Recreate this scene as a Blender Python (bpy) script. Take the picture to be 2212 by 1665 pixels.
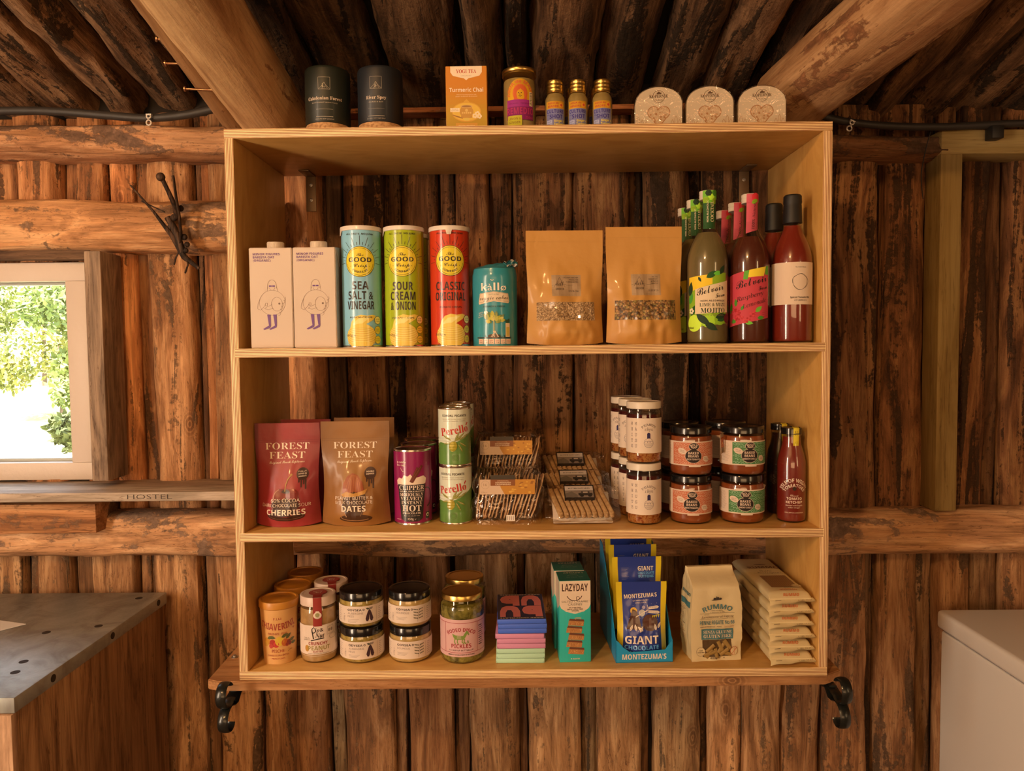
import bpy, bmesh, math, random
from math import sin, cos, pi, sqrt, radians as rad, atan2, hypot
from mathutils import Vector as V, Matrix, noise
from mathutils.geometry import tessellate_polygon

S = bpy.context.scene
for o in list(bpy.data.objects):
    bpy.data.objects.remove(o)
COL = S.collection

# ------------------------------------------------------------------ camera
CAM = V((-0.0247, -1.4819, 0.6711)); YAW, PITCH, ROLL, FPX = -0.0073, -0.0487, -0.0107, 1600.0
cf = V((sin(YAW) * cos(PITCH), cos(YAW) * cos(PITCH), sin(PITCH)))
r0 = V((cos(YAW), -sin(YAW), 0)); u0 = r0.cross(cf)
cr = r0 * cos(ROLL) + u0 * sin(ROLL); cu = u0 * cos(ROLL) - r0 * sin(ROLL)
cam = bpy.data.cameras.new('camera'); co = bpy.data.objects.new('camera', cam); COL.objects.link(co)
cam.sensor_width = 36; cam.sensor_fit = 'HORIZONTAL'; cam.lens = FPX / 2212 * 36; cam.clip_start = 0.05
M3 = Matrix((cr, cu, -cf)).transposed()
co.matrix_world = Matrix.Translation(CAM) @ M3.to_4x4()
S.camera = co

# ------------------------------------------------------------------ world, lights, exposure
S.view_settings.view_transform = 'Standard'; S.view_settings.look = 'None'
S.view_settings.gamma = 1; S.view_settings.use_curve_mapping = False
S.view_settings.exposure = 0.0
S.cycles.use_denoising = True
S.cycles.max_bounces = 10; S.cycles.diffuse_bounces = 5; S.cycles.transparent_max_bounces = 24
S.cycles.sample_clamp_indirect = 6
wd = bpy.data.worlds.new('World'); S.world = wd; wd.use_nodes = True
bg = wd.node_tree.nodes['Background']; bg.inputs[0].default_value = (0.75, 0.88, 1.0, 1); bg.inputs[1].default_value = 5.0

def lamp(name, kind, loc, target, energy, col, size=(0.2, 0.2), spread=None):
    l = bpy.data.lights.new(name, kind); l.energy = energy; l.color = col
    if kind == 'AREA':
        l.shape = 'RECTANGLE'; l.size, l.size_y = size
        if spread: l.spread = rad(spread)
    elif kind == 'SPOT':
        l.shadow_soft_size = size[0]; l.spot_size = rad(spread or 120); l.spot_blend = 0.6
    elif kind == 'POINT':
        l.shadow_soft_size = size[0]
    o = bpy.data.objects.new(name, l); COL.objects.link(o); o.location = loc
    o.rotation_euler = (V(target) - V(loc)).to_track_quat('-Z', 'Y').to_euler()
    return o
lamp('ceiling_bulb', 'POINT', (-0.95, -2.35, 1.80), (0, 0, .6), 118, (1, .53, .20), (.06, .06))
lamp('door_daylight', 'AREA', (-2.05, -1.9, 0.6), (0.1, 0.3, .55), 52, (1, .75, .52), (.35, 1.7))
lamp('far_window_glow', 'AREA', (1.9, -2.6, 0.8), (0.2, 0.3, .5), 9, (1, .66, .33), (.35, 1.2))
lamp('room_fill', 'AREA', (-0.2, -4.2, 0.5), (0, 0, .3), 31, (1, .58, .27), (2.2, 1.0))  # unseen soft area lamp, added as warm fill from the front
sun = lamp('sun', 'SUN', (0, -6, 12), (-1.0, 0, 0), 28, (1, .94, .82)); sun.data.angle = rad(1)
sun.rotation_euler = V((0.25, 0.62, -0.75)).to_track_quat('-Z', 'Y').to_euler()

# ------------------------------------------------------------------ helpers
def ray(x, y): return cf + cr * ((x - 1106) / FPX) - cu * ((y - 832.5) / FPX)
def onY(x, y, Y):
    d = ray(x, y); return CAM + d * ((Y - CAM.y) / d.y)
def onZ(x, y, Z):
    d = ray(x, y); return CAM + d * ((Z - CAM.z) / d.z)
def lin(c):
    if isinstance(c, str):
        c = c.lstrip('#'); c = [int(c[i:i + 2], 16) / 255 for i in (0, 2, 4)]
    return tuple(x / 12.92 if x <= .04045 else ((x + .055) / 1.055) ** 2.4 for x in c)
EPS = .0004
WREF = (0.80, 0.56, 0.46)
def O(c, k=1.0):  # colour as seen in the warm room -> the thing's own colour
    return tuple(min(.9, max(.004, a / b * .75 * k)) for a, b in zip(lin(c), WREF))

MATS = {}
def mat(name, base=(.8, .8, .8), rough=.5, metal=0, coat=0, spec=.5, attr=False, bump=None, sss=0):
    if name in MATS: return MATS[name]
    m = bpy.data.materials.new(name); m.use_nodes = True; nt = m.node_tree; p = nt.nodes['Principled BSDF']
    p.inputs['Base Color'].default_value = (*base, 1); p.inputs['Roughness'].default_value = rough
    p.inputs['Metallic'].default_value = metal; p.inputs['Coat Weight'].default_value = coat
    p.inputs['Coat Roughness'].default_value = .08
    p.inputs['Specular IOR Level'].default_value = spec
    if attr:
        a = nt.nodes.new('ShaderNodeAttribute'); a.attribute_name = 'Col'
        nt.links.new(a.outputs['Color'], p.inputs['Base Color'])
    if bump:
        t = nt.nodes.new('ShaderNodeTexCoord'); n = nt.nodes.new('ShaderNodeTexNoise'); b = nt.nodes.new('ShaderNodeBump')
        n.inputs['Scale'].default_value = bump[0]; n.inputs['Detail'].default_value = 3
        b.inputs['Strength'].default_value = bump[1]; b.inputs['Distance'].default_value = bump[2]
        nt.links.new(t.outputs['Object'], n.inputs['Vector']); nt.links.new(n.outputs['Fac'], b.inputs['Height'])
        nt.links.new(b.outputs['Normal'], p.inputs['Normal'])
    MATS[name] = m; return m

class NT:
    def __init__(s, name):
        s.m = bpy.data.materials.new(name); s.m.use_nodes = True; s.t = s.m.node_tree; s.p = s.t.nodes['Principled BSDF']; MATS[name] = s.m
    def n(s, kind, **kw):
        nd = s.t.nodes.new('ShaderNode' + kind)
        for k, v in kw.items():
            if k in nd.inputs: nd.inputs[k].default_value = v
            else: setattr(nd, k, v)
        return nd
    def l(s, a, b): s.t.links.new(a, b)
    def noise(s, vec, scale, detail=4, dist=0, rough=.55):
        nd = s.n('TexNoise'); nd.inputs['Scale'].default_value = scale; nd.inputs['Detail'].default_value = detail
        nd.inputs['Distortion'].default_value = dist; nd.inputs['Roughness'].default_value = rough
        if vec: s.l(vec, nd.inputs['Vector'])
        return nd.outputs['Fac']
    def map(s, vec, sc, loc=(0, 0, 0)):
        nd = s.n('Mapping'); nd.inputs['Scale'].default_value = sc; nd.inputs['Location'].default_value = loc; s.l(vec, nd.inputs['Vector']); return nd.outputs[0]
    def ramp(s, fac, stops, interp='LINEAR'):
        nd = s.n('ValToRGB'); cr_ = nd.color_ramp; cr_.interpolation = interp
        while len(cr_.elements) < len(stops): cr_.elements.new(.5)
        for e, (p, c) in zip(cr_.elements, stops):
            e.position = p; e.color = (*c, 1) if len(c) == 3 else c
        s.l(fac, nd.inputs[0]); return nd.outputs[0]
    def mix(s, fac, a, b, mode='MIX'):
        nd = s.n('Mix', data_type='RGBA', blend_type=mode)
        for sock, v in ((nd.inputs[0], fac), (nd.inputs[6], a), (nd.inputs[7], b)):
            if hasattr(v, 'is_linked'): s.l(v, sock)
            elif isinstance(v, (int, float)): sock.default_value = v
            else: sock.default_value = (*v, 1)
        return nd.outputs[2]
    def math(s, op, a, b=0):
        nd = s.n('Math', operation=op)
        for i, v in enumerate((a, b)):
            if hasattr(v, 'is_linked'): s.l(v, nd.inputs[i])
            else: nd.inputs[i].default_value = v
        return nd.outputs[0]

def wood(name, c, bark=None, barkamt=.5, axis=2, scale=1., rough=.8, bump=.5, grain=.55, tint=True, knots=True, ps=.13, psc=14):
    """c: three colours dark..light; grain runs along a local axis; bark patches of a second colour."""
    k = NT(name); tc = k.n('TexCoord'); oi = k.n('ObjectInfo')
    off = k.n('VectorMath', operation='ADD'); k.l(tc.outputs['Object'], off.inputs[0])
    rnd = k.n('VectorMath', operation='SCALE'); rnd.inputs[0].default_value = (37, 53, 71); k.l(oi.outputs['Random'], rnd.inputs['Scale']); k.l(rnd.outputs[0], off.inputs[1])
    vec = off.outputs[0]
    st = [1, 1, 1]; st[axis] = .16; fine = [1, 1, 1]; fine[axis] = .035; pat = [1, 1, 1]; pat[axis] = ps
    n1 = k.noise(k.map(vec, st), 24 * scale, 6, 1.2, .6)
    n2 = k.noise(k.map(vec, fine), 190 * scale, 4, .6, .6)
    n3 = k.noise(k.map(vec, pat), psc * scale, 5, 1.6, .62)
    n4 = k.noise(vec, 70 * scale, 5, .4, .65)
    col = k.ramp(n1, [(.36, c[0]), (.49, c[1]), (.60, c[2])])
    n5 = k.noise(k.map(vec, pat), 3.5 * scale, 3, .8)
    col = k.mix(1, col, k.ramp(n5, [(.36, (.76, .72, .70)), (.5, (1, 1, 1)), (.64, (1.22, 1.24, 1.28))]), 'MULTIPLY')
    ck = k.math('ABSOLUTE', k.math('SUBTRACT', k.noise(k.map(vec, fine), 55 * scale, 5, 1.4, .6), .5))
    ckf = k.ramp(ck, [(.0, (.30, .24, .20)), (.012, (1, 1, 1))])
    g = k.ramp(n2, [(.32, (.35, .33, .32)), (.55, (1, 1, 1))])
    col = k.mix(grain, col, g, 'MULTIPLY')
    col = k.mix(min(1, grain * 1.5), col, ckf, 'MULTIPLY')
    h = k.math('ADD', k.math('MULTIPLY', n2, .45), k.math('MULTIPLY', n1, .8))
    if knots:
        w = k.n('TexVoronoi'); w.inputs['Scale'].default_value = 6.5 * scale; mp = [1, 1, 1]; mp[axis] = .55
        k.l(k.map(vec, mp), w.inputs['Vector'])
        rg = k.math('SINE', k.math('ADD', k.math('MULTIPLY', w.outputs['Distance'], 150), k.math('MULTIPLY', n4, 6)))
        kn = k.ramp(w.outputs['Distance'], [(.05, (1, 1, 1)), (.16, (0, 0, 0))])
        kc = k.ramp(rg, [(0, (.35, .3, .28)), (1, (1, 1, 1))])
        kf = k.math('MULTIPLY', kn, .75)
        col = k.mix(kf, col, k.mix(1, col, kc, 'MULTIPLY'))
    if bark:
        bf = k.ramp(k.math('ADD', k.math('MULTIPLY', n3, .75), k.math('MULTIPLY', n4, .25)), [(.58 - .1 * barkamt, (0, 0, 0)), (.612 - .1 * barkamt, (1, 1, 1))])
        bc = k.ramp(n4, [(.3, tuple(x * .35 for x in bark)), (.6, bark), (.75, tuple(min(1, x * 1.7) for x in bark))])
        col = k.mix(bf, col, bc); h = k.math('ADD', h, k.math('MULTIPLY', k.math('ADD', bf, n4), .7))
    if tint: col = k.mix(1, col, oi.outputs['Color'], 'MULTIPLY')
    k.l(col, k.p.inputs['Base Color']); k.p.inputs['Roughness'].default_value = rough
    k.p.inputs['Specular IOR Level'].default_value = .3
    b = k.n('Bump'); b.inputs['Strength'].default_value = bump; b.inputs['Distance'].default_value = .006
    k.l(h, b.inputs['Height']); k.l(b.outputs[0], k.p.inputs['Normal'])
    return k.m

def thinglass(name, tint=(1, 1, 1), rough=.03, refl=1.0, bump=None, haze=0.0):
    """thin clear glass or film: transparent plus a fresnel gloss."""
    k = NT(name); t = k.t; t.nodes.remove(k.p); out = t.nodes['Material Output']
    tr = k.n('BsdfTransparent'); tr.inputs[0].default_value = (*tint, 1)
    gl = k.n('BsdfGlossy'); gl.inputs['Roughness'].default_value = rough
    lw = k.n('LayerWeight'); lw.inputs[0].default_value = .5
    mx = k.n('MixShader'); f = k.math('MULTIPLY', k.math('ADD', k.math('MULTIPLY', k.math('POWER', lw.outputs['Facing'], 5), .9), .045), refl)
    if haze: f = k.math('ADD', f, haze)
    k.l(f, mx.inputs[0]); k.l(tr.outputs[0], mx.inputs[1]); k.l(gl.outputs[0], mx.inputs[2]); k.l(mx.outputs[0], out.inputs[0])
    if bump:
        tc = k.n('TexCoord'); n = k.noise(tc.outputs['Object'], bump[0], 3, .5); b = k.n('Bump')
        b.inputs['Strength'].default_value = bump[1]; b.inputs['Distance'].default_value = bump[2]
        k.l(n, b.inputs['Height']); k.l(b.outputs[0], gl.inputs['Normal'])
    return k.m

def speckle(name, stops, scale=60, rough=.35, detail=3, coat=.4, bump=.3, vor=False, stretch=(1, 1, 1)):
    k = NT(name); tc = k.n('TexCoord'); v = k.map(tc.outputs['Object'], stretch)
    if vor:
        w = k.n('TexVoronoi'); w.inputs['Scale'].default_value = scale; k.l(v, w.inputs['Vector'])
        sx = k.n('SeparateColor'); k.l(w.outputs['Color'], sx.inputs[0]); n = sx.outputs[0]; hh = w.outputs['Distance']
        col = k.mix(.8, k.ramp(n, stops), k.ramp(w.outputs['Distance'], [(.2, (1, 1, 1)), (.75, (.25, .2, .16))]), 'MULTIPLY')
    else:
        n = k.noise(v, scale, detail, .4); hh = n; col = k.ramp(n, stops)
    k.l(col, k.p.inputs['Base Color']); k.p.inputs['Roughness'].default_value = rough; k.p.inputs['Coat Weight'].default_value = coat
    b = k.n('Bump'); b.inputs['Strength'].default_value = bump; b.inputs['Distance'].default_value = .002
    b.invert = vor
    k.l(hh, b.inputs['Height']); k.l(b.outputs[0], k.p.inputs['Normal'])
    return k.m

paper = mat('printed_paper', rough=.62, attr=True, spec=.3)
card = mat('printed_card', rough=.42, attr=True, coat=.15)
gloss = mat('printed_gloss', rough=.28, attr=True, coat=.3)
foil = mat('printed_pouch', rough=.40, attr=True, coat=.1, bump=(26, .35, .004))
kraft = mat('kraft_paper', rough=.5, attr=True, coat=.12, bump=(40, .3, .003))
tin = mat('bright_tin', (.78, .74, .68), .22, 1)
gold = mat('gold_lid', (.74, .52, .16), .28, 1)
black_lid = mat('black_lid', (.006, .006, .007), .22, 0, .5)
steel = mat('zinc_steel', (.5, .5, .5), .35, 1)
iron = mat('black_iron', (.012, .014, .013), .32, .3, .3, bump=(60, .4, .003))
blkplastic = mat('black_rubber', (.012, .011, .011), .5)
glass = thinglass('clear_glass', (.95, .96, .95), .02, 1.35)
film = thinglass('clear_film', (.98, .97, .96), .05, 1.6, (34, .9, .016), .022)
winglass = thinglass('window_pane', (1, 1, 1), .02)

class MB:
    def __init__(s): s.v = []; s.f = []; s.m = []; s.c = []
    def add(s, vs, fs, mi=0, col=(.8, .8, .8)):
        b = len(s.v); s.v += [tuple(x) for x in vs]
        for f in fs:
            s.f.append([b + i for i in f]); s.m.append(mi); s.c.append(col)
        return s
    def grid(s, fn, us, vs, mi=0, col=(.8, .8, .8), flip=False, colfn=None):
        nu, nv = len(us), len(vs); b = len(s.v)
        for v in vs:
            for u in us: s.v.append(tuple(fn(u, v)))
        for j in range(nv - 1):
            for i in range(nu - 1):
                q = [b + j * nu + i, b + j * nu + i + 1, b + (j + 1) * nu + i + 1, b + (j + 1) * nu + i]
                s.f.append(q[::-1] if flip else q); s.m.append(mi)
                s.c.append(colfn((us[i] + us[i + 1]) / 2, (vs[j] + vs[j + 1]) / 2) if colfn else col)
        return s
    def lathe(s, prof, seg=48, mi=0, col=(.8, .8, .8), colfn=None, c=(0, 0, 0)):
        b = len(s.v)
        for r, z in prof:
            for i in range(seg):
                a = 2 * pi * i / seg; s.v.append((c[0] + r * sin(a), c[1] - r * cos(a), c[2] + z))
        for j in range(len(prof) - 1):
            for i in range(seg):
                k = (i + 1) % seg
                s.f.append([b + j * seg + i, b + j * seg + k, b + (j + 1) * seg + k, b + (j + 1) * seg + i]); s.m.append(mi)
                s.c.append(colfn((prof[j][1] + prof[j + 1][1]) / 2) if colfn else col)
        cc = colfn(prof[0][1]) if colfn else col
        if prof[0][0] > 1e-5: s.f.append([b + i for i in range(seg)][::-1]); s.m.append(mi); s.c.append(cc)
        n = (len(prof) - 1) * seg
        cc = colfn(prof[-1][1]) if colfn else col
        if prof[-1][0] > 1e-5: s.f.append([b + n + i for i in range(seg)]); s.m.append(mi); s.c.append(cc)
        return s
    def box(s, x0, y0, z0, x1, y1, z1, mi=0, col=(.8, .8, .8), bev=0, fmi=None, seg=2):
        bm = bmesh.new(); bmesh.ops.create_cube(bm, size=1)
        for v in bm.verts: v.co = ((x0 + x1) / 2 + v.co.x * (x1 - x0), (y0 + y1) / 2 + v.co.y * (y1 - y0), (z0 + z1) / 2 + v.co.z * (z1 - z0))
        if bev: bmesh.ops.bevel(bm, geom=bm.edges[:], offset=bev, segments=seg, affect='EDGES', profile=.5)
        return s.bm(bm, mi, col, fmi)
    def bm(s, bm, mi=0, col=(.8, .8, .8), fmi=None):
        bm.normal_update(); b = len(s.v); bm.verts.index_update()
        s.v += [tuple(v.co) for v in bm.verts]
        for f in bm.faces:
            s.f.append([b + v.index for v in f.verts]); s.m.append(fmi(f) if fmi else mi); s.c.append(col)
        bm.free(); return s
    def tube(s, pts, r, seg=10, mi=0, col=(.8, .8, .8), rx=None, up=None, closed=True):
        """r: radius or list; rx: second radius for flat bars; up: reference normal."""
        pts = [V(p) for p in pts]; n = len(pts); b = len(s.v); prev = V(up) if up else None
        for i, p in enumerate(pts):
            d = (pts[min(i + 1, n - 1)] - pts[max(i - 1, 0)]).normalized()
            if prev is None: prev = V((0, 0, 1)) if abs(d.z) < .9 else V((1, 0, 0))
            a = prev - d * prev.dot(d)
            if a.length < 1e-4: a = d.orthogonal()
            a.normalize(); c = d.cross(a)
            if not up: prev = a
            ri = r[i] if isinstance(r, (list, tuple)) else r; rj = (rx[i] if isinstance(rx, (list, tuple)) else rx) if rx else ri
            for k in range(seg):
                t = 2 * pi * k / seg; s.v.append(tuple(p + a * (cos(t) * ri) + c * (sin(t) * rj)))
        for i in range(n - 1):
            for k in range(seg):
                q = (k + 1) % seg; s.f.append([b + i * seg + k, b + i * seg + q, b + (i + 1) * seg + q, b + (i + 1) * seg + k]); s.m.append(mi); s.c.append(col)
        s.f.append([b + k for k in range(seg)][::-1]); s.f.append([b + (n - 1) * seg + k for k in range(seg)]); s.m += [mi, mi]; s.c += [col, col]
        return s
    def xf(s, m):
        s.v = [tuple(m @ V(p)) for p in s.v]; return s
    def build(s, name, mats, parent=None, angle=38, loc=None, rot=None):
        me = bpy.data.meshes.new(name); me.from_pydata(s.v, [], s.f)
        for m in (mats if isinstance(mats, (list, tuple)) else [mats]): me.materials.append(m)
        me.polygons.foreach_set('material_index', s.m)
        at = me.color_attributes.new('Col', 'FLOAT_COLOR', 'CORNER'); buf = []
        for f, c in zip(s.f, s.c): buf += [c[0], c[1], c[2], 1.0] * len(f)
        at.data.foreach_set('color', buf)
        me.validate(); me.update(); me.shade_smooth()
        try: me.set_sharp_from_angle(angle=rad(angle))
        except Exception: pass
        o = bpy.data.objects.new(name, me); COL.objects.link(o)
        if parent: o.parent = parent
        if loc is not None: o.location = loc
        if rot is not None: o.rotation_euler = rot
        return o

def tag(o, label=None, cat=None, group=None, kind=None):
    if label: o['label'] = label
    if cat: o['category'] = cat
    if group: o['group'] = group
    if kind: o['kind'] = kind
    return o
def thing(name, label, cat, loc=(0, 0, 0), rz=0, group=None):
    o = bpy.data.objects.new(name, None); COL.objects.link(o); o.location = loc; o.rotation_euler = (0, 0, rz)
    o.empty_display_size = .02
    return tag(o, label, cat, group)
def dup(root, label, loc, rz=0, group=None, rot=None):
    c = root.copy(); COL.objects.link(c); c.location = loc; c.rotation_euler = rot or (0, 0, rz); c['label'] = label
    if group: c['group'] = group
    for ch in list(root.children):
        d = ch.copy(); COL.objects.link(d); d.parent = c
        for g in list(ch.children):
            e = g.copy(); COL.objects.link(e); e.parent = d
    return c

# ------------------------------------------------------------------ print artwork (lettering and pictures as thin coloured faces)
def conv(t, f):
    f = 'S' if f == 'St' else f
    tb = {'S': (0x1D400, 0x1D41A, 0x1D7CE), 'I': (0x1D434, 0x1D44E, 0), 'BI': (0x1D468, 0x1D482, 0), 'C': (0x1D4D0, 0x1D4EA, 0), 'N': (0x1D5A0, 0x1D5BA, 0x1D7E2),
          'B': (0x1D5D4, 0x1D5EE, 0x1D7EC), 'BO': (0x1D63C, 0x1D656, 0), 'M': (0x1D670, 0x1D68A, 0x1D7F6)}.get(f)
    if not tb: return t
    o = ''
    for c in t:
        if 'A' <= c <= 'Z': o += chr(tb[0] + ord(c) - 65)
        elif c == 'h' and f == 'I': o += '\u210e'
        elif 'a' <= c <= 'z': o += chr(tb[1] + ord(c) - 97)
        elif '0' <= c <= '9' and tb[2]: o += chr(tb[2] + ord(c) - 48)
        else: o += c
    return o
_TX = {}
def glyphs(t, f, res=2):
    k = (t, f)
    if k in _TX: return _TX[k]
    c = bpy.data.curves.new('t', 'FONT'); c.body = conv(t, f); c.size = 1; c.resolution_u = res; c.fill_mode = 'FRONT'
    if f == 'b': c.offset = .022
    if f == 'bb': c.offset = .04
    if f == 'th': c.offset = -.008
    if f == 'St': c.offset = -.011
    o = bpy.data.objects.new('t', c); me = o.to_mesh(); vs = [(v.co.x, v.co.y) for v in me.vertices]
    out = []
    for p in me.polygons:
        q = [vs[i] for i in p.vertices]
        a = sum(q[i][0] * q[(i + 1) % len(q)][1] - q[(i + 1) % len(q)][0] * q[i][1] for i in range(len(q)))
        if abs(a) > 1e-9: out.append(q if a > 0 else q[::-1])
    o.to_mesh_clear(); bpy.data.objects.remove(o); bpy.data.curves.remove(c)
    xs = [p[0] for q in out for p in q] or [0, 1]
    _TX[k] = (out, min(xs), max(xs)); return _TX[k]
_CAP = {}
def cap(f):
    if f not in _CAP:
        g = glyphs('H', f)[0]; _CAP[f] = max(p[1] for q in g for p in q)
    return _CAP[f]

class Art:
    """a flat picture in millimetres; L holds convex polygons with colour and layer."""
    def __init__(s): s.L = []; s.n = 0
    def put(s, pts, col, l, new=1):
        s.n += new; s.L.append((pts, col, l, s.n))
    def poly(s, pts, col, l=1):
        pts = [tuple(p) for p in pts]; s.n += 1
        a = sum(pts[i][0] * pts[(i + 1) % len(pts)][1] - pts[(i + 1) % len(pts)][0] * pts[i][1] for i in range(len(pts)))
        if a < 0: pts = pts[::-1]
        for t in tessellate_polygon([[V((x, y, 0)) for x, y in pts]]):
            q = [pts[i] for i in t]
            a = (q[1][0] - q[0][0]) * (q[2][1] - q[0][1]) - (q[2][0] - q[0][0]) * (q[1][1] - q[0][1])
            if abs(a) > 1e-6: s.put(q if a > 0 else q[::-1], col, l, 0)
        return s
    def rect(s, x0, y0, x1, y1, col, l=1): s.put([(x0, y0), (x1, y0), (x1, y1), (x0, y1)], col, l); return s
    def circ(s, x, y, r, col, l=1, ry=None, n=26, a0=0, a1=360, rot=0):
        ry = ry or r; ca, sa = cos(rad(rot)), sin(rad(rot)); pts = []
        for i in range(n):
            a = rad(a0 + (a1 - a0) * i / (n if a1 - a0 == 360 else n - 1)); px, py = r * cos(a), ry * sin(a)
            pts.append((x + px * ca - py * sa, y + px * sa + py * ca))
        s.put(pts, col, l); return s
    def line(s, pts, w, col, l=2, closed=False):
        if closed: pts = list(pts) + [pts[0]]
        s.n += 2; k = s.n
        for (x0, y0), (x1, y1) in zip(pts, pts[1:]):
            k = 2 * s.n - 1 - k; d = hypot(x1 - x0, y1 - y0) or 1; nx, ny = -(y1 - y0) / d * w / 2, (x1 - x0) / d * w / 2; ex, ey = (x1 - x0) / d * w * .3, (y1 - y0) / d * w * .3
            s.L.append(([(x0 - nx - ex, y0 - ny - ey), (x1 - nx + ex, y1 - ny + ey), (x1 + nx + ex, y1 + ny + ey), (x0 + nx - ex, y0 + ny - ey)], col, l, k))
        return s
    def arc(s, x, y, r, a0, a1, w, col, l=2, n=20, ry=None):
        ry = ry or r
        return s.line([(x + r * cos(rad(a0 + (a1 - a0) * i / n)), y + ry * sin(rad(a0 + (a1 - a0) * i / n))) for i in range(n + 1)], w, col, l)
    def leaf(s, x, y, ln, wd, ang, col, l=2):
        n = 7; up = []; dn = []
        for i in range(n + 1):
            t = i / n; w = wd / 2 * sin(pi * t ** .85); up.append((t * ln, w)); dn.append((t * ln, -w))
        pts = dn + up[::-1][1:-1]; ca, sa = cos(rad(ang)), sin(rad(ang))
        s.put([(x + px * ca - py * sa, y + px * sa + py * ca) for px, py in pts], col, l); return s
    def text(s, t, x, y, h, col, w=None, f='', al='c', rot=0, l=3, arc=None, shear=0):
        """h: cap height in mm, w: total width in mm; arc: radius (+ arches up, - sags) about the text centre."""
        g, x0, x1 = glyphs(t, f); k = h / cap(f); kx = w / (x1 - x0) if w else k; tw = (x1 - x0) * kx
        ox = -x0 * kx - (tw / 2 if al == 'c' else tw if al == 'r' else 0); ca, sa = cos(rad(rot)), sin(rad(rot))
        s.n += 1
        for q in g:
            o = []
            for px, py in q:
                px, py = px * kx + ox, py * k; px += py * shear
                if arc:
                    a = px / abs(arc)
                    if arc > 0: px, py = (arc + py) * sin(a), (arc + py) * cos(a) - arc
                    else: px, py = (-arc - py) * sin(a), -(-arc - py) * cos(a) - arc
                o.append((x + px * ca - py * sa, y + px * sa + py * ca))
            s.put(o, col, l, 0)
        return s
    def emit(s, mb, fn, du=5, dv=1e9, lift=.00018, mi=0, clip=None):
        def split(p, ax, at):
            a, b = [], []
            for i in range(len(p)):
                P, Q = p[i], p[(i + 1) % len(p)]
                if P[ax] <= at: a.append(P)
                if P[ax] >= at: b.append(P)
                if (P[ax] - at) * (Q[ax] - at) < 0:
                    t = (at - P[ax]) / (Q[ax] - P[ax]); I = (P[0] + t * (Q[0] - P[0]), P[1] + t * (Q[1] - P[1])); a.append(I); b.append(I)
            return a, b
        lv = {}
        for q in s.L: lv.setdefault(q[2], set()).add(q[3])
        rk = {l: {k: i for i, k in enumerate(sorted(v))} for l, v in lv.items()}
        for pts, col, l, k in s.L:
            ps = [pts]; l = l + .9 * rk[l][k] / (len(rk[l]) + 1)
            if clip:
                ps = []; q = pts
                for ax, at, keep in ((0, clip[0], 1), (1, clip[1], 1), (0, clip[2], 0), (1, clip[3], 0)):
                    if len(q) >= 3: q = split(q, ax, at)[keep]
                if len(q) >= 3: ps = [q]
            for ax, d in ((0, du), (1, dv)):
                nx = []
                for p in ps:
                    lo = min(q[ax] for q in p); hi = max(q[ax] for q in p)
                    at = math.floor(lo / d) * d + d; cur = p
                    while at < hi - 1e-6 and len(cur) >= 3:
                        a, cur = split(cur, ax, at)
                        if len(a) >= 3: nx.append(a)
                        at += d
                    if len(cur) >= 3: nx.append(cur)
                ps = nx
            for p in ps:
                mb.add([fn(u * .001, v * .001, lift * l) for u, v in p], [list(range(len(p)))], mi, col)
        return mb

def cylmap(prof, a0=0):
    """prof: [(r, z)] with rising z."""
    def fn(u, v, h):
        r = prof[-1][0]
        if v <= prof[0][1]: r = prof[0][0]
        else:
            for (ra, za), (rb, zb) in zip(prof, prof[1:]):
                if za <= v <= zb:
                    r = ra + (rb - ra) * ((v - za) / (zb - za) if zb > za else 0); break
        a = u / max(r0_, 1e-4) + a0
        return ((r + h) * sin(a), -(r + h) * cos(a), v)
    r0_ = max(r for r, z in prof)
    return fn
def planemap(o, U, W):
    o, U, W = V(o), V(U).normalized(), V(W).normalized(); N = U.cross(W)
    return lambda u, v, h: o + U * u + W * v + N * h
def front(y): return planemap((0, y, 0), (1, 0, 0), (0, 0, 1))
def lp(a, b, n): return [a + (b - a) * i / n for i in range(n + 1)]
def clampf(x, a=0, b=1): return max(a, min(b, x))
def sm(t): t = clampf(t); return t * t * (3 - 2 * t)
# ------------------------------------------------------------------ materials of the hut
slabm = wood('slab_wood', [(.20, .085, .034), (.33, .145, .058), (.47, .235, .105)], bark=(.125, .064, .032), barkamt=.25)
slabd = wood('barky_slab_wood', [(.16, .065, .024), (.34, .145, .055), (.52, .26, .105)], bark=(.085, .040, .018), barkamt=.48, ps=.07, psc=15, bump=.7)
beamm = wood('peeled_beam_wood', [(.33, .15, .062), (.52, .25, .105), (.66, .36, .17)], bark=(.24, .135, .078), barkamt=.55, scale=.8, bump=.45, ps=.36, psc=9)
roofm = wood('roof_slab_wood', [(.09, .048, .025), (.20, .105, .052), (.33, .185, .095)], bark=(.055, .033, .019), barkamt=.45, bump=.8)
rafm = wood('rafter_wood', [(.30, .145, .058), (.46, .26, .115), (.56, .34, .16)], bark=(.25, .115, .05), barkamt=.05, scale=.7, bump=.3, grain=.3)
greym = wood('weathered_timber', [(.16, .12, .095), (.27, .21, .165), (.36, .28, .215)], bark=None, scale=1.1, bump=.55)
greenm = wood('sawn_softwood', [(.26, .17, .055), (.34, .235, .085), (.38, .27, .105)], scale=.6, grain=.35, bump=.15, knots=False)
plankm = wood('plank_wood', [(.40, .19, .075), (.52, .27, .115), (.62, .35, .165)], axis=0, scale=1.1, grain=.35, bump=.4)
cplym = wood('counter_plywood', [(.20, .10, .045), (.38, .21, .10), (.46, .27, .135)], axis=2, scale=.75, grain=.6, bump=.2, rough=.55)
cfront = wood('counter_front_wood', [(.34, .20, .12), (.48, .30, .19), (.55, .36, .24)], axis=2, scale=1, grain=.35, bump=.2)
darkback = mat('dark_gap', (.012, .007, .004), .9)
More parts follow.
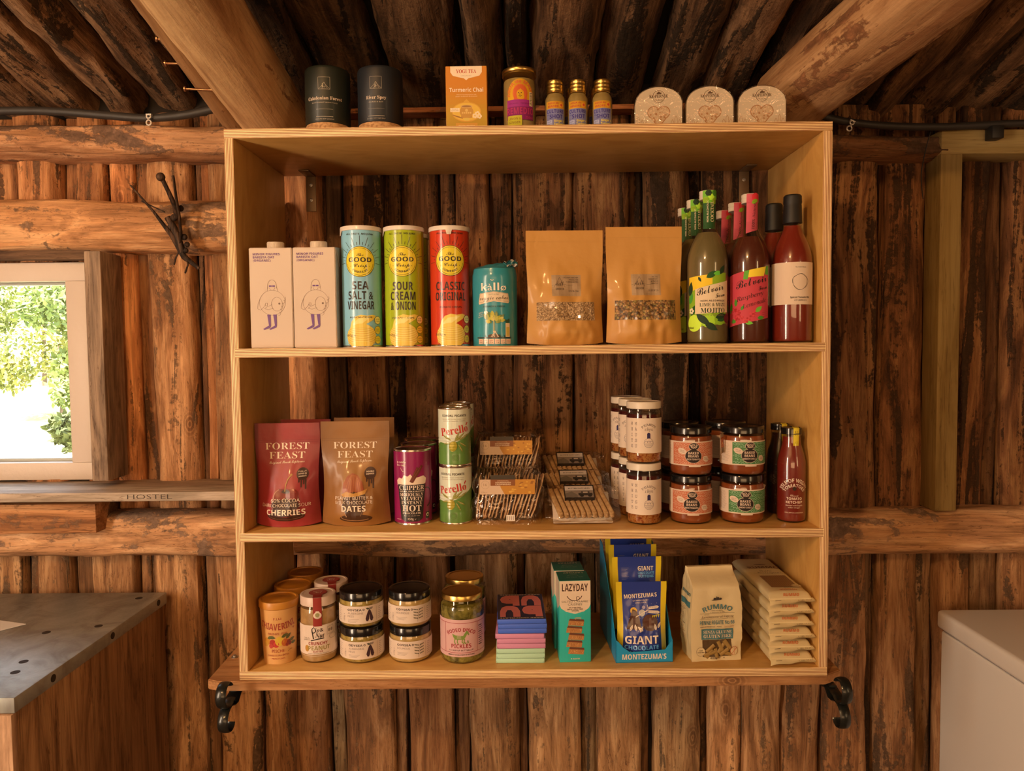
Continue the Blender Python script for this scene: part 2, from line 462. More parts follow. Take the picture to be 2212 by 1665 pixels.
floorm = wood('floor_boards', [(.10, .055, .03), (.18, .10, .055), (.25, .15, .08)], axis=1, scale=.6)

def frame(P0, P1, front):
    z = (V(P1) - V(P0)).normalized(); y = -(V(front) - z * z.dot(V(front))).normalized(); x = y.cross(z)
    m = Matrix((x, y, z)).transposed().to_4x4(); m.translation = V(P0); return m
_sid = [0]
def slab(name, P0, P1, front, w, t, m, kind='half', parent=None, tint=None, amp=1., ex=2.6, taper=1.0, wander=.006, nu=18, step=.03, backcut=0.):
    """one rough-sawn slab or log lying from P0 to P1, its rounded face towards front."""
    L = (V(P1) - V(P0)).length; nv = max(3, int(L / step)); mb = MB(); _sid[0] += 1; sd = _sid[0] * 7.31
    full = kind != 'half'
    A = [2 * pi * i / nu for i in range(nu + 1)] if full else [pi * i / nu for i in range(nu + 1)]
    def fn(ai, v):
        a = A[int(ai)]; z = v * L; k = 1 + (taper - 1) * v
        n1 = noise.noise((cos(a) * 1.3 + sd, sin(a) * 1.3, z * 5)); n2 = noise.noise((cos(a) * 4 + sd, sin(a) * 4, z * 16)); n3 = noise.noise((cos(a) * 9, sin(a) * 9 + sd, z * 45))
        dr = 1 + amp * (.09 * n1 + .05 * n2 + .022 * n3)
        cx = wander * 3 * noise.noise((sd, z * 1.7, 3.3)); 
        c, s_ = cos(a), sin(a); e = 2 / ex
        x = math.copysign(abs(c) ** e, c) * w / 2 * k; y = -math.copysign(abs(s_) ** e, s_) * (t if not full else t / 2) * k
        if full: return (x * dr + cx, y * dr, z)
        return (x * dr + cx, y * (dr + .25 * amp * n1), z)
    us = list(range(nu + 1)); vs = lp(0, 1, nv)
    mb.grid(fn, us, vs, flip=False)
    b = nu + 1; n = len(mb.v)
    mb.f.append(list(range(b))[::-1]); mb.f.append([n - b + i for i in range(b)]); mb.m += [0, 0]; mb.c += [(.8,) * 3] * 2
    o = mb.build(name, m, parent, 50)
    o.matrix_world = frame(P0, P1, front)
    if tint: o.color = (*tint, 1)
    return o
def timber(name, P0, P1, front, w, t, m, parent=None, tint=None, bev=.003):
    """a sawn timber; front face through the line P0-P1, thickness going back."""
    L = (V(P1) - V(P0)).length
    o = MB().box(-w / 2, 0, 0, w / 2, t, L, bev=bev).build(name, m, parent)
    o.matrix_world = frame(P0, P1, front)
    if tint: o.color = (*tint, 1)
    return o

rnd = random.Random(5)
# ------------------------------------------------------------------ the setting
YB = .385                                                    # front of the wall boards
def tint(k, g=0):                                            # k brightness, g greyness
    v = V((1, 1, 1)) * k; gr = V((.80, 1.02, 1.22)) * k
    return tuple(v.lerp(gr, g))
WXL, WXR, WZT, WZB = onY(-260, 800, .40).x, onY(187, 800, .40).x, onY(90, 566, .40).z, onY(90, 1036, .40).z
wall = MB()
yb0, yb1 = YB + .062, YB + .09
for x0, x1, z0, z1 in ((-2.3, WXL, -.85, 1.6), (WXR, 2.3, -.85, 1.6), (WXL, WXR, -.85, WZB), (WXL, WXR, WZT, 1.6)):
    wall.box(x0, yb0, z0, x1, yb1, z1)
wall = wall.build('wall_back', darkback); tag(wall, kind='structure')
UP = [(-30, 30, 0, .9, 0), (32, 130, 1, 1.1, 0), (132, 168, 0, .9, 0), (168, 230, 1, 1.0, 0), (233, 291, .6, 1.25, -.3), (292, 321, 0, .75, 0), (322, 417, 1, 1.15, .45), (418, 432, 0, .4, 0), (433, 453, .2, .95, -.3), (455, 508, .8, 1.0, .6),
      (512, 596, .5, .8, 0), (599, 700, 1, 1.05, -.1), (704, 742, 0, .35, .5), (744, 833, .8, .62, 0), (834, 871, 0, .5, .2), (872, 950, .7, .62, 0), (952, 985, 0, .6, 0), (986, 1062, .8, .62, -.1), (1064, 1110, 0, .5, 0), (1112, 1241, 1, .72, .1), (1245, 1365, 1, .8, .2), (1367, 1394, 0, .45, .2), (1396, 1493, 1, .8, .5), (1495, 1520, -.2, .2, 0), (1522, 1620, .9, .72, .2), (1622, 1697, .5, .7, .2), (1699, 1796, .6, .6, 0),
      (1799, 1905, 1, .62, 0), (1915, 2008, .8, .66, -.1), (2009, 2030, 0, .35, 0), (2036, 2078, 0, .5, 0), (2082, 2142, .7, .62, -.1), (2145, 2180, 0, .42, .2), (2186, 2290, .8, .6, 0)]  # lower k at right and behind the unit puts shade into the tint
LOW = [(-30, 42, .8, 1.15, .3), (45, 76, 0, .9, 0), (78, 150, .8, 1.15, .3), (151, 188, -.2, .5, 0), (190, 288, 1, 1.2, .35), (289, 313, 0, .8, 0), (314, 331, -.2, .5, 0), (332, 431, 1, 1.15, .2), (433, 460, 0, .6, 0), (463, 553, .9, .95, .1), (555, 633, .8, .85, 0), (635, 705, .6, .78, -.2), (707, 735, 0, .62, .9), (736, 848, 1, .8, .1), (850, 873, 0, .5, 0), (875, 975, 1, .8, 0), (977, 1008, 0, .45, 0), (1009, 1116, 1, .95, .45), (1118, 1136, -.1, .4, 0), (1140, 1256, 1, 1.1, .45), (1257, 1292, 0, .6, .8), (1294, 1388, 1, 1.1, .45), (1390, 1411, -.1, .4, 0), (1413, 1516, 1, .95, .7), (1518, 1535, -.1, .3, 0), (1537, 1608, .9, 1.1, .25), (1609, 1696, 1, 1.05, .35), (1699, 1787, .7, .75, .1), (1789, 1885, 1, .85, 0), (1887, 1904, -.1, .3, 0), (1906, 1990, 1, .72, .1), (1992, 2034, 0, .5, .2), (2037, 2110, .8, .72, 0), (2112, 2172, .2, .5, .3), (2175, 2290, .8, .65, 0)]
for lst, row in ((UP, 0), (LOW, 1)):
    full = [(onY(a, (850, 1430)[row], .385).x, onY(b, (850, 1430)[row], .385).x, d, k, g) for a, b, d, k, g in lst]
    x = full[0][0]
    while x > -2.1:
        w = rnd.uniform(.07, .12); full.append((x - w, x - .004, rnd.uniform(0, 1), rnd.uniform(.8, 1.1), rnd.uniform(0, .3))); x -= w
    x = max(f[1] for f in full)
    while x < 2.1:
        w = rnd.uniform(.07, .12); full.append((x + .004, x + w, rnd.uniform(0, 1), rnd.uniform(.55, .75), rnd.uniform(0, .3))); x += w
    for x0, x1, d, k, g in full:
        z0, z1 = ((.215, 1.27), (-.85, .225))[row]
        segs = [(z0, z1)]
        if row == 0 and x0 < WXR + .02 and x1 > WXL - .02: segs = [(z0, WZB + .0), (WZT, z1)]
        for a, b in segs:
            t = .016 + .030 * max(0, d); yy = yb0 - .002 + (.006 if d < 0 else 0)
            xm = (x0 + x1) / 2; sh = rnd.uniform(-.004, .004)
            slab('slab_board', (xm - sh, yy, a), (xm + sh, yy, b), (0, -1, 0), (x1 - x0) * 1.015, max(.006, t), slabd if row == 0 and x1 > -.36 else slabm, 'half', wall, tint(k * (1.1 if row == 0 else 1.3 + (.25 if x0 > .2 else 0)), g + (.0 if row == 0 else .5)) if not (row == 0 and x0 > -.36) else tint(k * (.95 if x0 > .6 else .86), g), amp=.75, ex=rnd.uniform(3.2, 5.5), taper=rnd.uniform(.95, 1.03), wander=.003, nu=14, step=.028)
# roof: rough slabs climbing from the wall plate towards the room
SL = .229
def roofz(y): return 1.284 + SL * (.40 - y)
ceil = MB().add([(-2.3, .62, roofz(.62) + .07), (2.3, .62, roofz(.62) + .07), (2.3, -4.6, roofz(-4.6) + .07), (-2.3, -4.6, roofz(-4.6) + .07), (-2.3, .62, roofz(.62) + .10), (2.3, .62, roofz(.62) + .10), (2.3, -4.6, roofz(-4.6) + .10), (-2.3, -4.6, roofz(-4.6) + .10)],
                [(3, 2, 1, 0), (4, 5, 6, 7), (0, 1, 5, 4), (1, 2, 6, 5), (2, 3, 7, 6), (3, 0, 4, 7)]).build('ceiling', darkback); tag(ceil, kind='structure')
RS = [(-60, 92, 1.2, .2), (106, 200, 1.2, .15), (214, 300, 1.1, .1), (314, 418, 1.0, .1), (430, 520, .85, 0), (526, 600, .7, 0), (606, 700, .38, 0), (704, 842, .42, .1), (856, 1002, .6, .1), (1010, 1088, .6, .1), (1092, 1136, .5, .1), (1146, 1282, .85, 0), (1290, 1396, .6, 0), (1402, 1498, .6, 0), (1506, 1604, .8, 0), (1610, 1692, .6, 0), (1700, 1782, .7, 0), (1790, 1872, .8, -.1), (1880, 1958, .9, -.1), (1968, 2060, .9, -.1), (2070, 2166, .9, 0), (2176, 2270, .9, 0)]  # low brightness on the middle slabs paints in the roof's shade
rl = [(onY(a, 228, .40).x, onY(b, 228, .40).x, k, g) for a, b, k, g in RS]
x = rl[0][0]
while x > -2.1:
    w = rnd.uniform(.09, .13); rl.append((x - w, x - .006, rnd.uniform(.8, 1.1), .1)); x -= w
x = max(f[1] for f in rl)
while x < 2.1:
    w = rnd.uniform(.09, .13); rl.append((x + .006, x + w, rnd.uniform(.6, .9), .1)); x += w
for x0, x1, k, g in rl:
    xm = (x0 + x1) / 2; sh = rnd.uniform(-.02, .02); y1 = -1.25; sg = .034 * clampf((xm - .25) / .4)
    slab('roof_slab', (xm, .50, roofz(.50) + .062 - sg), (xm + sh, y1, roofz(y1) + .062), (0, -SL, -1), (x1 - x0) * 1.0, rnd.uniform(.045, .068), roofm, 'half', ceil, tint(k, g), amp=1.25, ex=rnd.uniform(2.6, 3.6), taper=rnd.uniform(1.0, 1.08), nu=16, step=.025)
fl = MB().box(-2.3, -4.6, -.93, 2.3, .47, -.85).build('floor', floorm); tag(fl, kind='structure')
for nm, b in (('wall_left', (-2.4, -4.6, -.9, -2.3, .47, 2.6)), ('wall_right', (2.3, -4.6, -.9, 2.4, .47, 2.6)), ('wall_front', (-2.4, -4.7, -.9, 2.4, -4.6, 2.6))):
    o = MB().box(*b).build(nm, slabm); tag(o, kind='structure'); o.color = (.8, .8, .8, 1)

# beams on the wall ------------------------------------------------
def rail(name, label, xa, xb, yc, w, t, y=.405, m=beamm, tn=(1, 1, 1), cat='beam', ex=2.8, dz=0, amp=.8, px=None):
    P0, P1 = onY(xa, yc, y - t), onY(xb, yc + (dz), y - t); P0.y = P1.y = y
    o = slab(name, P0, P1, (0, -1, 0), w, t, m, 'half', None, tn, amp=amp, ex=ex, wander=.0014, step=.02, nu=22)
    return tag(o, label, cat)
rail('log_beam', 'peeled log beam under the roof, above the window and left of the shelf unit', -420, 640, 292, .086, .090, y=.425, tn=(.82, .86, .98), dz=8, ex=3)
rail('log_beam', 'thick half-log lintel with flaking bark directly above the window', -420, 612, 478, .131, .080, y=.425, tn=(.95, 1.0, 1.05), dz=8, ex=3.4)
rail('log_beam', 'long half-log rail running behind the shelf unit at sill height', -420, 2600, 1162, .118, .066, y=.405, tn=(.95, 1.06, 1.25), dz=-8, ex=3)
rail('log_beam', 'dark log beam under the roof at the right of the shelf unit', 1700, 2046, 309, .058, .085, y=.425, tn=(.55, .52, .5), dz=4, ex=3)
P0, P1 = onY(2034, 306, .335), onY(2600, 326, .335); P1.z = P0.z - .004
tag(timber('sawn_rail', P0, P1, (0, -1, 0), .058, .09, greenm, tint=(.95, .95, .95)), 'greenish sawn rail under the roof in the upper right corner', 'beam')
P0, P1 = onY(2061, 330, .34), onY(2038, 1104, .34); P0.x = P1.x = (P0.x + P1.x) / 2
tag(timber('sawn_post', P1, P0, (0, -1, 0), .053, .07, greenm, tint=(.85, .85, .85)), 'upright greenish sawn post on the wall right of the shelf unit', 'post')
# window -----------------------------------------------------------
win = tag(bpy.data.objects.new('window_1', None), kind='structure'); COL.objects.link(win)
wp = mat('old_white_paint', (.62, .53, .47), .5, bump=(90, .3, .002))
gx1, gz1, gz0 = onY(163, 800, .43).x, onY(90, 610, .43).z, onY(90, 996, .43).z
fx1, fz1, fz0 = onY(191, 800, .40).x, onY(90, 567, .40).z, onY(90, 1037, .40).z
gx0 = gx1 - .42; fx0 = gx0 - .04
fr = MB()
for b in ((fx0, .40, fz1 - (fz1 - gz1) - .0, fx1, .445, fz1), (fx0, .40, fz0, fx1, .445, gz0), (gx1, .40, gz0, fx1, .445, gz1), (fx0, .40, gz0, gx0, .445, gz1)): fr.box(*b, bev=.002)
fr.build('window_frame', wp, win)
bd = MB(); dm = mat('glazing_putty', (.42, .45, .42), .5)
for b in ((gx0, .428, gz1 - .007, gx1, .45, gz1), (gx0, .428, gz0, gx1, .45, gz0 + .008), (gx1 - .005, .43, gz0, gx1, .45, gz1)): bd.box(*b, bev=.001)
bd.build('glazing_bead', dm, win)
MB().box(gx0, .436, gz0, gx1, .440, gz1).build('glass_pane', winglass, win)
P0, P1 = onY(212, 1040, .30), onY(203, 541, .30)
xp = (P0.x + P1.x) / 2 - .003; w_ = .040
tag(timber('window_post', (xp, .305, P0.z), (xp, .305, P1.z), (0, -1, 0), w_, .095, greym, tint=(1.0, .92, .85)), 'rough grey-brown sawn post beside the window frame', 'post')
tag(timber('batten', onY(-420, 552, .375), onY(194, 549, .375), (0, -1, 0), .026, .03, greym, tint=(.55, .42, .33)), 'thin dark batten squeezed between lintel and window frame', 'batten')
# sill plank with the word
zs = .344; sx1 = onZ(520, 1050, zs).x + .06
sl = MB().box(-1.9, .245, zs - .022, sx1, .425, zs, bev=.0025)
A = Art(); px0 = onY(275, 1076, .245); px1 = onY(372, 1074, .245)
A.text('HOSTEL', (px0.x + px1.x) * 500, (zs - .022) * 1000 + 5.5, 11, (.05, .035, .03), w=(px1.x - px0.x) * 1000, f='th', l=3)
A.emit(sl, front(.245), 50, mi=1)
sillm = wood('sill_wood', [(.36, .30, .245), (.50, .42, .35), (.58, .50, .42)], axis=0, scale=1.0, bump=.4, rough=.7, knots=False)
o = sl.build('window_sill', [sillm, paper]); tag(o, 'long grey plank window sill with HOSTEL written on its edge', 'sill')
b0, b1 = onY(-420, 1118, .30), onY(207, 1120, .30)
tag(timber('timber_block', (b0.x, .30, b1.z), (b1.x, .30, b1.z), (0, -1, 0), .072, .10, beamm, tint=(.78, .74, .72)), 'sawn timber block fixed under the window sill at left', 'timber')
# rafters ------------------------------------------------------------
def log(name, label, P0, P1, w, t, frontv, m, tn, cat='rafter', ex=2.0, amp=.5, nu=28, taper=1.0):
    o = slab(name, P0, P1, frontv, w, t, m, 'log', None, tn, amp=amp, ex=ex, wander=.004, step=.02, nu=nu, taper=taper); return tag(o, label, cat)
A0, A1 = onY(586, 240, .20), onY(398, -30, -.16); d = (A1 - A0).normalized()
lograf = log('log_rafter', 'pale round log rafter ending above the top left corner of the shelf unit', A0 - d * .07, A1 + d * .12, .150, .135, (.2, -.4, -1), rafm, (1.15, 1.2, 1.25), taper=1.05)
B0, B1 = onY(503, 262, .29), onY(338, 30, .0); d = (B1 - B0).normalized()
log('log_rafter', 'thinner peeled pole lying behind the pale log rafter at left', B0 - d * .03, B1 + d * .12, .054, .05, (0, -.4, -1), rafm, (.72, .66, .62))
C0, C1 = onY(1722, 205, .20), onY(1990, -16, -.15); d = (C1 - C0).normalized()
log('log_brace', 'heavy log brace rising from the top right corner of the shelf unit', C0 - d * .05, C1 + d * .10, .152, .135, (-.3, -.5, -1), rafm, (.92, .92, 1.0), ex=3.0, amp=.6)
for i, (xh, yh, xe, ye) in enumerate(((336, 43, 395, 62), (339, 84, 392, 94), (358, 137, 432, 138), (400, 192, 485, 196))):
    p, q = onY(xh, yh, .0 + i * .05), onY(xe, ye, .01 + i * .05)
    nb = MB().tube([p, q], .0024, 10); dd = (q - p).normalized(); nb.tube([p - dd * .002, p + dd * .001], .0058, 14)
    tag(nb.build('nail', mat('rusty_nail', (.42, .22, .12), .35, .9)), ['topmost nail sticking out of the pale log rafter, half hidden', 'second nail from the top in the pale log rafter', 'third nail from the top in the pale log rafter, straight and long', 'lowest and longest nail sticking out of the pale log rafter'][i], 'nail', 'nails in the log rafter')
# wooden ledge behind the goods on top
l0, l1 = onY(745, 241, .36), onY(1500, 238, .36)
tag(timber('roof_batten', (l0.x, .355, l0.z), (l1.x, .355, l0.z + .003), (0, -1, 0), .013, .05, beamm, tint=(.7, .55, .5)), 'reddish batten behind the tea box on top of the shelf unit', 'batten')

# cables, clips ------------------------------------------------------
def px3(lst, Y): return [onY(x, y, Y) for x, y in lst]
def smooth(pts, n=6):
    out = []
    for i in range(len(pts) - 1):
        p0 = pts[max(i - 1, 0)]; p1 = pts[i]; p2 = pts[i + 1]; p3 = pts[min(i + 2, len(pts) - 1)]
        for k in range(n):
            t = k / n; out.append(.5 * ((2 * p1) + (p2 - p0) * t + (2 * p0 - 5 * p1 + 4 * p2 - p3) * t * t + (3 * p1 - p0 - 3 * p2 + p3) * t ** 3))
    return out + [pts[-1]]
conduit = mat('dusty_black_conduit', (.028, .024, .022), .55, bump=(50, .4, .002))
o = MB().tube(smooth(px3([(-300, 236), (-60, 240), (60, 239), (140, 242), (240, 250), (320, 255), (400, 248), (470, 233), (540, 215)], .322)), .0098, 12).build('cable', conduit)
tag(o, 'thick dusty black cable clipped along the beam above the window', 'cable')
o = MB().tube(smooth(px3([(1600, 205), (1700, 228), (1760, 246), (1830, 263), (1920, 272), (2020, 274), (2110, 271), (2230, 266), (2600, 262)], .318)), .0088, 12).build('cable', conduit)
tag(o, 'black cable sagging along the beam right of the shelf unit', 'cable')
def clip(label, x, y, Y, tilt, cat='clip'):
    c = onY(x, y, Y); mb = MB()
    for s_, r in ((.0065, .0048), (-.0085, .0058)):
        bm = bmesh.new()
        mb.tube([V((r * cos(a), 0, s_ + r * sin(a))) for a in lp(0, 2 * pi, 18)], .0017, 8)
    mb.tube([(0, 0, .0035), (0, -.001, -.0045)], .0022, 8)
    mb.box(-.0065, -.001, .010, .0065, .012, .0125, bev=.0005)
    o = mb.build('cable_clip', mat('white_metal_clip', (.75, .72, .70), .35, .4), loc=c, rot=(0, rad(tilt), 0)); return tag(o, label, cat)
clip('bright metal cable clip hanging on the black cable above the window', 321, 257, .305, 0)
clip('bright ring-shaped cable clip beside the top right corner of the shelf unit', 1838, 270, .303, 25)
c = onY(2157, 281, .30)
tag(MB().box(-.014, 0, -.018, .014, .03, .012, bev=.002).build('cable_bracket', blkplastic, loc=c), 'small black bracket holding the cable on the sawn rail', 'bracket')
o = MB().tube(smooth(px3([(2010, 285), (1998, 330), (1990, 380), (1994, 430)], .325)), .0013, 6).build('string', blkplastic); tag(o, 'thin dark string hanging from the beam right of the shelf unit', 'string')

# rusty tool on the lintel ---------------------------------------------
rust = wood('rusty_iron', [(.02, .014, .011), (.045, .03, .022), (.12, .07, .045)], scale=3, grain=.3, rough=.6, knots=False); rust.node_tree.nodes['Principled BSDF'].inputs['Metallic'].default_value = .55
t0 = thing('iron_tool', 'rusty iron tool with crossed rods and a knob hanging on the lintel', 'tool', onY(390, 480, .335))
T = lambda x, y, d=0: onY(x, y, .325 - d) - t0.location
MB().tube([T(282, 400, .03), T(330, 455, .025), T(372, 510, .015), T(398, 555, .01), T(430, 580, .01)], [.0022, .003, .006, .0075, .004], 10, rx=[.002, .0025, .004, .005, .003]).build('long_rod', rust, t0)
MB().tube([T(350, 385, .055), T(362, 410, .05), T(378, 445, .03), T(382, 470, .015)], [.0052, .0050, .0062, .0068], 10).build('handle', rust, t0)
kb = MB(); bm = bmesh.new(); bmesh.ops.create_icosphere(bm, subdivisions=2, radius=.0105); bmesh.ops.translate(bm, verts=bm.verts, vec=T(347, 382, .058)); kb.bm(bm); kb.build('knob', rust, t0)
MB().tube([T(374, 379, .04), T(381, 430, .035), T(388, 470, .03), T(391, 508, .02), T(389, 525, .015)], [.0024, .003, .003, .0032, .002], 8, rx=.0045).build('flat_rod', rust, t0)
MB().tube([T(305, 434, .027), T(330, 446, .025), T(356, 458, .02)], .0016, 8).build('side_wire', rust, t0)
jw = MB()
for x, y, r in ((376, 470, .009), (390, 450, .008), (370, 490, .009), (398, 512, .008), (404, 528, .007), (382, 505, .008), (401, 541, .007)):
    bm = bmesh.new(); bmesh.ops.create_icosphere(bm, subdivisions=2, radius=r); bmesh.ops.scale(bm, vec=(1, .8, 1), verts=bm.verts); bmesh.ops.translate(bm, verts=bm.verts, vec=T(x, y, .012)); jw.bm(bm)
jw.tube([T(362, 470, .012), T(376, 492, .012), T(396, 545, .01)], .008, 10)
jw.build('pivot_joint', rust, t0)
MB().tube([T(388, 540, .01), T(380, 556, .01), T(376, 572, .012)], .0022, 8).build('short_prong', rust, t0)
MB().tube([T(403, 555, .01), T(406, 572, .015), T(400, 590, .02)], .0022, 8).build('curved_prong', rust, t0)

# counter ----------------------------------------------------------------
zc = .0620; xc = -.925; yc0 = -.20; yc1 = .375
ct = thing('counter', 'wooden counter with a worn metal worktop under the window', 'counter', (xc, yc1, -.85)); L0 = ct.location
def sub(mb, o): mb.v = [tuple(V(p) - o) for p in mb.v]; return mb
k = NT('worn_metal_top'); tc = k.n('TexCoord'); n = k.noise(tc.outputs['Object'], 14, 6, 1); n2 = k.noise(tc.outputs['Object'], 160, 4)
cl = k.ramp(n, [(.3, (.23, .23, .22)), (.5, (.32, .34, .34)), (.7, (.39, .42, .43))]); k.l(cl, k.p.inputs['Base Color'])
k.p.inputs['Metallic'].default_value = .35; rg = k.ramp(n2, [(.3, (.38,) * 3), (.7, (.55,) * 3)]); k.l(rg, k.p.inputs['Roughness']); topm = k.m
tp = MB().box(-1.9, yc0, zc - .029, xc, yc1, zc, bev=.0025)
sub(tp, L0).build('worktop', topm, ct)
for i, (x, y) in enumerate(((300, 1292), (213, 1352), (51, 1429), (33, 1452), (100, 1366))):
    p = onZ(x, y, zc); s_ = MB().lathe([(.0085, 0), (.0085, .0006), (0, .0007)], 18, c=p - L0); s_.build('screw_hole', mat('dark_hole', (.02, .014, .01), .7), ct)
for i, (y, z) in enumerate(((.33, -.012), (.12, -.013), (-.09, -.014))):
    s_ = MB().lathe([(.0075, 0), (.0075, .001), (0, .0012)], 18); s_.xf(Matrix.Translation(V((xc, y, zc + z)) - L0) @ Matrix.Rotation(rad(90), 4, 'Y')); s_.build('edge_screw', MATS['dark_hole'], ct)
sub(MB().box(-1.9, yc0 + .012, -.85, xc - .008, yc1, zc - .030, bev=.001), L0).build('side_panel', cplym, ct)
fp = MB().box(-1.9, yc0 - .004, -.85, xc - .004, yc0 + .011, zc - .030, bev=.002)
sub(fp, L0).build('front_panel', cfront, ct)
sub(MB().box(-.995, yc0 - .012, -.85, -.972, yc0 - .0045, -.05, bev=.002), L0).build('door_strip', mat('dark_strip', (.16, .06, .03), .5), ct)
p = [onZ(x, y, zc) for x, y in ((-160, 1332), (-10, 1340), (56, 1349), (-50, 1376))]
pm = MB(); pm.add([q + V((0, 0, .0008)) for q in p] + [q + V((0, 0, .0020)) for q in p], [(3, 2, 1, 0), (4, 5, 6, 7)] + [(i, (i + 1) % 4, 4 + (i + 1) % 4, 4 + i) for i in range(4)], col=(.78, .78, .80))
tag(pm.build('paper_sheet', paper), 'white sheet of paper lying on the counter', 'paper')
# chest freezer -------------------------------------------------------------
fzx = 1.021; fz1 = .0125; fy1 = .345; fy0 = -.55
fz = thing('chest_freezer', 'white chest freezer standing at the right with its lid closed', 'freezer', (fzx + .3, fy1, -.85)); L1 = fz.location
enamel = mat('white_enamel', (.82, .82, .82), .28, coat=.3); lidm = mat('freezer_lid_plastic', (.80, .78, .76), .35)
sub(MB().box(fzx + .004, fy0 + .005, -.85, fzx + .62, fy1 - .004, fz1 - .052, bev=.006, seg=3), L1).build('cabinet', enamel, fz)
sub(MB().box(fzx - .006, fy0, fz1 - .046, fzx + .63, fy1, fz1, bev=.010, seg=4), L1).build('lid', lidm, fz)
sub(MB().box(fzx + .010, fy0 + .01, fz1 - .053, fzx + .61, fy1 - .01, fz1 - .045), L1).build('lid_seal', mat('grey_seal', (.12, .11, .11), .6), fz)

# ------------------------------------------------------------------ shelf unit
W2, DP, H, TH, Z1, Z2 = .6, .324, 1.112, .0182, .6783, .3046
k = NT('birch_ply_face'); tc = k.n('TexCoord'); oi = k.n('ObjectInfo')
ad = k.n('VectorMath', operation='ADD'); sc_ = k.n('VectorMath', operation='SCALE'); sc_.inputs[0].default_value = (9, 5, 3); k.l(oi.outputs['Random'], sc_.inputs['Scale']); k.l(tc.outputs['Object'], ad.inputs[0]); k.l(sc_.outputs[0], ad.inputs[1])
n = k.noise(k.map(ad.outputs[0], (1, 2.5, 1)), 6, 5, 2); n2 = k.noise(k.map(ad.outputs[0], (1, 20, 2)), 60, 3)
cl = k.ramp(n, [(.3, (.52, .28, .075)), (.5, (.60, .345, .10)), (.7, (.66, .40, .13))]); k.l(k.mix(.25, cl, k.ramp(n2, [(.3, (.7, .65, .6)), (.6, (1, 1, 1))]), 'MULTIPLY'), k.p.inputs['Base Color'])
k.p.inputs['Roughness'].default_value = .42; k.p.inputs['Coat Weight'].default_value = .12; plyf = k.m
def plyedge(name, ax):
    k = NT(name); tc = k.n('TexCoord'); sp = k.n('SeparateXYZ'); k.l(tc.outputs['Object'], sp.inputs[0])
    lo = [1, 1, 1]; lo[ax] = .0; st = [6, 6, 6]; st[ax] = 60
    wv = k.noise(k.map(tc.outputs['Object'], tuple(st)), 1.3, 4, .3); gr = k.noise(k.map(tc.outputs['Object'], tuple(30 if i != ax else 700 for i in range(3))), 1, 3)
    t = k.math('ADD', k.math('MULTIPLY', sp.outputs[ax], 2 * pi * 6 / TH), k.math('MULTIPLY', wv, 3.6))
    s_ = k.math('SINE', t)
    cl = k.ramp(k.math('ADD', k.math('MULTIPLY', s_, .5), .5), [(.18, (.30, .115, .035)), (.45, (.66, .39, .16)), (.70, (.98, .78, .46))])
    cl = k.mix(.5, cl, k.ramp(gr, [(.35, (.7, .62, .55)), (.6, (1, 1, 1))]), 'MULTIPLY')
    k.l(cl, k.p.inputs['Base Color']); k.p.inputs['Roughness'].default_value = .55; return k.m
edz, edx = plyedge('birch_ply_edge_level', 2), plyedge('birch_ply_edge_upright', 0)
unit = thing('shelf_unit', 'open birch plywood shelf unit with three compartments standing on a plank', 'shelf', (0, 0, 0))
def panel(name, b, ed, loc):
    return MB().box(*b, bev=.0009, fmi=lambda f: 1 if abs(f.normal.y) > .6 else 0).build(name, [plyf, ed], unit, loc=loc)
panel('top_panel', (-W2, 0, -TH, W2, DP, 0), edz, (0, 0, H))
panel('bottom_panel', (-W2, 0, 0, W2, DP, TH), edz, (0, 0, 0))
panel('side_panel', (0, 0, TH, TH, DP, H - TH), edx, (-W2, 0, 0))
panel('side_panel', (-TH, 0, TH, 0, DP, H - TH), edx, (W2, 0, 0))
for z in (Z1, Z2): panel('shelf', (-W2 + TH * .55, -.0006, -TH, W2 - TH * .55, DP, 0), edz, (0, 0, z))
zinc = mat('dull_zinc', (.22, .15, .09), .5, .8)
for x in (onY(671, 410, .318).x, onY(1608, 380, .318).x):
    ab = MB().box(-.012, .300, H - TH - .075, .012, .3235, H - TH - .0025, bev=.001); 
    ab = MB().box(-.012, .3205, H - TH - .085, .012, .3235, H - TH, bev=.0006).box(-.012, .26, H - TH - .003, .012, .3235, H - TH - .0004, bev=.0006)
    a_ = ab.build('angle_bracket', zinc, unit, loc=(x, 0, 0))
    for z in (.022, .058):
        s_ = MB().lathe([(.0042, 0), (.0042, .001), (.003, .0014), (.0024, .0008), (0, .0008)], 16); s_.xf(Matrix.Translation((0, .3205, H - TH - z)) @ Matrix.Rotation(rad(90), 4, 'X')); s_.build('screw', steel, a_)
# support plank and iron brackets
pk = MB(); x0, x1 = -.668, .640
bm = bmesh.new(); zt, zb_ = 0., -.0205
pts = [(x0, .006), (-.640, -.004), (-.2, .0005), (.3, .0015), (.60, .006), (x1, .030), (x1 + .004, .30), (.3, .375), (-.3, .375), (-.678, .335), (-.672, .18)]
top = [bm.verts.new((x, y, zt)) for x, y in pts]; bot = [bm.verts.new((x, y, zb_)) for x, y in pts]
bm.faces.new(top); bm.faces.new(bot[::-1])
for i in range(len(pts)):
    j = (i + 1) % len(pts); bm.faces.new((bot[i], bot[j], top[j], top[i]))
bmesh.ops.recalc_face_normals(bm, faces=bm.faces[:]); bmesh.ops.bevel(bm, geom=bm.edges[:], offset=.0018, segments=2, affect='EDGES'); pk.bm(bm)
plank = pk.build('support_plank', plankm); plank.location.z = -.0003; tag(plank, 'rough-edged pine plank carrying the shelf unit on two iron brackets', 'plank')
p = onZ(507, 1419, .0)
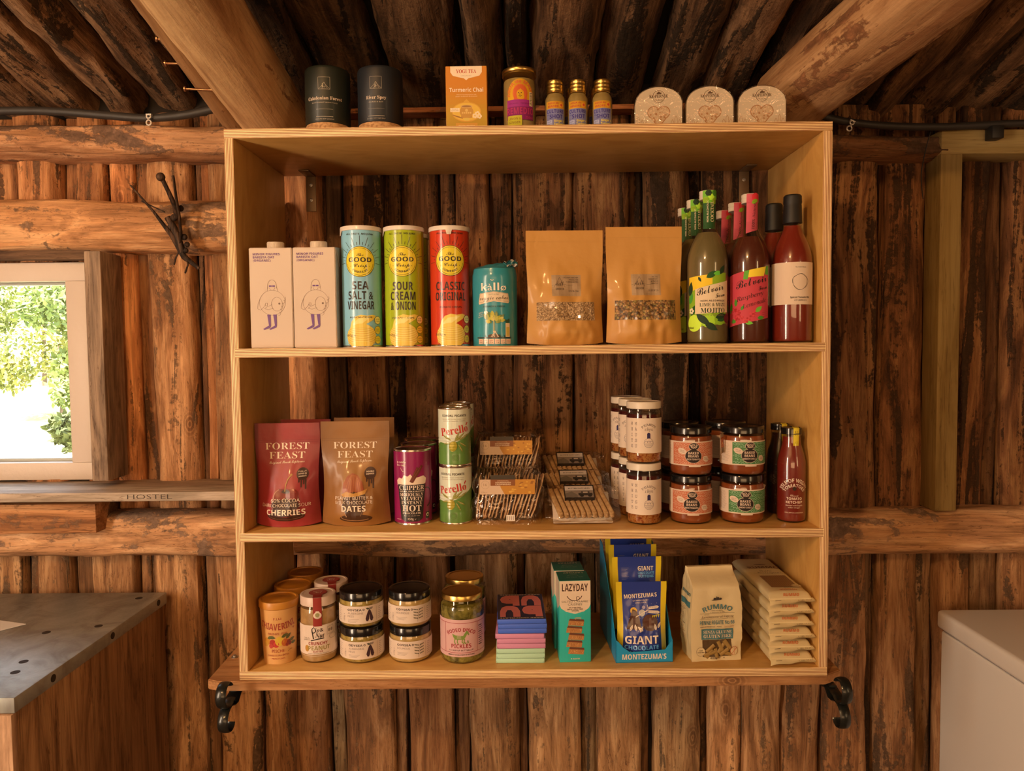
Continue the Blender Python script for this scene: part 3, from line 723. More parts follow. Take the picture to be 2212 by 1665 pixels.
for r_, z_, nm, m_ in ((.0078, .0015, 'washer', steel),):
    s_ = MB().lathe([(.0078, .0), (.0078, .0016), (.004, .002), (.0038, .005), (.002, .006), (0, .006)], 18); s_.build('bolt', steel, plank, loc=p)
def spiral(cy, cz, r0, r1, a0, a1, n=34): return [V((0, cy + (r0 + (r1 - r0) * i / n) * cos(rad(a0 + (a1 - a0) * i / n)), cz + (r0 + (r1 - r0) * i / n) * sin(rad(a0 + (a1 - a0) * i / n)))) for i in range(n + 1)]
def bracket(label, x, tw):
    t = thing('iron_bracket', label, 'bracket', (x, .375, -.021), group='scroll brackets under the plank')
    off = V((0, -.375, 0)); W = .0105
    P = lambda pts: [p + off for p in pts]
    MB().tube([(0, -.003, .0), (0, -.003, -.060)], .0022, 12, rx=.0095, up=(0, 1, 0)).build('wall_plate', iron, t)
    for z in (-.012, -.046):
        s_ = MB().lathe([(.0042, 0), (.0042, .0012), (.0025, .0016), (.002, .001), (0, .001)], 14); s_.xf(Matrix.Translation((0, -.0055, z)) @ Matrix.Rotation(rad(90), 4, 'X')); s_.build('screw', steel, t)
    MB().tube([(0, -.004, -.0028), (0, -.37, -.0028)], .0024, 8, rx=W * .8, up=(0, 0, 1)).build('top_bar', iron, t)
    MB().tube(P([V((0, .03, -.003)), V((0, -.006, -.010))] + spiral(-.036, .012, .030, .018, -50, -330)), W, 8, rx=.0026, up=(1, 0, 0)).build('upper_scroll', iron, t)
    MB().tube(P([V((0, .03, -.008)), V((0, .006, -.026))] + spiral(-.030, -.047, .030, .017, 48, 325)), W, 8, rx=.0026, up=(1, 0, 0)).build('lower_scroll', iron, t)
    n = 40; pts = [V((0, -.006 - .345 * i / n, -.046 + .030 * i / n - .012 * sin(pi * i / n))) for i in range(n + 1)]
    mb = MB(); b = 0
    for i, p in enumerate(pts):
        a = rad(clampf((i / n - .3) / .4) * 360 * tw); w = .0048; u = V((cos(a), 0, sin(a))) * w; q = V((-sin(a), 0, cos(a))) * .0016
        mb.v += [tuple(p + u + q), tuple(p - u + q), tuple(p - u - q), tuple(p + u - q)]
    for i in range(n):
        for k_ in range(4):
            q = (k_ + 1) % 4; mb.f.append([i * 4 + k_, i * 4 + q, i * 4 + 4 + q, i * 4 + 4 + k_]); mb.m.append(0); mb.c.append((.1,) * 3)
    mb.build('twisted_strut', iron, t)
bracket('black iron scroll bracket under the left end of the plank', -.6155, 1)
bracket('black iron scroll bracket under the right end of the plank', .6145, -1)

# ------------------------------------------------------------------ outdoors seen through the window
gk = NT('pale_grass'); tc = gk.n('TexCoord'); n = gk.noise(tc.outputs['Object'], .8, 6, 1); n2 = gk.noise(tc.outputs['Object'], 9, 4)
gk.l(gk.mix(.3, gk.ramp(n, [(.3, (.34, .33, .13)), (.55, (.55, .52, .28)), (.75, (.72, .68, .5))]), gk.ramp(n2, [(.3, (.5, .5, .4)), (.7, (1, 1, 1))]), 'MULTIPLY'), gk.p.inputs['Base Color']); gk.p.inputs['Roughness'].default_value = .9
def lawn(u, v):
    x, y = u, v; z = -.9 - .012 * (y - .5) + (max(0, y - 17) * .24) + .12 * noise.noise((x * .3, y * .3, 1)); return (x, y, z)
g = MB().grid(lawn, lp(-40, 20, 60), lp(.6, 60, 60), flip=False).build('ground', gk.m); tag(g, kind='structure')
lk = NT('sunlit_leaves'); oi = lk.n('ObjectInfo'); tc = lk.n('TexCoord'); n = lk.noise(tc.outputs['Object'], 2.5, 4)
lk.l(lk.mix(1, lk.ramp(n, [(.3, (.08, .11, .03)), (.5, (.20, .22, .07)), (.7, (.34, .32, .13))]), oi.outputs['Color'], 'MULTIPLY'), lk.p.inputs['Base Color']); lk.p.inputs['Roughness'].default_value = .7
trunkm = mat('shrub_bark', (.12, .08, .05), .9)
def shrub(label, x, y, w, h, n, tn, seed):
    rr = random.Random(seed); z = lawn(x, y)[2]; t = thing('shrub', label, 'shrub', (x, y, z), group='shrubs outside the window'); mb = MB()
    cl = [(rr.uniform(-.5, .5) * w, rr.uniform(-.3, .3) * w, h * rr.uniform(.25, .85), rr.uniform(.16, .3) * w) for _ in range(9)]
    for _ in range(n):
        cx, cy, cz, r = rr.choice(cl); d = V((rr.gauss(0, 1), rr.gauss(0, 1), rr.gauss(0, 1))).normalized() * r * rr.uniform(.5, 1)
        p = V((cx, cy, cz)) + d; a = V((rr.gauss(0, 1), rr.gauss(0, 1), rr.gauss(0, 1))).normalized(); b = a.orthogonal().normalized(); s_ = rr.uniform(.05, .11)
        mb.add([p, p + a * s_ + b * s_ * .4, p + a * s_ * 2, p + a * s_ - b * s_ * .4], [(0, 1, 2, 3)])
    mb.build('foliage', lk.m, t).color = (*tn, 1)
    MB().tube([(0, 0, -.1), (.05, 0, h * .35), (-.05, .05, h * .7)], [.07, .05, .02], 8).build('trunk', trunkm, t)
shrub('tall green shrub at the top right of the window view', -9.0, 14.3, 2.0, 3.5, 4600, (1.0, 1.15, .95), 1)
shrub('yellow-green shrub in the middle of the window view', -11.6, 17.2, 2.6, 2.7, 4200, (1.3, 1.2, .8), 2)
shrub('low dark bush standing in for the shadow at the foot of the yellow-green shrubs outside', -8.0, 11.9, .9, .55, 1500, (.5, .55, .5), 3)  # dark tint stands for the shadow under the shrubs
shrub('pale leafy shrub far behind the others in the window view', -14.2, 20.6, 3.0, 4.4, 4600, (1.1, 1.15, .9), 4)
# ------------------------------------------------------------------ goods: shared builders
INK = (.018, .012, .016); CREAM = (.80, .72, .60); WHITE = (.82, .78, .72)
def face(X, Y): return atan2(CAM.x - X, Y - CAM.y)
def cyl(xl, xr, yt, Yf, z, ym):
    r = .04
    for _ in range(4): r = (xr - xl) * (Yf + r + 1.4819) / 3200
    m = (xl + xr) / 2; return onY(m, ym, Yf + r).x, Yf + r, r, onY(m, yt, Yf).z - z
def lid(t, r, z0, z1, m, ribs=0, name='lid', inset=.0012):
    pr = [(r * .95, z0), (r, z0 + .0008)]
    n = ribs
    for i in range(n): pr += [(r, z0 + (z1 - z0) * (i + .3) / (n + .6)), (r * .965, z0 + (z1 - z0) * (i + .55) / (n + .6)), (r, z0 + (z1 - z0) * (i + .8) / (n + .6))]
    pr += [(r, z1 - .0016), (r * .985, z1 - .0004), (r * .95, z1), (r * .86, z1), (r * .83, z1 - inset), (0, z1 - inset)]
    return MB().lathe(pr, 48, col=(.8, .8, .8)).build(name, m, t)
def jarprof(r, h, rn, zs): return [(r * .80, 0), (r * .93, .0015), (r * .985, .005), (r, .010), (r, zs), (r * .985, zs + .004), ((r + rn) / 2, zs + .009), (rn, zs + .013), (rn, h)]
def jar(t, r, h, lidh, lidr, content, lidmat, fill=None, rn=None, zs=None, ribs=0):
    rn = rn or r * .9; zs = zs or h - lidh - .012; pr = jarprof(r, h - lidh * .4, rn, zs)
    MB().lathe(pr, 56).build('glass_jar', glass, t)
    f = fill or zs + .008; ip = [(max(0, a - .0016), b + .002) for a, b in pr if b + .002 < f]
    last = ip[-1][0]; ip += [(last if f <= zs else min(last, rn + .001) - .0005, f), (0, f)]
    MB().lathe(ip, 56).build('contents', content, t)
    lid(t, lidr, h - lidh, h, lidmat, ribs)
    return pr
def label(t, art, prof, m=paper, name='label', du=4, dv=1e9, a0=0):
    mb = MB(); art.emit(mb, cylmap(prof, a0), du, dv); return mb.build(name, m, t, 60)
def straight(r, h): return [(r, 0), (r, h)]

# =============================================================== on top of the unit
ZT = H + EPS
cork = speckle('cork_base', [(.35, (.36, .19, .08)), (.6, (.58, .36, .17))], 160, .75, coat=0)
def candle(lb, xl, xr, yt, col, txt, tw, sub_, off):
    X, Y, r, h = cyl(xl, xr, yt, .05, ZT, 200); t = thing('candle_cup', lb, 'candle', (X, Y, ZT), face(X, Y) + off, 'candle cups on top of the shelf unit')
    MB().lathe([(r * .95, 0), (r * .96, .001), (r * .97, .026), (r * .9, .026)], 56).build('base', cork, t)
    mb = MB().lathe([(r * .97, .0262), (r, .028), (r, h - .006), (r * .985, h - .002), (r * .955, h), (r * .90, h - .002), (r * .88, h - .02), (0, h - .02)], 64, col=col)
    A = Art(); g = (.40, .36, .30); A.line([(-12, 92), (12, 92), (12, 116), (-12, 116)], .55, g, closed=True)
    A.line([(-11, 93), (-5, 98), (-2, 102), (0, 105.5), (3, 101), (6, 97.5), (11, 93)], .5, g).line([(-4, 93), (-1, 97), (1, 95.5), (3, 98.5), (7, 93)], .4, g)
    A.text(txt, 0, 71, 6.6, (.62, .52, .42), w=tw, f='S'); A.text(sub_, 0, 64, 2.2, g, w=tw * .72)
    A.line([(-17, 52), (17, 52)], .4, g); A.line([(-17, 37), (17, 37)], .7, (.5, .45, .36)); A.text('LUXURY SOY CANDLE', 0, 31, 2.2, g, w=38)
    A.emit(mb, cylmap(straight(r, h)), 4); mb.build('cup', mat('matte_print', rough=.5, attr=True, coat=.05), t)
candle('dark green candle cup with cork base, lettered Caledonian Forest', 661, 755, 139, (.010, .014, .009), 'Caledonian Forest', 74, 'BLACKCURRANT SANDALWOOD', -.16)
candle('navy blue candle cup with cork base, lettered River Spey', 774, 869, 139, (.010, .013, .019), 'River Spey', 42, 'GORSE & BAY', -.2)
# tea box
p0, p1 = onY(963, 210, .05), onY(1052, 210, .05); w = p1.x - p0.x; h = onY(1007, 143, .05).z - ZT; X = (p0.x + p1.x) / 2
t = thing('tea_box', 'orange turmeric chai tea box standing on top of the shelf unit', 'box', (X, .05, ZT))
OR, YE = O('#d07010', .95), O('#c08410', .9)
mb = MB().box(-w / 2, 0, 0, w / 2, .062, h, col=OR, bev=.0008); wm = w * 500; hm = h * 1000; A = Art()
for i in range(14): A.rect(-wm + .5, hm * i / 14, wm - .5, hm * (i + 1) / 14, tuple(YE[j] + (OR[j] - YE[j]) * sm((i - 2) / 8) for j in range(3)), 1)
A.poly([(-32, hm), (-32, hm - 12), (-27, hm - 19), (-15, hm - 22), (-5, hm - 24), (0, hm - 28), (5, hm - 24), (15, hm - 22), (27, hm - 19), (32, hm - 12), (32, hm)], (.80, .68, .52), 2)
RD = (.50, .06, .02); A.text('YOGI TEA', 0, hm - 14, 7.5, RD, w=41, f='S', l=3); A.text('ORGANIC', 0, hm - 20, 1.8, (.4, .3, .2), w=22)
A.text('Turmeric Chai', 0, 82, 8.2, (.85, .75, .62), w=69, f='B', l=4); A.text('delicious & warming spiced tea with', 0, 76, 1.8, (.8, .65, .5), w=40); A.text('ginger, cardamom & cinnamon', 0, 72.5, 1.8, (.8, .65, .5), w=44)
BR = (.30, .13, .03)
A.circ(0, 42, 30, (.62, .34, .04), 2, ry=20); A.poly([(-8, 60), (0, 68), (8, 60)], (.62, .34, .04), 2); A.circ(0, 42, 28, (.70, .46, .06), 3, ry=18)
A.rect(-11, 30, 11, 52, (.45, .24, .05), 4).circ(0, 42, 14, (.50, .27, .05), 4, ry=12).circ(0, 53, 12.5, (.62, .40, .14), 5, ry=3).circ(0, 53, 10, (.30, .15, .05), 6, ry=2)
for i in range(5): A.circ(-8 + 4 * i, 40, 1.6, (.68, .48, .16), 6)
A.circ(0, 45, 3, (.65, .45, .15), 6).rect(-33, 42, -14, 50, (.82, .70, .52), 6).text('Great in', -23.5, 47, 1.7, BR, w=12, l=7).text('Golden Milk', -23.5, 43.6, 1.7, BR, w=15, l=7)
for x, y in ((22, 38), (17, 34), (26, 33)): 
    for a in range(5): A.circ(x + 3 * cos(a * 1.256), y + 3 * sin(a * 1.256), 2.4, (.80, .68, .48), 6, n=10)
    A.circ(x, y, 1.6, (.7, .45, .05), 7, n=10)
for i in range(4): A.line([(-28 + 2 * i, 36 - i), (-14 + 2 * i, 32 - i)], 1.3, BR, 6)
A.circ(0, 27, 6, (.66, .50, .10), 7, ry=3); A.poly([(-22, 20), (22, 20), (22, 8), (0, 2), (-22, 8)], (.60, .30, .03), 2); A.text('warming, stimulating', 0, 14, 2.1, (.85, .72, .5), w=33); A.text('17 tea bags', 0, 9.5, 1.8, (.85, .72, .5), w=16)
A.emit(mb, front(0)); mb.build('carton', card, t)
# big ginger jar and the small shot bottles
ging = speckle('ginger_drink', [(.35, (.30, .21, .07)), (.65, (.40, .29, .11))], 14, .3, coat=.3, bump=.05)
X, Y, r, h = cyl(1087, 1157, 142, .05, ZT, 210); t = thing('drink_jar', 'tall glass jar of lemon and ginger drink with gold lid', 'jar', (X, Y, ZT), face(X, Y) + .05)
pr = jar(t, r, h, .012, r * 1.04, ging, gold, fill=h - .022, rn=r * .97, zs=h - .03, ribs=1)
YL, PK, PU = O('#dc9014', .95), O('#a52870', .9), O('#7a1050', .8); A = Art()
A.circ(0, 78, 27, YL, 1, n=30, ry=30).rect(-27, 66, 27, 78, YL, 1).circ(0, 79, 15.5, (.62, .14, .03), 2, ry=18)
A.circ(1, 78, 10.5, YL, 3, ry=12).poly([(-13, 66), (-12, 88), (-4, 95), (6, 94), (13, 88), (14, 66), (9, 66), (7, 82), (0, 88), (-6, 80), (-7, 66)], (.58, .11, .03), 4)
A.circ(-1, 77, 6.5, YL, 5, ry=8.5).circ(-3.4, 79, 1, INK, 6, n=10).circ(2.2, 79, 1, INK, 6, n=10).line([(-3, 73), (0, 72), (3, 73.4)], .9, INK, 6).line([(-.6, 78), (-1.2, 75.4), (.4, 75.2)], .6, INK, 6)
A.text('AGUA de MADRE', 0, 99, 6.4, (.62, .14, .05), w=78, f='B', arc=22, l=4)
A.rect(-29, 52, 29, 66, PK, 3).text('ORGANIC', -14, 57, 2.6, PU, w=20, l=4).text('FERMENTED', 12, 57, 2.6, PU, w=22, l=4).rect(-29, 26, 29, 52, O('#8e1a58', .8), 3)
A.text('REMEDIO', 0, 37, 13, (.40, .03, .14), w=58, f='B', l=5).text('250ml', 19, 28, 5, (.42, .04, .18), w=18, f='B', l=5)
A.rect(-27, 14, 3, 34, O('#c8a828', .9), 6).text('LEMON &', -12, 25.5, 4.6, (.25, .16, .02), w=25, f='B', l=7).text('GINGER', -12, 18, 4.6, (.25, .16, .02), w=24, f='B', l=7)
A.rect(19, 54, 27, 82, (.75, .64, .42), 6)
for i in range(11): A.rect(20, 56 + 2.3 * i, 26, 56 + 2.3 * i + (.7, 1.3, .9)[i % 3], INK, 7)
label(t, A, pr)
def shot():
    X, Y, r, h = cyl(1177, 1221, 169, .05, ZT, 220); t = thing('shot_bottle', '', 'bottle', (X, Y, ZT), face(X, Y), 'small turmeric shot bottles')
    pr = [(r * .85, 0), (r, .004), (r, .066), (r * .96, .071), (r * .78, .078), (r * .74, h - .022)]
    MB().lathe(pr, 40).build('glass_bottle', glass, t); ip = [(a - .0013, b + .002) for a, b in pr[:5]] + [(r * .7, .080), (0, .080)]
    MB().lathe(ip, 40).build('drink', ging, t); lid(t, r * .80, h - .026, h, gold, 3, 'screw_cap', .0005)
    A = Art(); A.rect(-20, 47, 20, 62, O('#d88a18', .9), 1).text('AGUA de', -4, 56, 3.6, (.45, .06, .04), w=23, f='B').text('MADRE', -4, 49.5, 4, (.45, .06, .04), w=22, f='B').circ(13, 54, 5, (.7, .32, .03), 2).circ(13, 54, 2.4, (.55, .08, .03), 3)
    VI = O('#3c2a72', .9); A.rect(-20, 12, 20, 47, O('#8c7ca0', .75), 1).text('CULTURE', 0, 38, 7, VI, w=36, f='B').text('THE', -15, 33, 2.4, VI, w=6).text('SHOT', 2, 27, 8, VI, w=27, f='B')
    A.rect(-18, 13, -6, 24, O('#b0a0b4', 1.0), 2).text('GUT', -12, 19.5, 2.6, VI, w=8).text('HEALTH', -12, 15, 2.4, VI, w=10); A.text('Ginger &', 9, 20, 4.6, O('#d0a828', 1.3), w=22, f='B').text('Turmeric', 9, 13.5, 4.6, O('#d0a828', 1.3), w=23, f='B')
    label(t, A, straight(r, h)); return t
s0 = shot(); s0['label'] = 'small gold-capped shot bottle standing next to the tall drink jar'
for lb, px, dy in (('middle of the three front gold-capped shot bottles', 1247.5, 0), ('gold-capped shot bottle nearest the arched cookie boxes', 1300.5, 0), ('shot bottle half hidden behind the middle front one', 1239, .048), ('shot bottle half hidden behind the one nearest the cookie boxes', 1292, .048)):
    p = onY(px, 220, s0.location.y + dy); dup(s0, lb, (p.x, s0.location.y + dy, ZT), face(p.x, .07) - (.1 if dy else 0))
# arched cookie boxes in film
kp = None
for i, (xl, xr, yt, lb) in enumerate(((1372, 1474, 187, 'arched pale cookie box in clear film beside the shot bottles'), (1484, 1583, 184, 'middle one of the three arched cookie boxes in clear film'), (1595, 1697, 178, 'arched cookie box in clear film next to the log brace'))):
    p0, p1 = onY(xl, 220, .05), onY(xr, 220, .05); X = (p0.x + p1.x) / 2
    if kp is None:
        w = .0955; h = onY(1423, 187, .05).z - ZT; t = kp = thing('cookie_box', lb, 'box', (X, .05, ZT), face(X, .05) * .3, 'arched cookie boxes on top of the shelf unit')
        def arch(g, n=20):
            ww = w / 2 + g; zz = h - ww * .78; return [(-ww, -g * 0), (ww, 0)] + [(ww * cos(a), zz + (h + g - zz) * sin(a) ** .9) for a in lp(0.0, pi, n)]
        def extr(g, y0, y1, col):
            m = MB(); o = arch(g); n = len(o); m.add([(x, y0, z) for x, z in o] + [(x, y1, z) for x, z in o], [tuple(range(n)), tuple(range(n, 2 * n))[::-1]] + [(i, i + n, (i + 1) % n + n, (i + 1) % n) for i in range(n)], col=col); return m
        CB = (.62, .53, .40); mb = extr(-.001, 0, .060, CB); A = Art(); B1, B2 = (.12, .07, .04), (.40, .20, .09); hm = h * 1000
        A.circ(0, hm - 20, 12.5, B1, 1).circ(0, hm - 20, 11.6, CB, 2).text('KOPERNIK', 0, hm - 22.5, 6, B1, w=38, f='S', l=4).text('TORUN', 0, hm - 28.5, 3, B1, w=15, l=4)
        A.circ(0, hm - 12.5, 2.2, B1, 4).poly([(-5, hm - 15.5), (5, hm - 15.5), (3, hm - 12), (-3, hm - 12)], B1, 4).circ(4.5, hm - 13.5, 1.4, B1, 4).text('1763', 0, hm - 36, 1.6, B1, w=5)
        A.circ(-10, 36, 13, B2, 1).circ(10, 36, 13, B2, 1).poly([(-22.5, 33), (0, 4), (22.5, 33), (0, 44)], B2, 1).circ(-10, 36, 11.4, (.56, .42, .28), 2).circ(10, 36, 11.4, (.56, .42, .28), 2).poly([(-20, 32), (0, 7), (20, 32), (0, 42)], (.56, .42, .28), 2)
        rr = random.Random(3)
        for _ in range(46):
            x, y = rr.uniform(-17, 17), rr.uniform(12, 44)
            if abs(x) < (y - 5) * .75: A.circ(x, y, rr.uniform(.8, 2.4), (.44, .24, .12) if rr.random() < .6 else (.66, .52, .36), 3, n=9)
        for x0 in (-44, -36, -28, 25, 32, 39):
            hh = rr.uniform(12, 26); A.line([(x0, 2), (x0, hh), (x0 + 2.6, hh + 5), (x0 + 5.2, hh), (x0 + 5.2, 2)], .6, B2, 2); A.line([(x0 + 1.4, 6), (x0 + 1.4, 11)], .8, B2, 2).line([(x0 + 3.8, 6), (x0 + 3.8, 11)], .8, B2, 2)
        for _ in range(40): x = rr.uniform(-45, 45); y = rr.uniform(2, 10); A.line([(x, y), (x + rr.uniform(-2, 2), y + rr.uniform(1, 3))], .5, B2, 2)
        A.emit(mb, front(0), clip=(-w * 500, 0, w * 500, 200)); mb.build('carton', paper, t)
        fm = extr(.0012, -.0012, .0612, (.8, .8, .8)); bm = bmesh.new()
        fo = fm.build('film_wrap', film, t, 20)
    else: dup(kp, lb, (X, .05, ZT), face(X, .05) * .3)

# =============================================================== first shelf
Z1S = Z1 + EPS
# oat drink cartons
w, h, dp = .086, onY(585, 535, .022).z - Z1S, .068; PUR = (.135, .055, .26); CW = (.60, .50, .425)
t = thing('drink_carton', 'pale oat drink carton with purple lettering next to the left side panel', 'carton', (onY(586, 640, .022).x, .022, Z1S), face(-.52, 0) * .10, 'oat drink cartons')
bm = bmesh.new(); hb = h + .007
vs = [bm.verts.new(q) for q in ((-w / 2, 0, 0), (w / 2, 0, 0), (w / 2, dp, 0), (-w / 2, dp, 0), (-w / 2, 0, h), (w / 2, 0, h), (w / 2, dp, hb), (-w / 2, dp, hb))]
for f in ((3, 2, 1, 0), (4, 5, 6, 7), (0, 1, 5, 4), (1, 2, 6, 5), (2, 3, 7, 6), (3, 0, 4, 7)): bm.faces.new([vs[i] for i in f])
bmesh.ops.bevel(bm, geom=bm.edges[:], offset=.0016, segments=3, affect='EDGES')
mb = MB().bm(bm, col=CW); A = Art(); hm = h * 1000; GR = (.16, .10, .08)
for i, (s_, ww) in enumerate((('MINOR FIGURES', 54), ('BARISTA OAT', 43), ('(ORGANIC)', 36))): A.text(s_, -35, hm - 15 - 6.4 * i, 4.4, PUR, w=ww, f='B', al='l')
cx, cy = 2, 92                                     # a round feathered figure on purple legs
A.arc(cx, cy, 26, 60, 300, .5, GR, n=30, ry=25); A.arc(cx, cy, 26, -60, 60, .5, GR, n=16, ry=25)
A.arc(cx, cy + 33, 9, -20, 200, .6, GR, n=18, ry=13).line([(cx - 9, cy + 33), (cx - 9.5, cy + 23)], .5, GR).line([(cx + 9, cy + 33), (cx + 11, cy + 23)], .5, GR).arc(cx, cy + 30, 5, 180, 360, .5, GR)
A.rect(cx - 6, cy + 32, cx - .5, cy + 35, PUR, 3).rect(cx + .6, cy + 32, cx + 6, cy + 35, PUR, 3)
for i in range(6): A.arc(cx + 23 - i * 2.2, cy + 8 - i * 6, 4, -100, 60, .45, GR, n=6)
A.arc(cx + 9, cy - 3, 11, 0, 360, .5, GR, n=24, ry=14).circ(cx + 14, cy - 2, 2, GR, 3, n=12).line([(cx - 1, cy - 4), (cx - 12, cy - 9), (cx - 16, cy - 12), (cx - 8, cy - 14), (cx + 2, cy - 11)], .5, GR)
A.line([(cx - 23, cy + 12), (cx - 29, cy - 2), (cx - 30, cy - 12), (cx - 24, cy - 15), (cx - 17, cy - 8), (cx - 14, cy - 3)], .5, GR).line([(cx - 14, cy - 1), (cx - 10, cy - 1), (cx - 10, cy - 6), (cx - 14, cy - 6)], .5, GR, closed=True)
for dx in (0, 12): A.poly([(cx - 11 + dx, cy - 24), (cx - 4 + dx, cy - 24), (cx - 4 + dx, cy - 46), (cx - 1 + dx - 4, cy - 50), (cx - 12 + dx - 5, cy - 55), (cx - 12 + dx - 8, cy - 53), (cx - 8 + dx, cy - 46)], PUR, 3)
A.emit(mb, front(0)); mb.build('carton', card, t)
MB().add([(w / 2 + .0006, .004, h - .006), (w / 2 + .0006, dp - .004, h - .002), (w / 2 + .0006, dp * .5, h - .036), (w / 2 + .0016, .004, h - .006), (w / 2 + .0016, dp - .004, h - .002), (w / 2 + .0016, dp * .5, h - .036)], [(2, 1, 0), (3, 4, 5), (0, 1, 4, 3), (1, 2, 5, 4), (2, 0, 3, 5)], col=(.58, .48, .40)).build('side_flap', card, t)
pr = [(.0155, 0), (.0165, .001), (.0165, .0115), (.0155, .013), (0, .013)]; cp = MB().lathe(pr, 40, col=(.66, .56, .46))
for i in range(40):
    a = 2 * pi * i / 40; cp.tube([(.0166 * sin(a), -.0166 * cos(a), .001), (.0166 * sin(a), -.0166 * cos(a), .011)], .0005, 4, col=(.66, .56, .46))
cp.build('screw_cap', card, t, loc=(.004, .026, h + .002), rot=(rad(5), 0, 0))
dup(t, 'pale oat drink carton with purple lettering beside the blue crisp tube', (onY(679, 640, .022).x + .001, .022, Z1S), face(-.44, 0) * .08)
# crisp tubes
milky = mat('milky_plastic', (.70, .64, .58), .3, coat=.2)
def tube_can(lb, xl, xr, yt, col, col2, lines, wd, potato_y, off, tab):
    X, Y, r, h = cyl(xl, xr, yt, .022, Z1S, 620); t = thing('crisp_tube', lb, 'crisps', (X, Y, Z1S), face(X, Y) + off, 'tubes of crisps')
    rb = r * .965; mb = MB().lathe([(rb, 0), (rb, .0015)], 64).lathe([(rb * .985, .002), (rb * .985, h - .008)], 64, col=col)
    DK = (.025, .02, .022); YW = O('#dcae28', 1.15); A = Art(); R = 31; cy = 173
    A.text('ALL TASTE, NO JUNK', 0, 227, 3.4, DK, w=58, f='B')
    for i in range(-10, 11):
        a = rad(90 + i * 9.4); r0, r1 = R + 3, R + (21 if i % 2 == 0 else 9) - abs(i) * .35; A.line([(r0 * cos(a), cy + r0 * sin(a)), (r1 * cos(a), cy + r1 * sin(a))], .9, DK)
    A.circ(0, cy, R, DK, 2, n=40).circ(0, cy, R - 1.0, YW, 3, n=40).arc(0, cy, R - 3.6, 35, 145, .7, DK, 4).arc(0, cy, R - 3.6, -8, -172, .7, DK, 4, n=30)
    A.text('The', 0, cy + 11, 6.2, DK, w=15, f='C', l=4).text('GOOD', 0, cy - .5, 9, DK, w=47, f='B', l=4).text('Crisp', 1, cy - 11, 6.6, DK, w=27, f='C', l=4).text('COMPANY', 0, cy - 23.2, 4.3, DK, w=36, f='B', arc=-24, l=4)
    A.circ(-19, cy - 9, .7, DK, 4, n=8).circ(19, cy - 9, .7, DK, 4, n=8)
    for s_, y, ww in lines: A.text(s_, 0, y, 16.5, DK, w=ww, f='B')
    A.text('POTATO CRISPS', 0, potato_y, 3.2, DK, w=46, f='B')
    C1, C2, C3 = O('#d2a040', 1.35), O('#c08830', 1.3), O('#dcb468', 1.3)
    A.poly([(-22, 18), (-25, 34), (-20, 52), (-12, 62), (0, 66), (12, 64), (24, 66), (32, 64), (26, 56), (12, 48), (2, 40), (-8, 28), (-14, 18)], C1, 2).poly([(-18, 30), (-16, 48), (-6, 58), (6, 60), (20, 62), (10, 54), (-4, 44), (-12, 32)], C3, 3)
    A.circ(0, 22, 31, C1, 4, ry=26, n=36)
    for i in range(8): A.arc(0, 30 - i * 3.6, 30, 15, 165, .9, C2, 5, ry=9, n=16).arc(0, 28.6 - i * 3.6, 30, 18, 162, .6, C3, 5, ry=9, n=16)
    A.text('160g e', -22, 22, 5, (.08, .05, .02), w=22, l=6)
    for i, (a, b) in enumerate((('GLUTEN', 'FREE'), ('NO', 'ADDED MSG'), ('NO ARTIFICIAL', 'FLAVOURS'))):
        y = 55 - i * 20; A.circ(36, y, 8.4, DK, 6, n=24).circ(36, y, 7.7, YW if i else C3, 7, n=24).text(a, 36, y + 1, 2, DK, w=10, l=8).text(b, 36, y - 3, 2, DK, w=11, l=8)
    A.rect(48, 3, 130, h * 1000 - 9, col2, 1)
    A.emit(mb, cylmap(straight(rb * .985, h)), 4, clip=(-120, 2, 130, h * 1000 - 8)); mb.build('tube', gloss, t)
    MB().lathe([(rb * .99, 0), (rb, .0005), (rb, .003), (rb * .985, .004)], 64).build('bottom_rim', tin, t)
    lb_ = MB().lathe([(r * .985, h - .009), (r, h - .0085), (r, h - .002), (r * .985, h), (r * .93, h), (r * .90, h - .004), (0, h - .004)], 64)
    a = tab
    for q in (-.16, -.08, 0, .08): lb_.add([(r * 1.005 * sin(a + q), -r * 1.005 * cos(a + q), h - .008), (r * 1.005 * sin(a + q + .08), -r * 1.005 * cos(a + q + .08), h - .008), (r * 1.02 * sin(a + q * .6 + .04), -r * 1.02 * cos(a + q * .6 + .04), h - .018), (r * 1.02 * sin(a + q * .6), -r * 1.02 * cos(a + q * .6), h - .018)], [(0, 1, 2, 3), (3, 2, 1, 0)])
    lb_.build('plastic_lid', milky, t); return t
tube_can('light blue crisp tube of sea salt and vinegar flavour', 738, 826, 486, O('#8fb0bc', .95), O('#6ea890', .9), (('SEA', 117, 33), ('SALT &', 97, 52), ('VINEGAR', 77, 57)), 67, 59, -.08, -1.2)
g0 = tube_can('front green crisp tube of sour cream and onion flavour', 830, 918, 486, O('#a09a14', 1.1), O('#90801a', .9), (('SOUR', 115, 42), ('CREAM', 95, 53), ('& ONION', 75, 53)), 66, 57, -.10, -1.25)
Xb = onY(886, 620, g0.location.y + .092).x; dup(g0, 'green crisp tube mostly hidden behind the front green one', (Xb, g0.location.y + .092, Z1S), face(Xb, .2))
tube_can('red crisp tube of classic original flavour', 928, 1016, 486, O('#c43016', 1.1), O('#b02a14', 1.0), (('CLASSIC', 114, 63), ('ORIGINAL', 93, 66)), 82, 78, .03, -.05)
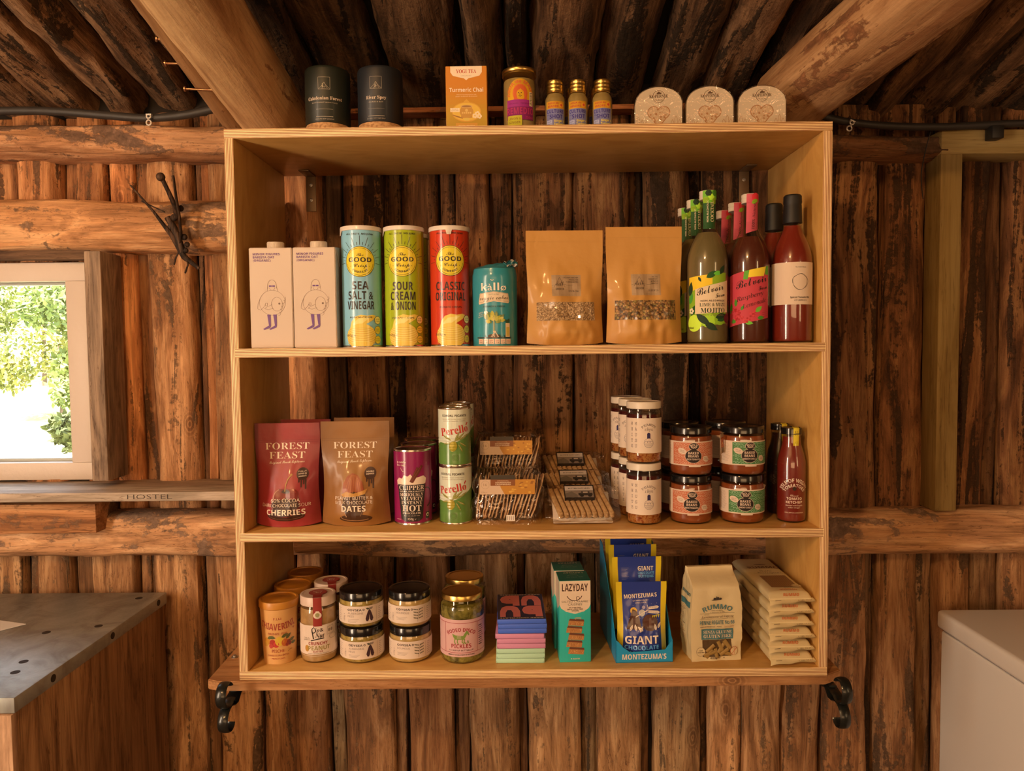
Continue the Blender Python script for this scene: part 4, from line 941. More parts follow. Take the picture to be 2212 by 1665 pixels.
# vegetable cake pack
X, Y, r, h = cyl(1021, 1117, 578, .022, Z1S, 660); t = thing('veggie_cake_pack', 'teal round pack of veggie cakes with a crumpled twisted top', 'snack', (X, Y, Z1S), face(X, Y) - .05)
TE = O('#2f7478', 1.2); rr = random.Random(8)
def kf(a, v):
    k = r * (1 + .012 * noise.noise((cos(a) * 2, sin(a) * 2, v * 9)) - .05 * sm((v - .90) / .1)); return (k * sin(a), -k * cos(a), v * h)
mb = MB().grid(kf, lp(-pi, pi, 72), lp(0, 1, 40), col=TE); A = Art(); hm = h * 1000
A.text('kàllø', 0, 112, 14.5, (.85, .80, .72), w=53, f='B').line([(-6, 134), (-3, 132), (0, 133)], 1.2, (.85, .8, .72))
A.poly([(-34, 88), (-30, 106), (0, 110), (31, 106), (34, 90), (31, 86), (0, 90), (-32, 84)], (.72, .60, .44), 2).line([(-33, 88), (-29, 105), (0, 109), (30, 105), (33, 90), (0, 91)], .5, (.25, .2, .12), 3, closed=True).text('veggie cakes', 0, 93.5, 8.2, (.10, .09, .06), w=60, f='C', rot=1.5, l=4).text('LENTIL & PEA', 0, 103, 2.2, (.2, .25, .2), w=20, l=4)
A.text('SPINACH & PESTO', 0, 78, 3.4, (.03, .11, .11), w=46, f='B')
for i in range(26):
    a = rr.uniform(10, 170); d = rr.uniform(2, 16); A.leaf(d * cos(rad(a)) * .9, 46 + d * sin(rad(a)), rr.uniform(10, 18), rr.uniform(6, 9), a + rr.uniform(-30, 30), rr.choice(((.42, .42, .04), (.12, .20, .05), (.25, .30, .05), (.55, .52, .08))), 2 + i % 3)
A.line([(0, 24), (0, 58)], 2, (.5, .45, .15), 5)
for i in range(6): A.line([(rr.uniform(-3, 3), 30), (rr.uniform(-11, 11), 18)], 1.2, (.6, .52, .42), 5)
A.circ(0, 20, 13, (.10, .05, .03), 4, ry=4); A.rect(-38, 15, 38, 18, (.02, .06, .055), 3)
for i in range(30): x = rr.uniform(-38, 38); A.line([(x, 17), (x + rr.uniform(-2, 2), 17 + rr.uniform(2, 6))], .5, (.02, .06, .055), 3)
A.rect(24, 18, 34, 46, (.75, .62, .40), 4).rect(25.5, 20, 32.5, 38, (.55, .45, .10), 5).leaf(29, 46, 10, 6, 70, (.03, .09, .05), 4).leaf(28, 46, 9, 5, 120, (.03, .09, .05), 4).circ(-18, 68, 2.6, (.8, .74, .64), 3).circ(-15, 68, 2.6, (.8, .74, .64), 3).poly([(-20.4, 67), (-12.6, 67), (-16.5, 62)], (.8, .74, .64), 3).text('MADE', -28, 66, 2.6, (.7, .65, .6), w=10, rot=15).text('FROM', -28, 62, 2.6, (.7, .65, .6), w=10, rot=15).text('PLANTS', -28, 58, 2.6, (.7, .65, .6), w=12, rot=15)
for i in range(6): A.rect(-34 + 11.8 * i, 4, -23.4 + 11.8 * i, 14, (.72, .56, .44), 3).line([(-32 + 11.8 * i, 11), (-26 + 11.8 * i, 11)], .7, (.35, .06, .08), 4).text(('188kJ', '1.1g', '0.1g', '0.4g', '0.1g', '10')[i], -28.6 + 11.8 * i, 6.5, 2.2, INK, w=6, l=4)
A.emit(mb, cylmap(straight(r * 1.012, h)), 4); mb.build('wrapper', gloss, t)
def kt(a, v):
    q = 1 - v; n_ = noise.noise((cos(a) * 3.1, sin(a) * 3.1, v * 4)); k = r * .95 * (q ** .6) * (1 + .18 * n_ * v)
    x = k * sin(a) + .030 * v * v; return (x, -k * cos(a), h + .0125 * v ** .8 + .0045 * n_ * sin(pi * v) + x * .06 * v + .004 * noise.noise((cos(a) * 7, sin(a) * 7, v * 9)) * v)
MB().grid(kt, lp(-pi, pi, 72), lp(0, .97, 12), col=tuple(c * .8 for c in TE)).build('crumpled_top', gloss, t)
tw = MB(); 
for i in range(5):
    a = i * 1.3; tw.grid(lambda u, v, a=a: (.022 + .024 * v + .003 * sin(a + u * 3), -.014 + .010 * u * cos(a) + .006 * sin(v * 6 + a), h + .009 + .006 * u * sin(a) + .0035 * sin(v * 9 + a) + .003 * v), lp(-1, 1, 6), lp(0, 1, 8), col=(.5, .47, .42) if i % 2 else tuple(c * .9 for c in TE))
tw.build('twist', gloss, t)
# kraft pouches
def pouch(w, h, d, top=.84, wn=.05, crk=.0012, seed=0, bot=.70, sharp=2.4):
    def th(u, q):
        b = bot + (1 - bot) * sm(q / .12) if q < .12 else 1 - sm((q - .12) / (top - .12)); b = max(0, b)
        return d / 2 * b * max(0, 1 - abs(u) ** sharp)
    def fr(u, q, hh=0, s_=-1):
        c = noise.noise((u * 2.2 + seed, q * 5, seed * 1.7)) * crk * 2 + noise.noise((u * 6 + seed, q * 11, seed)) * crk
        x = u * w / 2 * (1 - wn * sin(pi * clampf(q / top)) ** 1.5); y = s_ * (th(u, q) + .0008 + (c * (.25 + 2.0 * clampf(th(u, q) / (d / 2))) if abs(u) < .97 else 0) + hh)
        zz = q * h + (.003 * (1 - u * u) * s_ * (-1) * 0 if q > .01 else 0)
        if q < .06: zz += .010 * (abs(u) ** 3) * (1 - q / .06) * .5
        return (x, y, zz)
    def mp(u, v, hh): return fr(u / (w / 2), v / h, hh)
    return fr, mp
def pouchmesh(fr, col, nu=34, nv=44, colfn=None):
    mb = MB(); us = lp(-1, 1, nu); vs = lp(0, 1, nv)
    mb.grid(lambda u, q: fr(u, q), us, vs, col=col, colfn=colfn); mb.grid(lambda u, q: fr(u, q, 0, 1), us, vs, flip=True, col=col, colfn=colfn)
    b = len(mb.v); return mb
KR = O('#c47c38', 1.0)
oats = speckle('muesli_flakes', [(.0, (.30, .17, .07)), (.3, (.50, .33, .16)), (.7, (.66, .48, .28)), (1, (.36, .22, .10))], 330, .6, coat=.25, bump=.5, vor=True)
gran = speckle('granola_clusters', [(.0, (.10, .05, .02)), (.25, (.40, .21, .08)), (.6, (.52, .33, .13)), (.8, (.05, .03, .025)), (1, (.48, .38, .12))], 230, .5, coat=.35, bump=.6, vor=True)
for i, (lb, xl, xr, yt, fill, lines, date, rz, wy) in enumerate((
        ('kraft paper pouch of muesli with fine oats in its window', 1138, 1306, 497, oats, ('ORGANIC BIRCHER', 'MUESLI OR', 'PORRIDGE MIX'), '29/4/26', .05, (50, 88)),
        ('kraft paper pouch of dark clustered granola beside the bottles', 1314, 1480, 489, gran, ('SALTED', 'BUCKWHEAT', '& MAPLE', 'GRANOLA'), '20 FEB 26', .03, (50, 90)))):
    w = (xr - xl) * 1.515 / 1600; X = onY((xl + xr) / 2, 620, .025).x; h = onY((xl + xr) / 2, yt, .055).z - Z1S
    t = thing('paper_pouch', lb, 'pouch', (X, .060, Z1S), rz, 'kraft paper pouches'); fr_, mp = pouch(w, h, .066, .82, .04, .0022, 3 + i * 4.1)
    mb = pouchmesh(fr_, KR); A = Art(); hm = h * 1000
    A.line([(-w * 500 + 2, hm - 22), (w * 500 - 2, hm - 22)], .5, tuple(c * .8 for c in KR), 1).line([(-w * 500 + 2, hm - 25), (w * 500 - 2, hm - 25)], .4, tuple(c * .85 for c in KR), 1)
    lx = 2; A.rect(lx - 31, 100, lx + 31, 144, (.36, .25, .15), 1); LK = (.035, .022, .015)
    A.line([(lx - 26, 119), (lx - 14, 139), (lx - 3, 119)], .5, LK).line([(lx - 31, 122), (lx - 22, 124), (lx - 14, 121), (lx - 6, 125), (lx + 4, 122), (lx + 14, 123)], .4, LK).text('dell', lx - 14, 122, 9, LK, w=17, f='C').text('GROCER', lx - 14, 112.5, 4.2, LK, w=18, f='B')
    for k_, s_ in enumerate(lines): A.text(s_, lx + 26, 137 - 4.6 * k_, 2.9, LK, w=len(s_) * 2.2, al='r')
    A.text(date, lx + 15, 108.5, 3.6, LK, w=22, f='BI', shear=.1); A.emit(mb, mp, 5, 5); o = mb.build('bag', kraft, t)
    wb = MB(); ww = w * 500 - (18, 14)[i]; B = Art().rect(-ww, wy[0], ww, wy[1], (.5, .4, .2), 1); B.emit(wb, mp, 5, 5, lift=.0006); wb.build('window', fill, t)
# glass bottles ------------------------------------------------------
def bottle_prof(r, h, zs, zn, rn): return [(r * .86, 0), (r * .96, .002), (r, .007), (r, zs), (r * .985, zs + .012), (r * .93, zs + .025), (r * .80, zs + .042), (r * .60, zs + .058), (rn * 1.12, zs + .072), (rn, zn), (rn * .95, h - .014)]
def liquid(t, pr, fill, m, name='drink'):
    ip = [(a - .0018, b + .002) for a, b in pr if b + .002 < fill - .001]; a = ip[-1][0]
    for (ra, za), (rb, zb) in zip(pr, pr[1:]):
        if za <= fill <= zb: a = ra + (rb - ra) * (fill - za) / (zb - za) - .0018
    ip += [(a, fill), (0, fill)]; MB().lathe(ip, 56).build(name, m, t)
moj = mat('cloudy_lime_drink', (.155, .125, .052), .3, coat=.3); ras = mat('raspberry_drink', (.085, .020, .010), .25, coat=.4); tom = mat('tomato_drink', (.19, .018, .008), .3, coat=.4)
whitecap = mat('white_screw_cap', (.70, .64, .56), .35)
LIME = O('#8fa020', 1.0); GRN = (.02, .10, .025); DG = (.015, .045, .02); DK = (.018, .014, .012)
def neck(pr, rn, h, col, A):
    return A
def mojito():
    X, Y, r, h = cyl(1484, 1572, 404, .012, Z1S, 640); t = thing('drink_bottle', '', 'bottle', (X, Y, Z1S), face(X, Y), 'clear bottles of lime drink')
    rn = .0155; pr = bottle_prof(r, h, .160, .255, rn); MB().lathe(pr, 56).build('glass_bottle', glass, t); liquid(t, pr, .226, moj)
    lid(t, .0168, h - .018, h, whitecap, 2, 'screw_cap', .0003)
    A = Art(); YO = O('#d8a020', 1.3); CR = (.74, .62, .44); sl = .10
    y = lambda u, v: v + sl * u * 1.0
    A.poly([(-42, y(-42, 36)), (42, y(42, 36)), (42, y(42, 138)), (-42, y(-42, 138))], LIME, 1)
    A.poly([(-42, y(-42, 108)), (10, y(10, 118)), (10, y(10, 138)), (-42, y(-42, 138))], YO, 2)
    rr = random.Random(4)
    for u, v, a, l_, c in ((-40, 100, 80, 30, DG), (-2, 132, 30, 26, GRN), (-18, 136, -60, 12, DG), (12, 138, 10, 20, O('#60a030', 1.2)), (26, 136, 60, 22, DG), (-40, 84, 70, 24, O('#4a8a30', 1.1)), (-36, 60, 60, 26, GRN), (20, 44, 20, 26, GRN), (-5, 42, -30, 30, DG)): A.leaf(u, y(u, v), l_, l_ * .45, a, c, 3)
    A.poly([(-25, y(-25, 62)), (46, y(46, 58)), (46, y(46, 122)), (-25, y(-25, 112))], CR, 4)
    for u, v, rr_, c in ((-28, 44, 17, O('#b8c834', 1.3)), (2, 46, 14, O('#a0b428', 1.2)), (26, 46, 12, O('#88a022', 1.1))): A.circ(u, y(u, v), rr_, c, 2)
    A.leaf(-22, y(-22, 62), 38, 14, -40, DG, 5).leaf(16, y(16, 50), 26, 12, 15, DG, 5)
    for a in range(5): A.circ(-34 + 4 * cos(a * 1.256), 66 + 4 * sin(a * 1.256), 2.6, (.8, .76, .6), 5, n=10)
    A.text('Belvoir', 7, 102, 14, DK, w=56, f='C', rot=13, l=6).text('Farm', 27, 93, 8, DK, w=22, f='C', rot=13, l=6)
    A.text('NON-ALCOHOLIC', 12, 84, 3.4, DK, w=50, f='B', l=6).text('LIME & YUZU', 12, 74.5, 6.6, DG, w=54, f='S', l=6).text('MOJITO', 12, 61.5, 9.8, DG, w=50, f='S', l=6).text('ZESTY & COOLING', 12, 55.5, 3, (.2, .16, .08), w=44, l=6)
    A.circ(44, 50, 9, (.12, .015, .03), 7, ry=9).text('750ml', -36, 30, 4, DK, w=16, l=6)
    label(t, A, straight(r, h), paper, 'label')
    A = Art(); hm = h * 1000; A.rect(-10, 233, 24, hm - 1, GRN, 1).rect(-10, hm - 26, 24, hm - 1, O('#6a9a28', 1.2), 2)
    for u, v, c in ((-4, hm - 20, LIME), (8, hm - 14, O('#a8c030', 1.3)), (16, hm - 22, LIME), (2, hm - 6, DG), (16, hm - 6, O('#4a7a20', 1))): A.circ(u, v, 7, c, 3, n=6)
    A.text('NON-ALCOHOLIC', 2, 268, 3.6, (.7, .64, .5), w=44, f='B', rot=90, l=4).text('COCKTAIL', 14, 268, 7.4, (.72, .68, .42), w=42, f='S', rot=90, l=4)
    label(t, A, [(rn * 1.03, .23), (rn * 1.01, h - .018), (.0172, h - .017), (.0172, h)], paper, 'neck_label', 3, 3); return t
m0 = mojito(); m0['label'] = 'front clear bottle of lime mojito drink with green neck label'
for lb, px, dy in (('middle clear bottle of lime drink, neck showing behind the front one', 1500, .093), ('rearmost clear bottle of lime drink with only its neck showing', 1480, .187)):
    p = onY(px, 480, m0.location.y + dy); dup(m0, lb, (p.x, m0.location.y + dy, Z1S), face(p.x, .15) + .1)
def raspberry():
    X, Y, r, h = cyl(1577, 1660, 412, .010, Z1S, 640); t = thing('drink_bottle', '', 'bottle', (X, Y, Z1S), face(X, Y), 'pink labelled bottles of raspberry drink')
    rn = .0155; pr = bottle_prof(r, h, .160, .250, rn); MB().lathe(pr, 56).build('glass_bottle', glass, t); liquid(t, pr, .215, ras); lid(t, .0166, h - .018, h, whitecap, 2, 'screw_cap', .0003)
    PKC = O('#c83a42', 1.0); sl = .20; y = lambda u, v: v + sl * u; A = Art()
    A.poly([(-55, y(-55, 42)), (44, y(44, 42)), (44, y(44, 146)), (-55, y(-55, 146))], PKC, 1).poly([(-4, y(-4, 132)), (0, y(0, 146)), (36, y(36, 146)), (30, y(30, 128))], O('#d8a828', 1.3), 2).poly([(-12, y(-12, 130)), (-10, y(-10, 146)), (0, y(0, 146)), (-3, y(-3, 128))], O('#5a8a28', 1.2), 2).poly([(33, y(33, 130)), (36, y(36, 146)), (44, y(44, 146)), (44, y(44, 128))], O('#5a8a28', 1.2), 2)
    A.text('Belvoir', 6, 116, 14.5, DK, w=66, f='C', rot=14, l=4).text('Farm', 29, 107, 8, DK, w=21, f='C', rot=14, l=4).text('Raspberry', 2, 90, 8.4, DK, w=56, f='I', rot=14, l=4, shear=.1).text('Lemonade', 12, 76, 8.4, DK, w=50, f='I', rot=16, l=4, shear=.1)
    rr = random.Random(11)
    for u, v in ((-22, 62), (-14, 52), (-26, 48), (8, 56), (-34, 66), (-6, 46)):
        for _ in range(13): A.circ(u + rr.gauss(0, 3.0), v + rr.gauss(0, 3.4), 2.0, rr.choice(((.50, .035, .05), (.62, .06, .08), (.40, .02, .03))), 3, n=9)
    for u, v, a, l_ in ((12, 62, 40, 18), (-28, 74, 90, 16), (16, 50, 5, 16), (-16, 66, 60, 12), (-8, 42, -10, 16), (-44, 60, 80, 22), (-40, 42, 20, 18)): A.leaf(u, v, l_, l_ * .5, a, rr.choice((O('#6a9a2c', 1.2), O('#4a7a20', 1.1))), 2)
    for i in range(3): A.line([(26, 60 + 4 * i - 8), (40, 62 + 4 * i - 7)], .6, (.3, .03, .04), 3)
    label(t, A, straight(r, h))
    A = Art(); hm = h * 1000; A.poly([(-8, 222), (22, 230), (25, hm - 1), (-6, hm - 1)], O('#d04a54', 1.0), 1).circ(13, hm - 8, 9, O('#c82830', 1.2), 2).leaf(4, hm - 20, 16, 9, 30, LIME, 3).leaf(18, hm - 14, 12, 7, 200, LIME, 3)
    A.text('100% Natural', 12, 258, 6.2, DK, w=54, f='I', rot=86, l=4); label(t, A, [(rn * 1.03, .22), (rn * 1.01, h - .018), (.0170, h - .017), (.0170, h)], paper, 'neck_label', 3, 3); return t
r0b = raspberry(); r0b['label'] = 'front raspberry lemonade bottle with bright pink label'
for lb, px, dy in (('middle raspberry drink bottle, pink neck showing behind the front one', 1590, .090), ('rearmost raspberry drink bottle with only its pink neck showing', 1563, .180)):
    p = onY(px, 480, r0b.location.y + dy); dup(r0b, lb, (p.x, r0b.location.y + dy, Z1S), face(p.x, .15) + .1)
def tomato():
    X, Y, r, h = cyl(1669, 1752, 413, .004, Z1S, 640); t = thing('sauce_bottle', '', 'bottle', (X, Y, Z1S), face(X, Y), 'black capped bottles of tomato mix')
    rn = .0165; pr = bottle_prof(r, h, .158, .245, rn); MB().lathe(pr, 56).build('glass_bottle', glass, t); liquid(t, pr, .236, tom)
    MB().lathe([(.0175, h - .058), (.0190, h - .057), (.0178, h - .022), (.0172, h - .019), (.0182, h - .016), (.0176, h - .003), (.015, h), (0, h)], 40).build('black_cap', mat('black_seal', (.005, .005, .006), .55), t)
    CRE = (.70, .57, .46); A = Art(); A.rect(-78, 76, 52, 160, CRE, 1).text('The Pickle House', 17, 149, 2.4, DK, w=22, l=3)
    for k_ in range(2):
        pts = [(16 + (15 + .9 * sin(3 * a + k_) + k_ * .7) * cos(a) + k_ * .6, 121 + (15 + .9 * cos(4 * a + k_) + k_ * .5) * sin(a)) for a in lp(0, 2 * pi, 40)]; A.line(pts, .55, DK, 3)
    A.text('Spiced Tomato Mix', 17, 88.5, 3.6, DK, w=40, f='B').text('with pickle juice', 17, 83.5, 2.8, DK, w=26); label(t, A, straight(r, h)); return t
t0b = tomato(); t0b['label'] = 'front black-capped bottle of spiced tomato mix with plain cream label'
p = onY(1671, 480, t0b.location.y + .092); dup(t0b, 'black-capped bottle hidden behind the front spiced tomato mix', (p.x + .001, t0b.location.y + .092, Z1S), face(p.x, .15))
# =============================================================== second shelf
ZS = Z2 + EPS
# chocolate fruit pouches
def choc_pouch(lb, xl, xr, yt, Yf, col, dark, kind, rz):
    h = onY((xl + xr) / 2, yt, Yf + .03).z - ZS; w = (xr - xl) * (Yf + .03 + 1.4819) / 1600; d = .072; X = onY((xl + xr) / 2, 1020, Yf + .03).x
    t = thing('snack_pouch', lb, 'pouch', (X, Yf + d / 2, ZS), rz, 'chocolate coated fruit pouches'); fr_, mp = pouch(w, h, d, .84, .07, .0011, 2 + len(lb), .66, 2.2)
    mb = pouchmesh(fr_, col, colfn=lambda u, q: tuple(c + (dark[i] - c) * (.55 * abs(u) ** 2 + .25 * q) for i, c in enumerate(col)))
    A = Art(); F = (.80, .70, .58); hm = h * 1000; k = hm / 221
    A.line([(-w * 480, hm - 36), (w * 480, hm - 36)], .5, dark, 1).line([(-w * 480, hm - 40), (w * 480, hm - 40)], .5, dark, 1)
    if kind:
        A.text('FOREST', 0, 161, 13.5, F, w=92, f='St', l=6).text('FEAST', 0, 142, 13.5, F, w=76, f='St', l=6).text('Original Snack Explorers', 0, 132.5, 5.2, F, w=76, f='C', rot=2, l=6)
        A.circ(35, 110, 13, (.05, .02, .012), 3)
        for x, hh in ((28, 12), (33, 22), (38, 16), (42, 26)): A.rect(x - 1.5, 110 - hh - 4, x + 1.5, 104, (.05, .02, .012), 3).circ(x, 106 - hh, 1.6, (.05, .02, .012), 3, n=10)
        for i, s_ in enumerate(('FULLY', 'DIPPED IN', 'CHOCOLATE') if kind == 1 else ('DOUBLE', 'DIPPED')): A.text(s_, 35, (114 if kind == 1 else 112) - 5 * i, 2.8, F, w=17, f='B', l=6, rot=3)
    if kind == 1:
        C1, C2, C3, SH = (.19, .016, .012), (.045, .016, .012), (.30, .035, .03), (.46, .20, .16)
        A.circ(0, 25, 39, C2, 2, ry=11, n=36).arc(0, 26, 36, 190, 350, 1.4, (.16, .07, .05), 3, ry=8)
        A.circ(0, 52, 31, C1, 3, n=36, ry=29).circ(0, 44, 30, C2, 4, ry=23, n=36).circ(-11, 70, 15, C1, 5, ry=11).circ(13, 70, 15, C1, 5, ry=11).circ(0, 75, 9, C2, 6, ry=4)
        A.arc(-10, 64, 16, 110, 190, 2.2, SH, 7, n=10).arc(14, 70, 9, 20, 100, 1.6, C3, 7, n=8).line([(-2, 76), (0, 90), (4, 100), (11, 108)], 2.0, (.42, .27, .07), 7).circ(11, 109, 2.6, (.40, .22, .06), 7, n=10)
        A.text('60% COCOA', 0, 54, 7, F, w=62, f='N', l=9).text('DARK CHOCOLATE SOUR', 0, 44.5, 6.6, F, w=104, f='N', l=9).text('CHERRIES', 0, 27.5, 11.5, F, w=82, f='B', l=9)
    if kind == 2:
        C1, C2, C3, G = (.30, .07, .025), (.060, .026, .014), (.42, .14, .05), (.52, .27, .06)
        A.circ(4, 18, 34, C2, 2, ry=9, n=36).poly([(-14, 22), (-24, 40), (-26, 60), (-24, 74), (24, 74), (27, 58), (24, 38), (16, 22)], C2, 3).arc(4, 20, 30, 170, 330, 1.5, (.35, .19, .09), 4, ry=7)
        A.poly([(-26, 72), (-24, 90), (-16, 104), (-4, 111), (8, 106), (18, 94), (24, 74), (18, 70), (0, 74), (-16, 69)], C1, 5)
        for i in range(7): A.line([(-20 + 6.2 * i, 72), (-14 + 4.4 * i, 92 + (i % 3)), (-6 + 1.6 * i, 107)], 1.0, C3, 6)
        A.poly([(-28, 68), (-16, 74), (0, 70), (16, 74), (30, 79), (25, 69), (12, 65), (-6, 63), (-22, 63)], G, 7).line([(-24, 64), (-25, 44), (-15, 22)], 1.3, (.5, .3, .16), 7).line([(24, 62), (22, 38), (14, 23)], 1.0, (.3, .16, .08), 7)
        A.text('PEANUT BUTTER &', 0, 57.5, 6.6, F, w=82, f='N', l=9).text('MILK CHOCOLATE', 0, 48.5, 6.6, F, w=80, f='N', l=9).text('DATES', 0, 33, 12, F, w=52, f='B', l=9)
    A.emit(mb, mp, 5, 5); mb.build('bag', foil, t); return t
RED, RDD, BRN, BRD = O('#9c2c2c', 1.1), O('#6a1616', 1.1), O('#9a5a28', 1.05), O('#6a3a1a', 1.05)
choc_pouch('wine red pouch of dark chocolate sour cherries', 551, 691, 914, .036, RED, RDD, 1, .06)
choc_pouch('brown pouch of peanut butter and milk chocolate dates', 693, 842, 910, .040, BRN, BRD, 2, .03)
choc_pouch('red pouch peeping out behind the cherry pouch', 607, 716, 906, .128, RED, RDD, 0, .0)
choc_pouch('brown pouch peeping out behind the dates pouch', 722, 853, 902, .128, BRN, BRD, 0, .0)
# hot chocolate canisters
MG = O('#8c1444', 1.05); MGD = O('#5a0c20', 1.1)
def hotchoc():
    X, Y, r, h = cyl(851, 933, 972, .052, ZS, 1050); t = thing('cocoa_canister', '', 'canister', (X, Y, ZS), face(X, Y) - .08, 'magenta canisters of hot chocolate')
    mb = MB().lathe([(r * .985, .004), (r * .985, h - .004)], 64, col=MG); A = Art(); F = (.80, .70, .62); DK = (.02, .018, .018)
    A.text('a cuddle', -22, 131, 4.2, F, w=22, f='S', l=4).text('in a cup', -23, 125, 4.2, F, w=20, f='S', l=4).arc(-15, 121, 8, 180, 260, .8, F, 3, n=8)
    A.poly([(-33, 84), (-34, 94), (-28, 100), (-20, 98), (-16, 106), (-8, 103), (-2, 108), (4, 100), (14, 101), (26, 104), (33, 98), (31, 88), (24, 84)], (.78, .66, .55), 3)
    for q in ((2, 92, 22, 124), (-2, 90, 13, 120)): A.line([(q[0], q[1]), (q[2], q[3])], 5.5, (.13, .03, .02), 4).line([(q[0] - 1, q[1] + 2), (q[2] - 1, q[3])], .8, (.25, .07, .05), 5)
    A.poly([(-20, 88), (-24, 94), (-10, 97), (0, 90), (8, 88)], (.82, .72, .62), 6)
    A.poly([(-31, 86), (31, 86), (28, 60), (23, 14), (14, 8), (-14, 8), (-23, 14), (-28, 60)], DK, 5).arc(33, 58, 16, -80, 100, 2.0, DK, 4, n=16, ry=20)
    for s_, y, hh, ww, f in (('CLIPPER', 75, 9, 54, 'S'), ('NATURAL, FAIR & DELICIOUS', 70.5, 2.6, 52, 'b'), ('SERIOUSLY', 62, 6.4, 50, 'S'), ('VELVETY', 53.5, 6.6, 48, 'S'), ('INSTANT', 45, 6.4, 44, 'S'), ('HOT', 30, 12.5, 40, 'S'), ('CHOCOLATE', 24, 3.6, 38, 'S'), ('Made with milk, fair trade', 19.5, 1.8, 32, ''), ('350g e', 11.5, 4.6, 18, 'I')): A.text(s_, 0, y, hh, F, w=ww, f=f, l=7)
    A.rect(31, 12, 41, 26, DK, 3).circ(36, 20, 4, F, 4, n=14).circ(36.5, 19.6, 2.4, DK, 5, n=10); A.line([(-38, 12), (-24, 12)], .5, F, 3)
    A.emit(mb, cylmap(straight(r * .985, h)), 4); mb.build('tube', gloss, t)
    MB().lathe([(r * .97, 0), (r, .0006), (r, .0036), (r * .986, .0044)], 64).build('bottom_rim', tin, t)
    MB().lathe([(r * .986, h - .0045), (r, h - .0038), (r, h - .0006), (r * .98, h), (r * .95, h - .001), (r * .94, h - .002)], 64).build('top_rim', tin, t)
    MB().lathe([(r * .945, h - .0045), (r * .94, h - .0015), (r * .90, h - .001), (r * .88, h - .003), (0, h - .003)], 48, col=MGD).build('lid', gloss, t); return t
h0 = hotchoc(); h0['label'] = 'front magenta canister of hot chocolate with a drawn mug'
for lb, px, yy in (('middle magenta hot chocolate canister, only its rim showing behind', 905, .086), ('rearmost magenta hot chocolate canister behind the other two', 911, .172)):
    p = onY(px, 1000, h0.location.y + yy); dup(h0, lb, (p.x, h0.location.y + yy, ZS), face(p.x, .2))
# olive tins
def olive():
    X, Y, r, _ = cyl(949, 1020, 900, .056, ZS, 1070); h = .1225; t = thing('olive_tin', '', 'tin', (X, Y, ZS), face(X, Y) - .02, 'stacked tins of olives')
    OC, OG = O('#cab49a', 1.15), O('#5a7030', 1.15); RD = (.50, .030, .018); DK = (.03, .025, .02)
    pr = [(r * .985, .003), (r * .985, .024)]; n = 6
    for i in range(n): pr += [(r * .965, .027 + i * .006), (r * .985, .030 + i * .006)]
    pr += [(r * .985, h - .003)]; mb = MB().lathe(pr, 64, col=OG); A = Art()
    A.poly([(-110, 46), (-60, 40), (-34, 50), (-14, 47), (6, 52), (22, 58), (36, 68), (60, 80), (110, 84), (110, 119), (-110, 119)], OC, 1)
    A.text('GORDAL PICANTE', 0, 104, 4.6, DK, w=54, f='B').text('SEASONED OLIVES WITH CHILLI', 0, 98, 1.9, (.25, .2, .15), w=52).text('ACEITUNAS PICANTES SIN HUESO', 0, 94, 1.9, (.25, .2, .15), w=50)
    A.text('Perello', 1, 68, 16, RD, w=62, f='S', rot=9, l=4).line([(26.5, 86), (29.5, 91)], 2.4, RD, 4); OL = (.20, .22, .03)
    for x, y, l_, a in ((0, 52, 30, 40), (0, 52, 24, 62), (4, 54, 26, 20), (-6, 54, 24, 150), (-4, 50, 22, 190), (10, 50, 22, -30), (8, 46, 20, -60), (16, 58, 20, 30)): A.leaf(x, y, l_, 4.2, a, OL, 3).leaf(x, y + .5, l_ * .9, 1.4, a, (.42, .42, .16), 4)
    A.circ(-3, 42, 8.4, (.34, .30, .03), 5, ry=11, rot=-12).circ(-5, 45, 4, (.48, .42, .08), 6, ry=6, rot=-12); A.circ(2, 18, 7, (.09, .14, .04), 3).circ(2, 18, 6.3, OG, 4).arc(2, 18, 4, 0, 360, .5, (.09, .14, .04), 5, n=14)
    A.emit(mb, cylmap(pr), 4, 3.0, lift=.00022); mb.build('body', gloss, t)
    MB().lathe([(r * .95, 0), (r, .0006), (r, .003), (r * .987, .0036)], 64).build('bottom_rim', tin, t)
    MB().lathe([(r * .987, h - .0036), (r, h - .003), (r, h - .0006), (r * .975, h), (r * .95, h - .001), (r * .94, h - .003), (r * .7, h - .0035), (r * .68, h - .003), (0, h - .003)], 64).build('top_rim', tin, t); return t, r, h
o0, r_o, h_o = olive(); o0['label'] = 'lower front olive tin standing on the shelf'; o0.rotation_euler.z -= .20
dup(o0, 'upper front olive tin with red script lettering', (o0.location.x - .0005, o0.location.y, ZS + h_o + .0004), face(o0.location.x, .1) - .02)
for lb, px, yy, zz in (('upper olive tin in the middle of its row, mostly hidden', 984, .074, 1), ('lower olive tin in the middle of its row, hidden behind the front one', 984, .074, 0), ('upper olive tin at the back of its row, rim and side showing', 993, .150, 1), ('lower olive tin at the back of its row beside the crispbread', 993, .150, 0)):
    Y = o0.location.y + yy; p = onY(px, 1000, Y); dup(o0, lb, (p.x, Y, ZS + zz * (h_o + .0004)), face(p.x, Y) + .3)
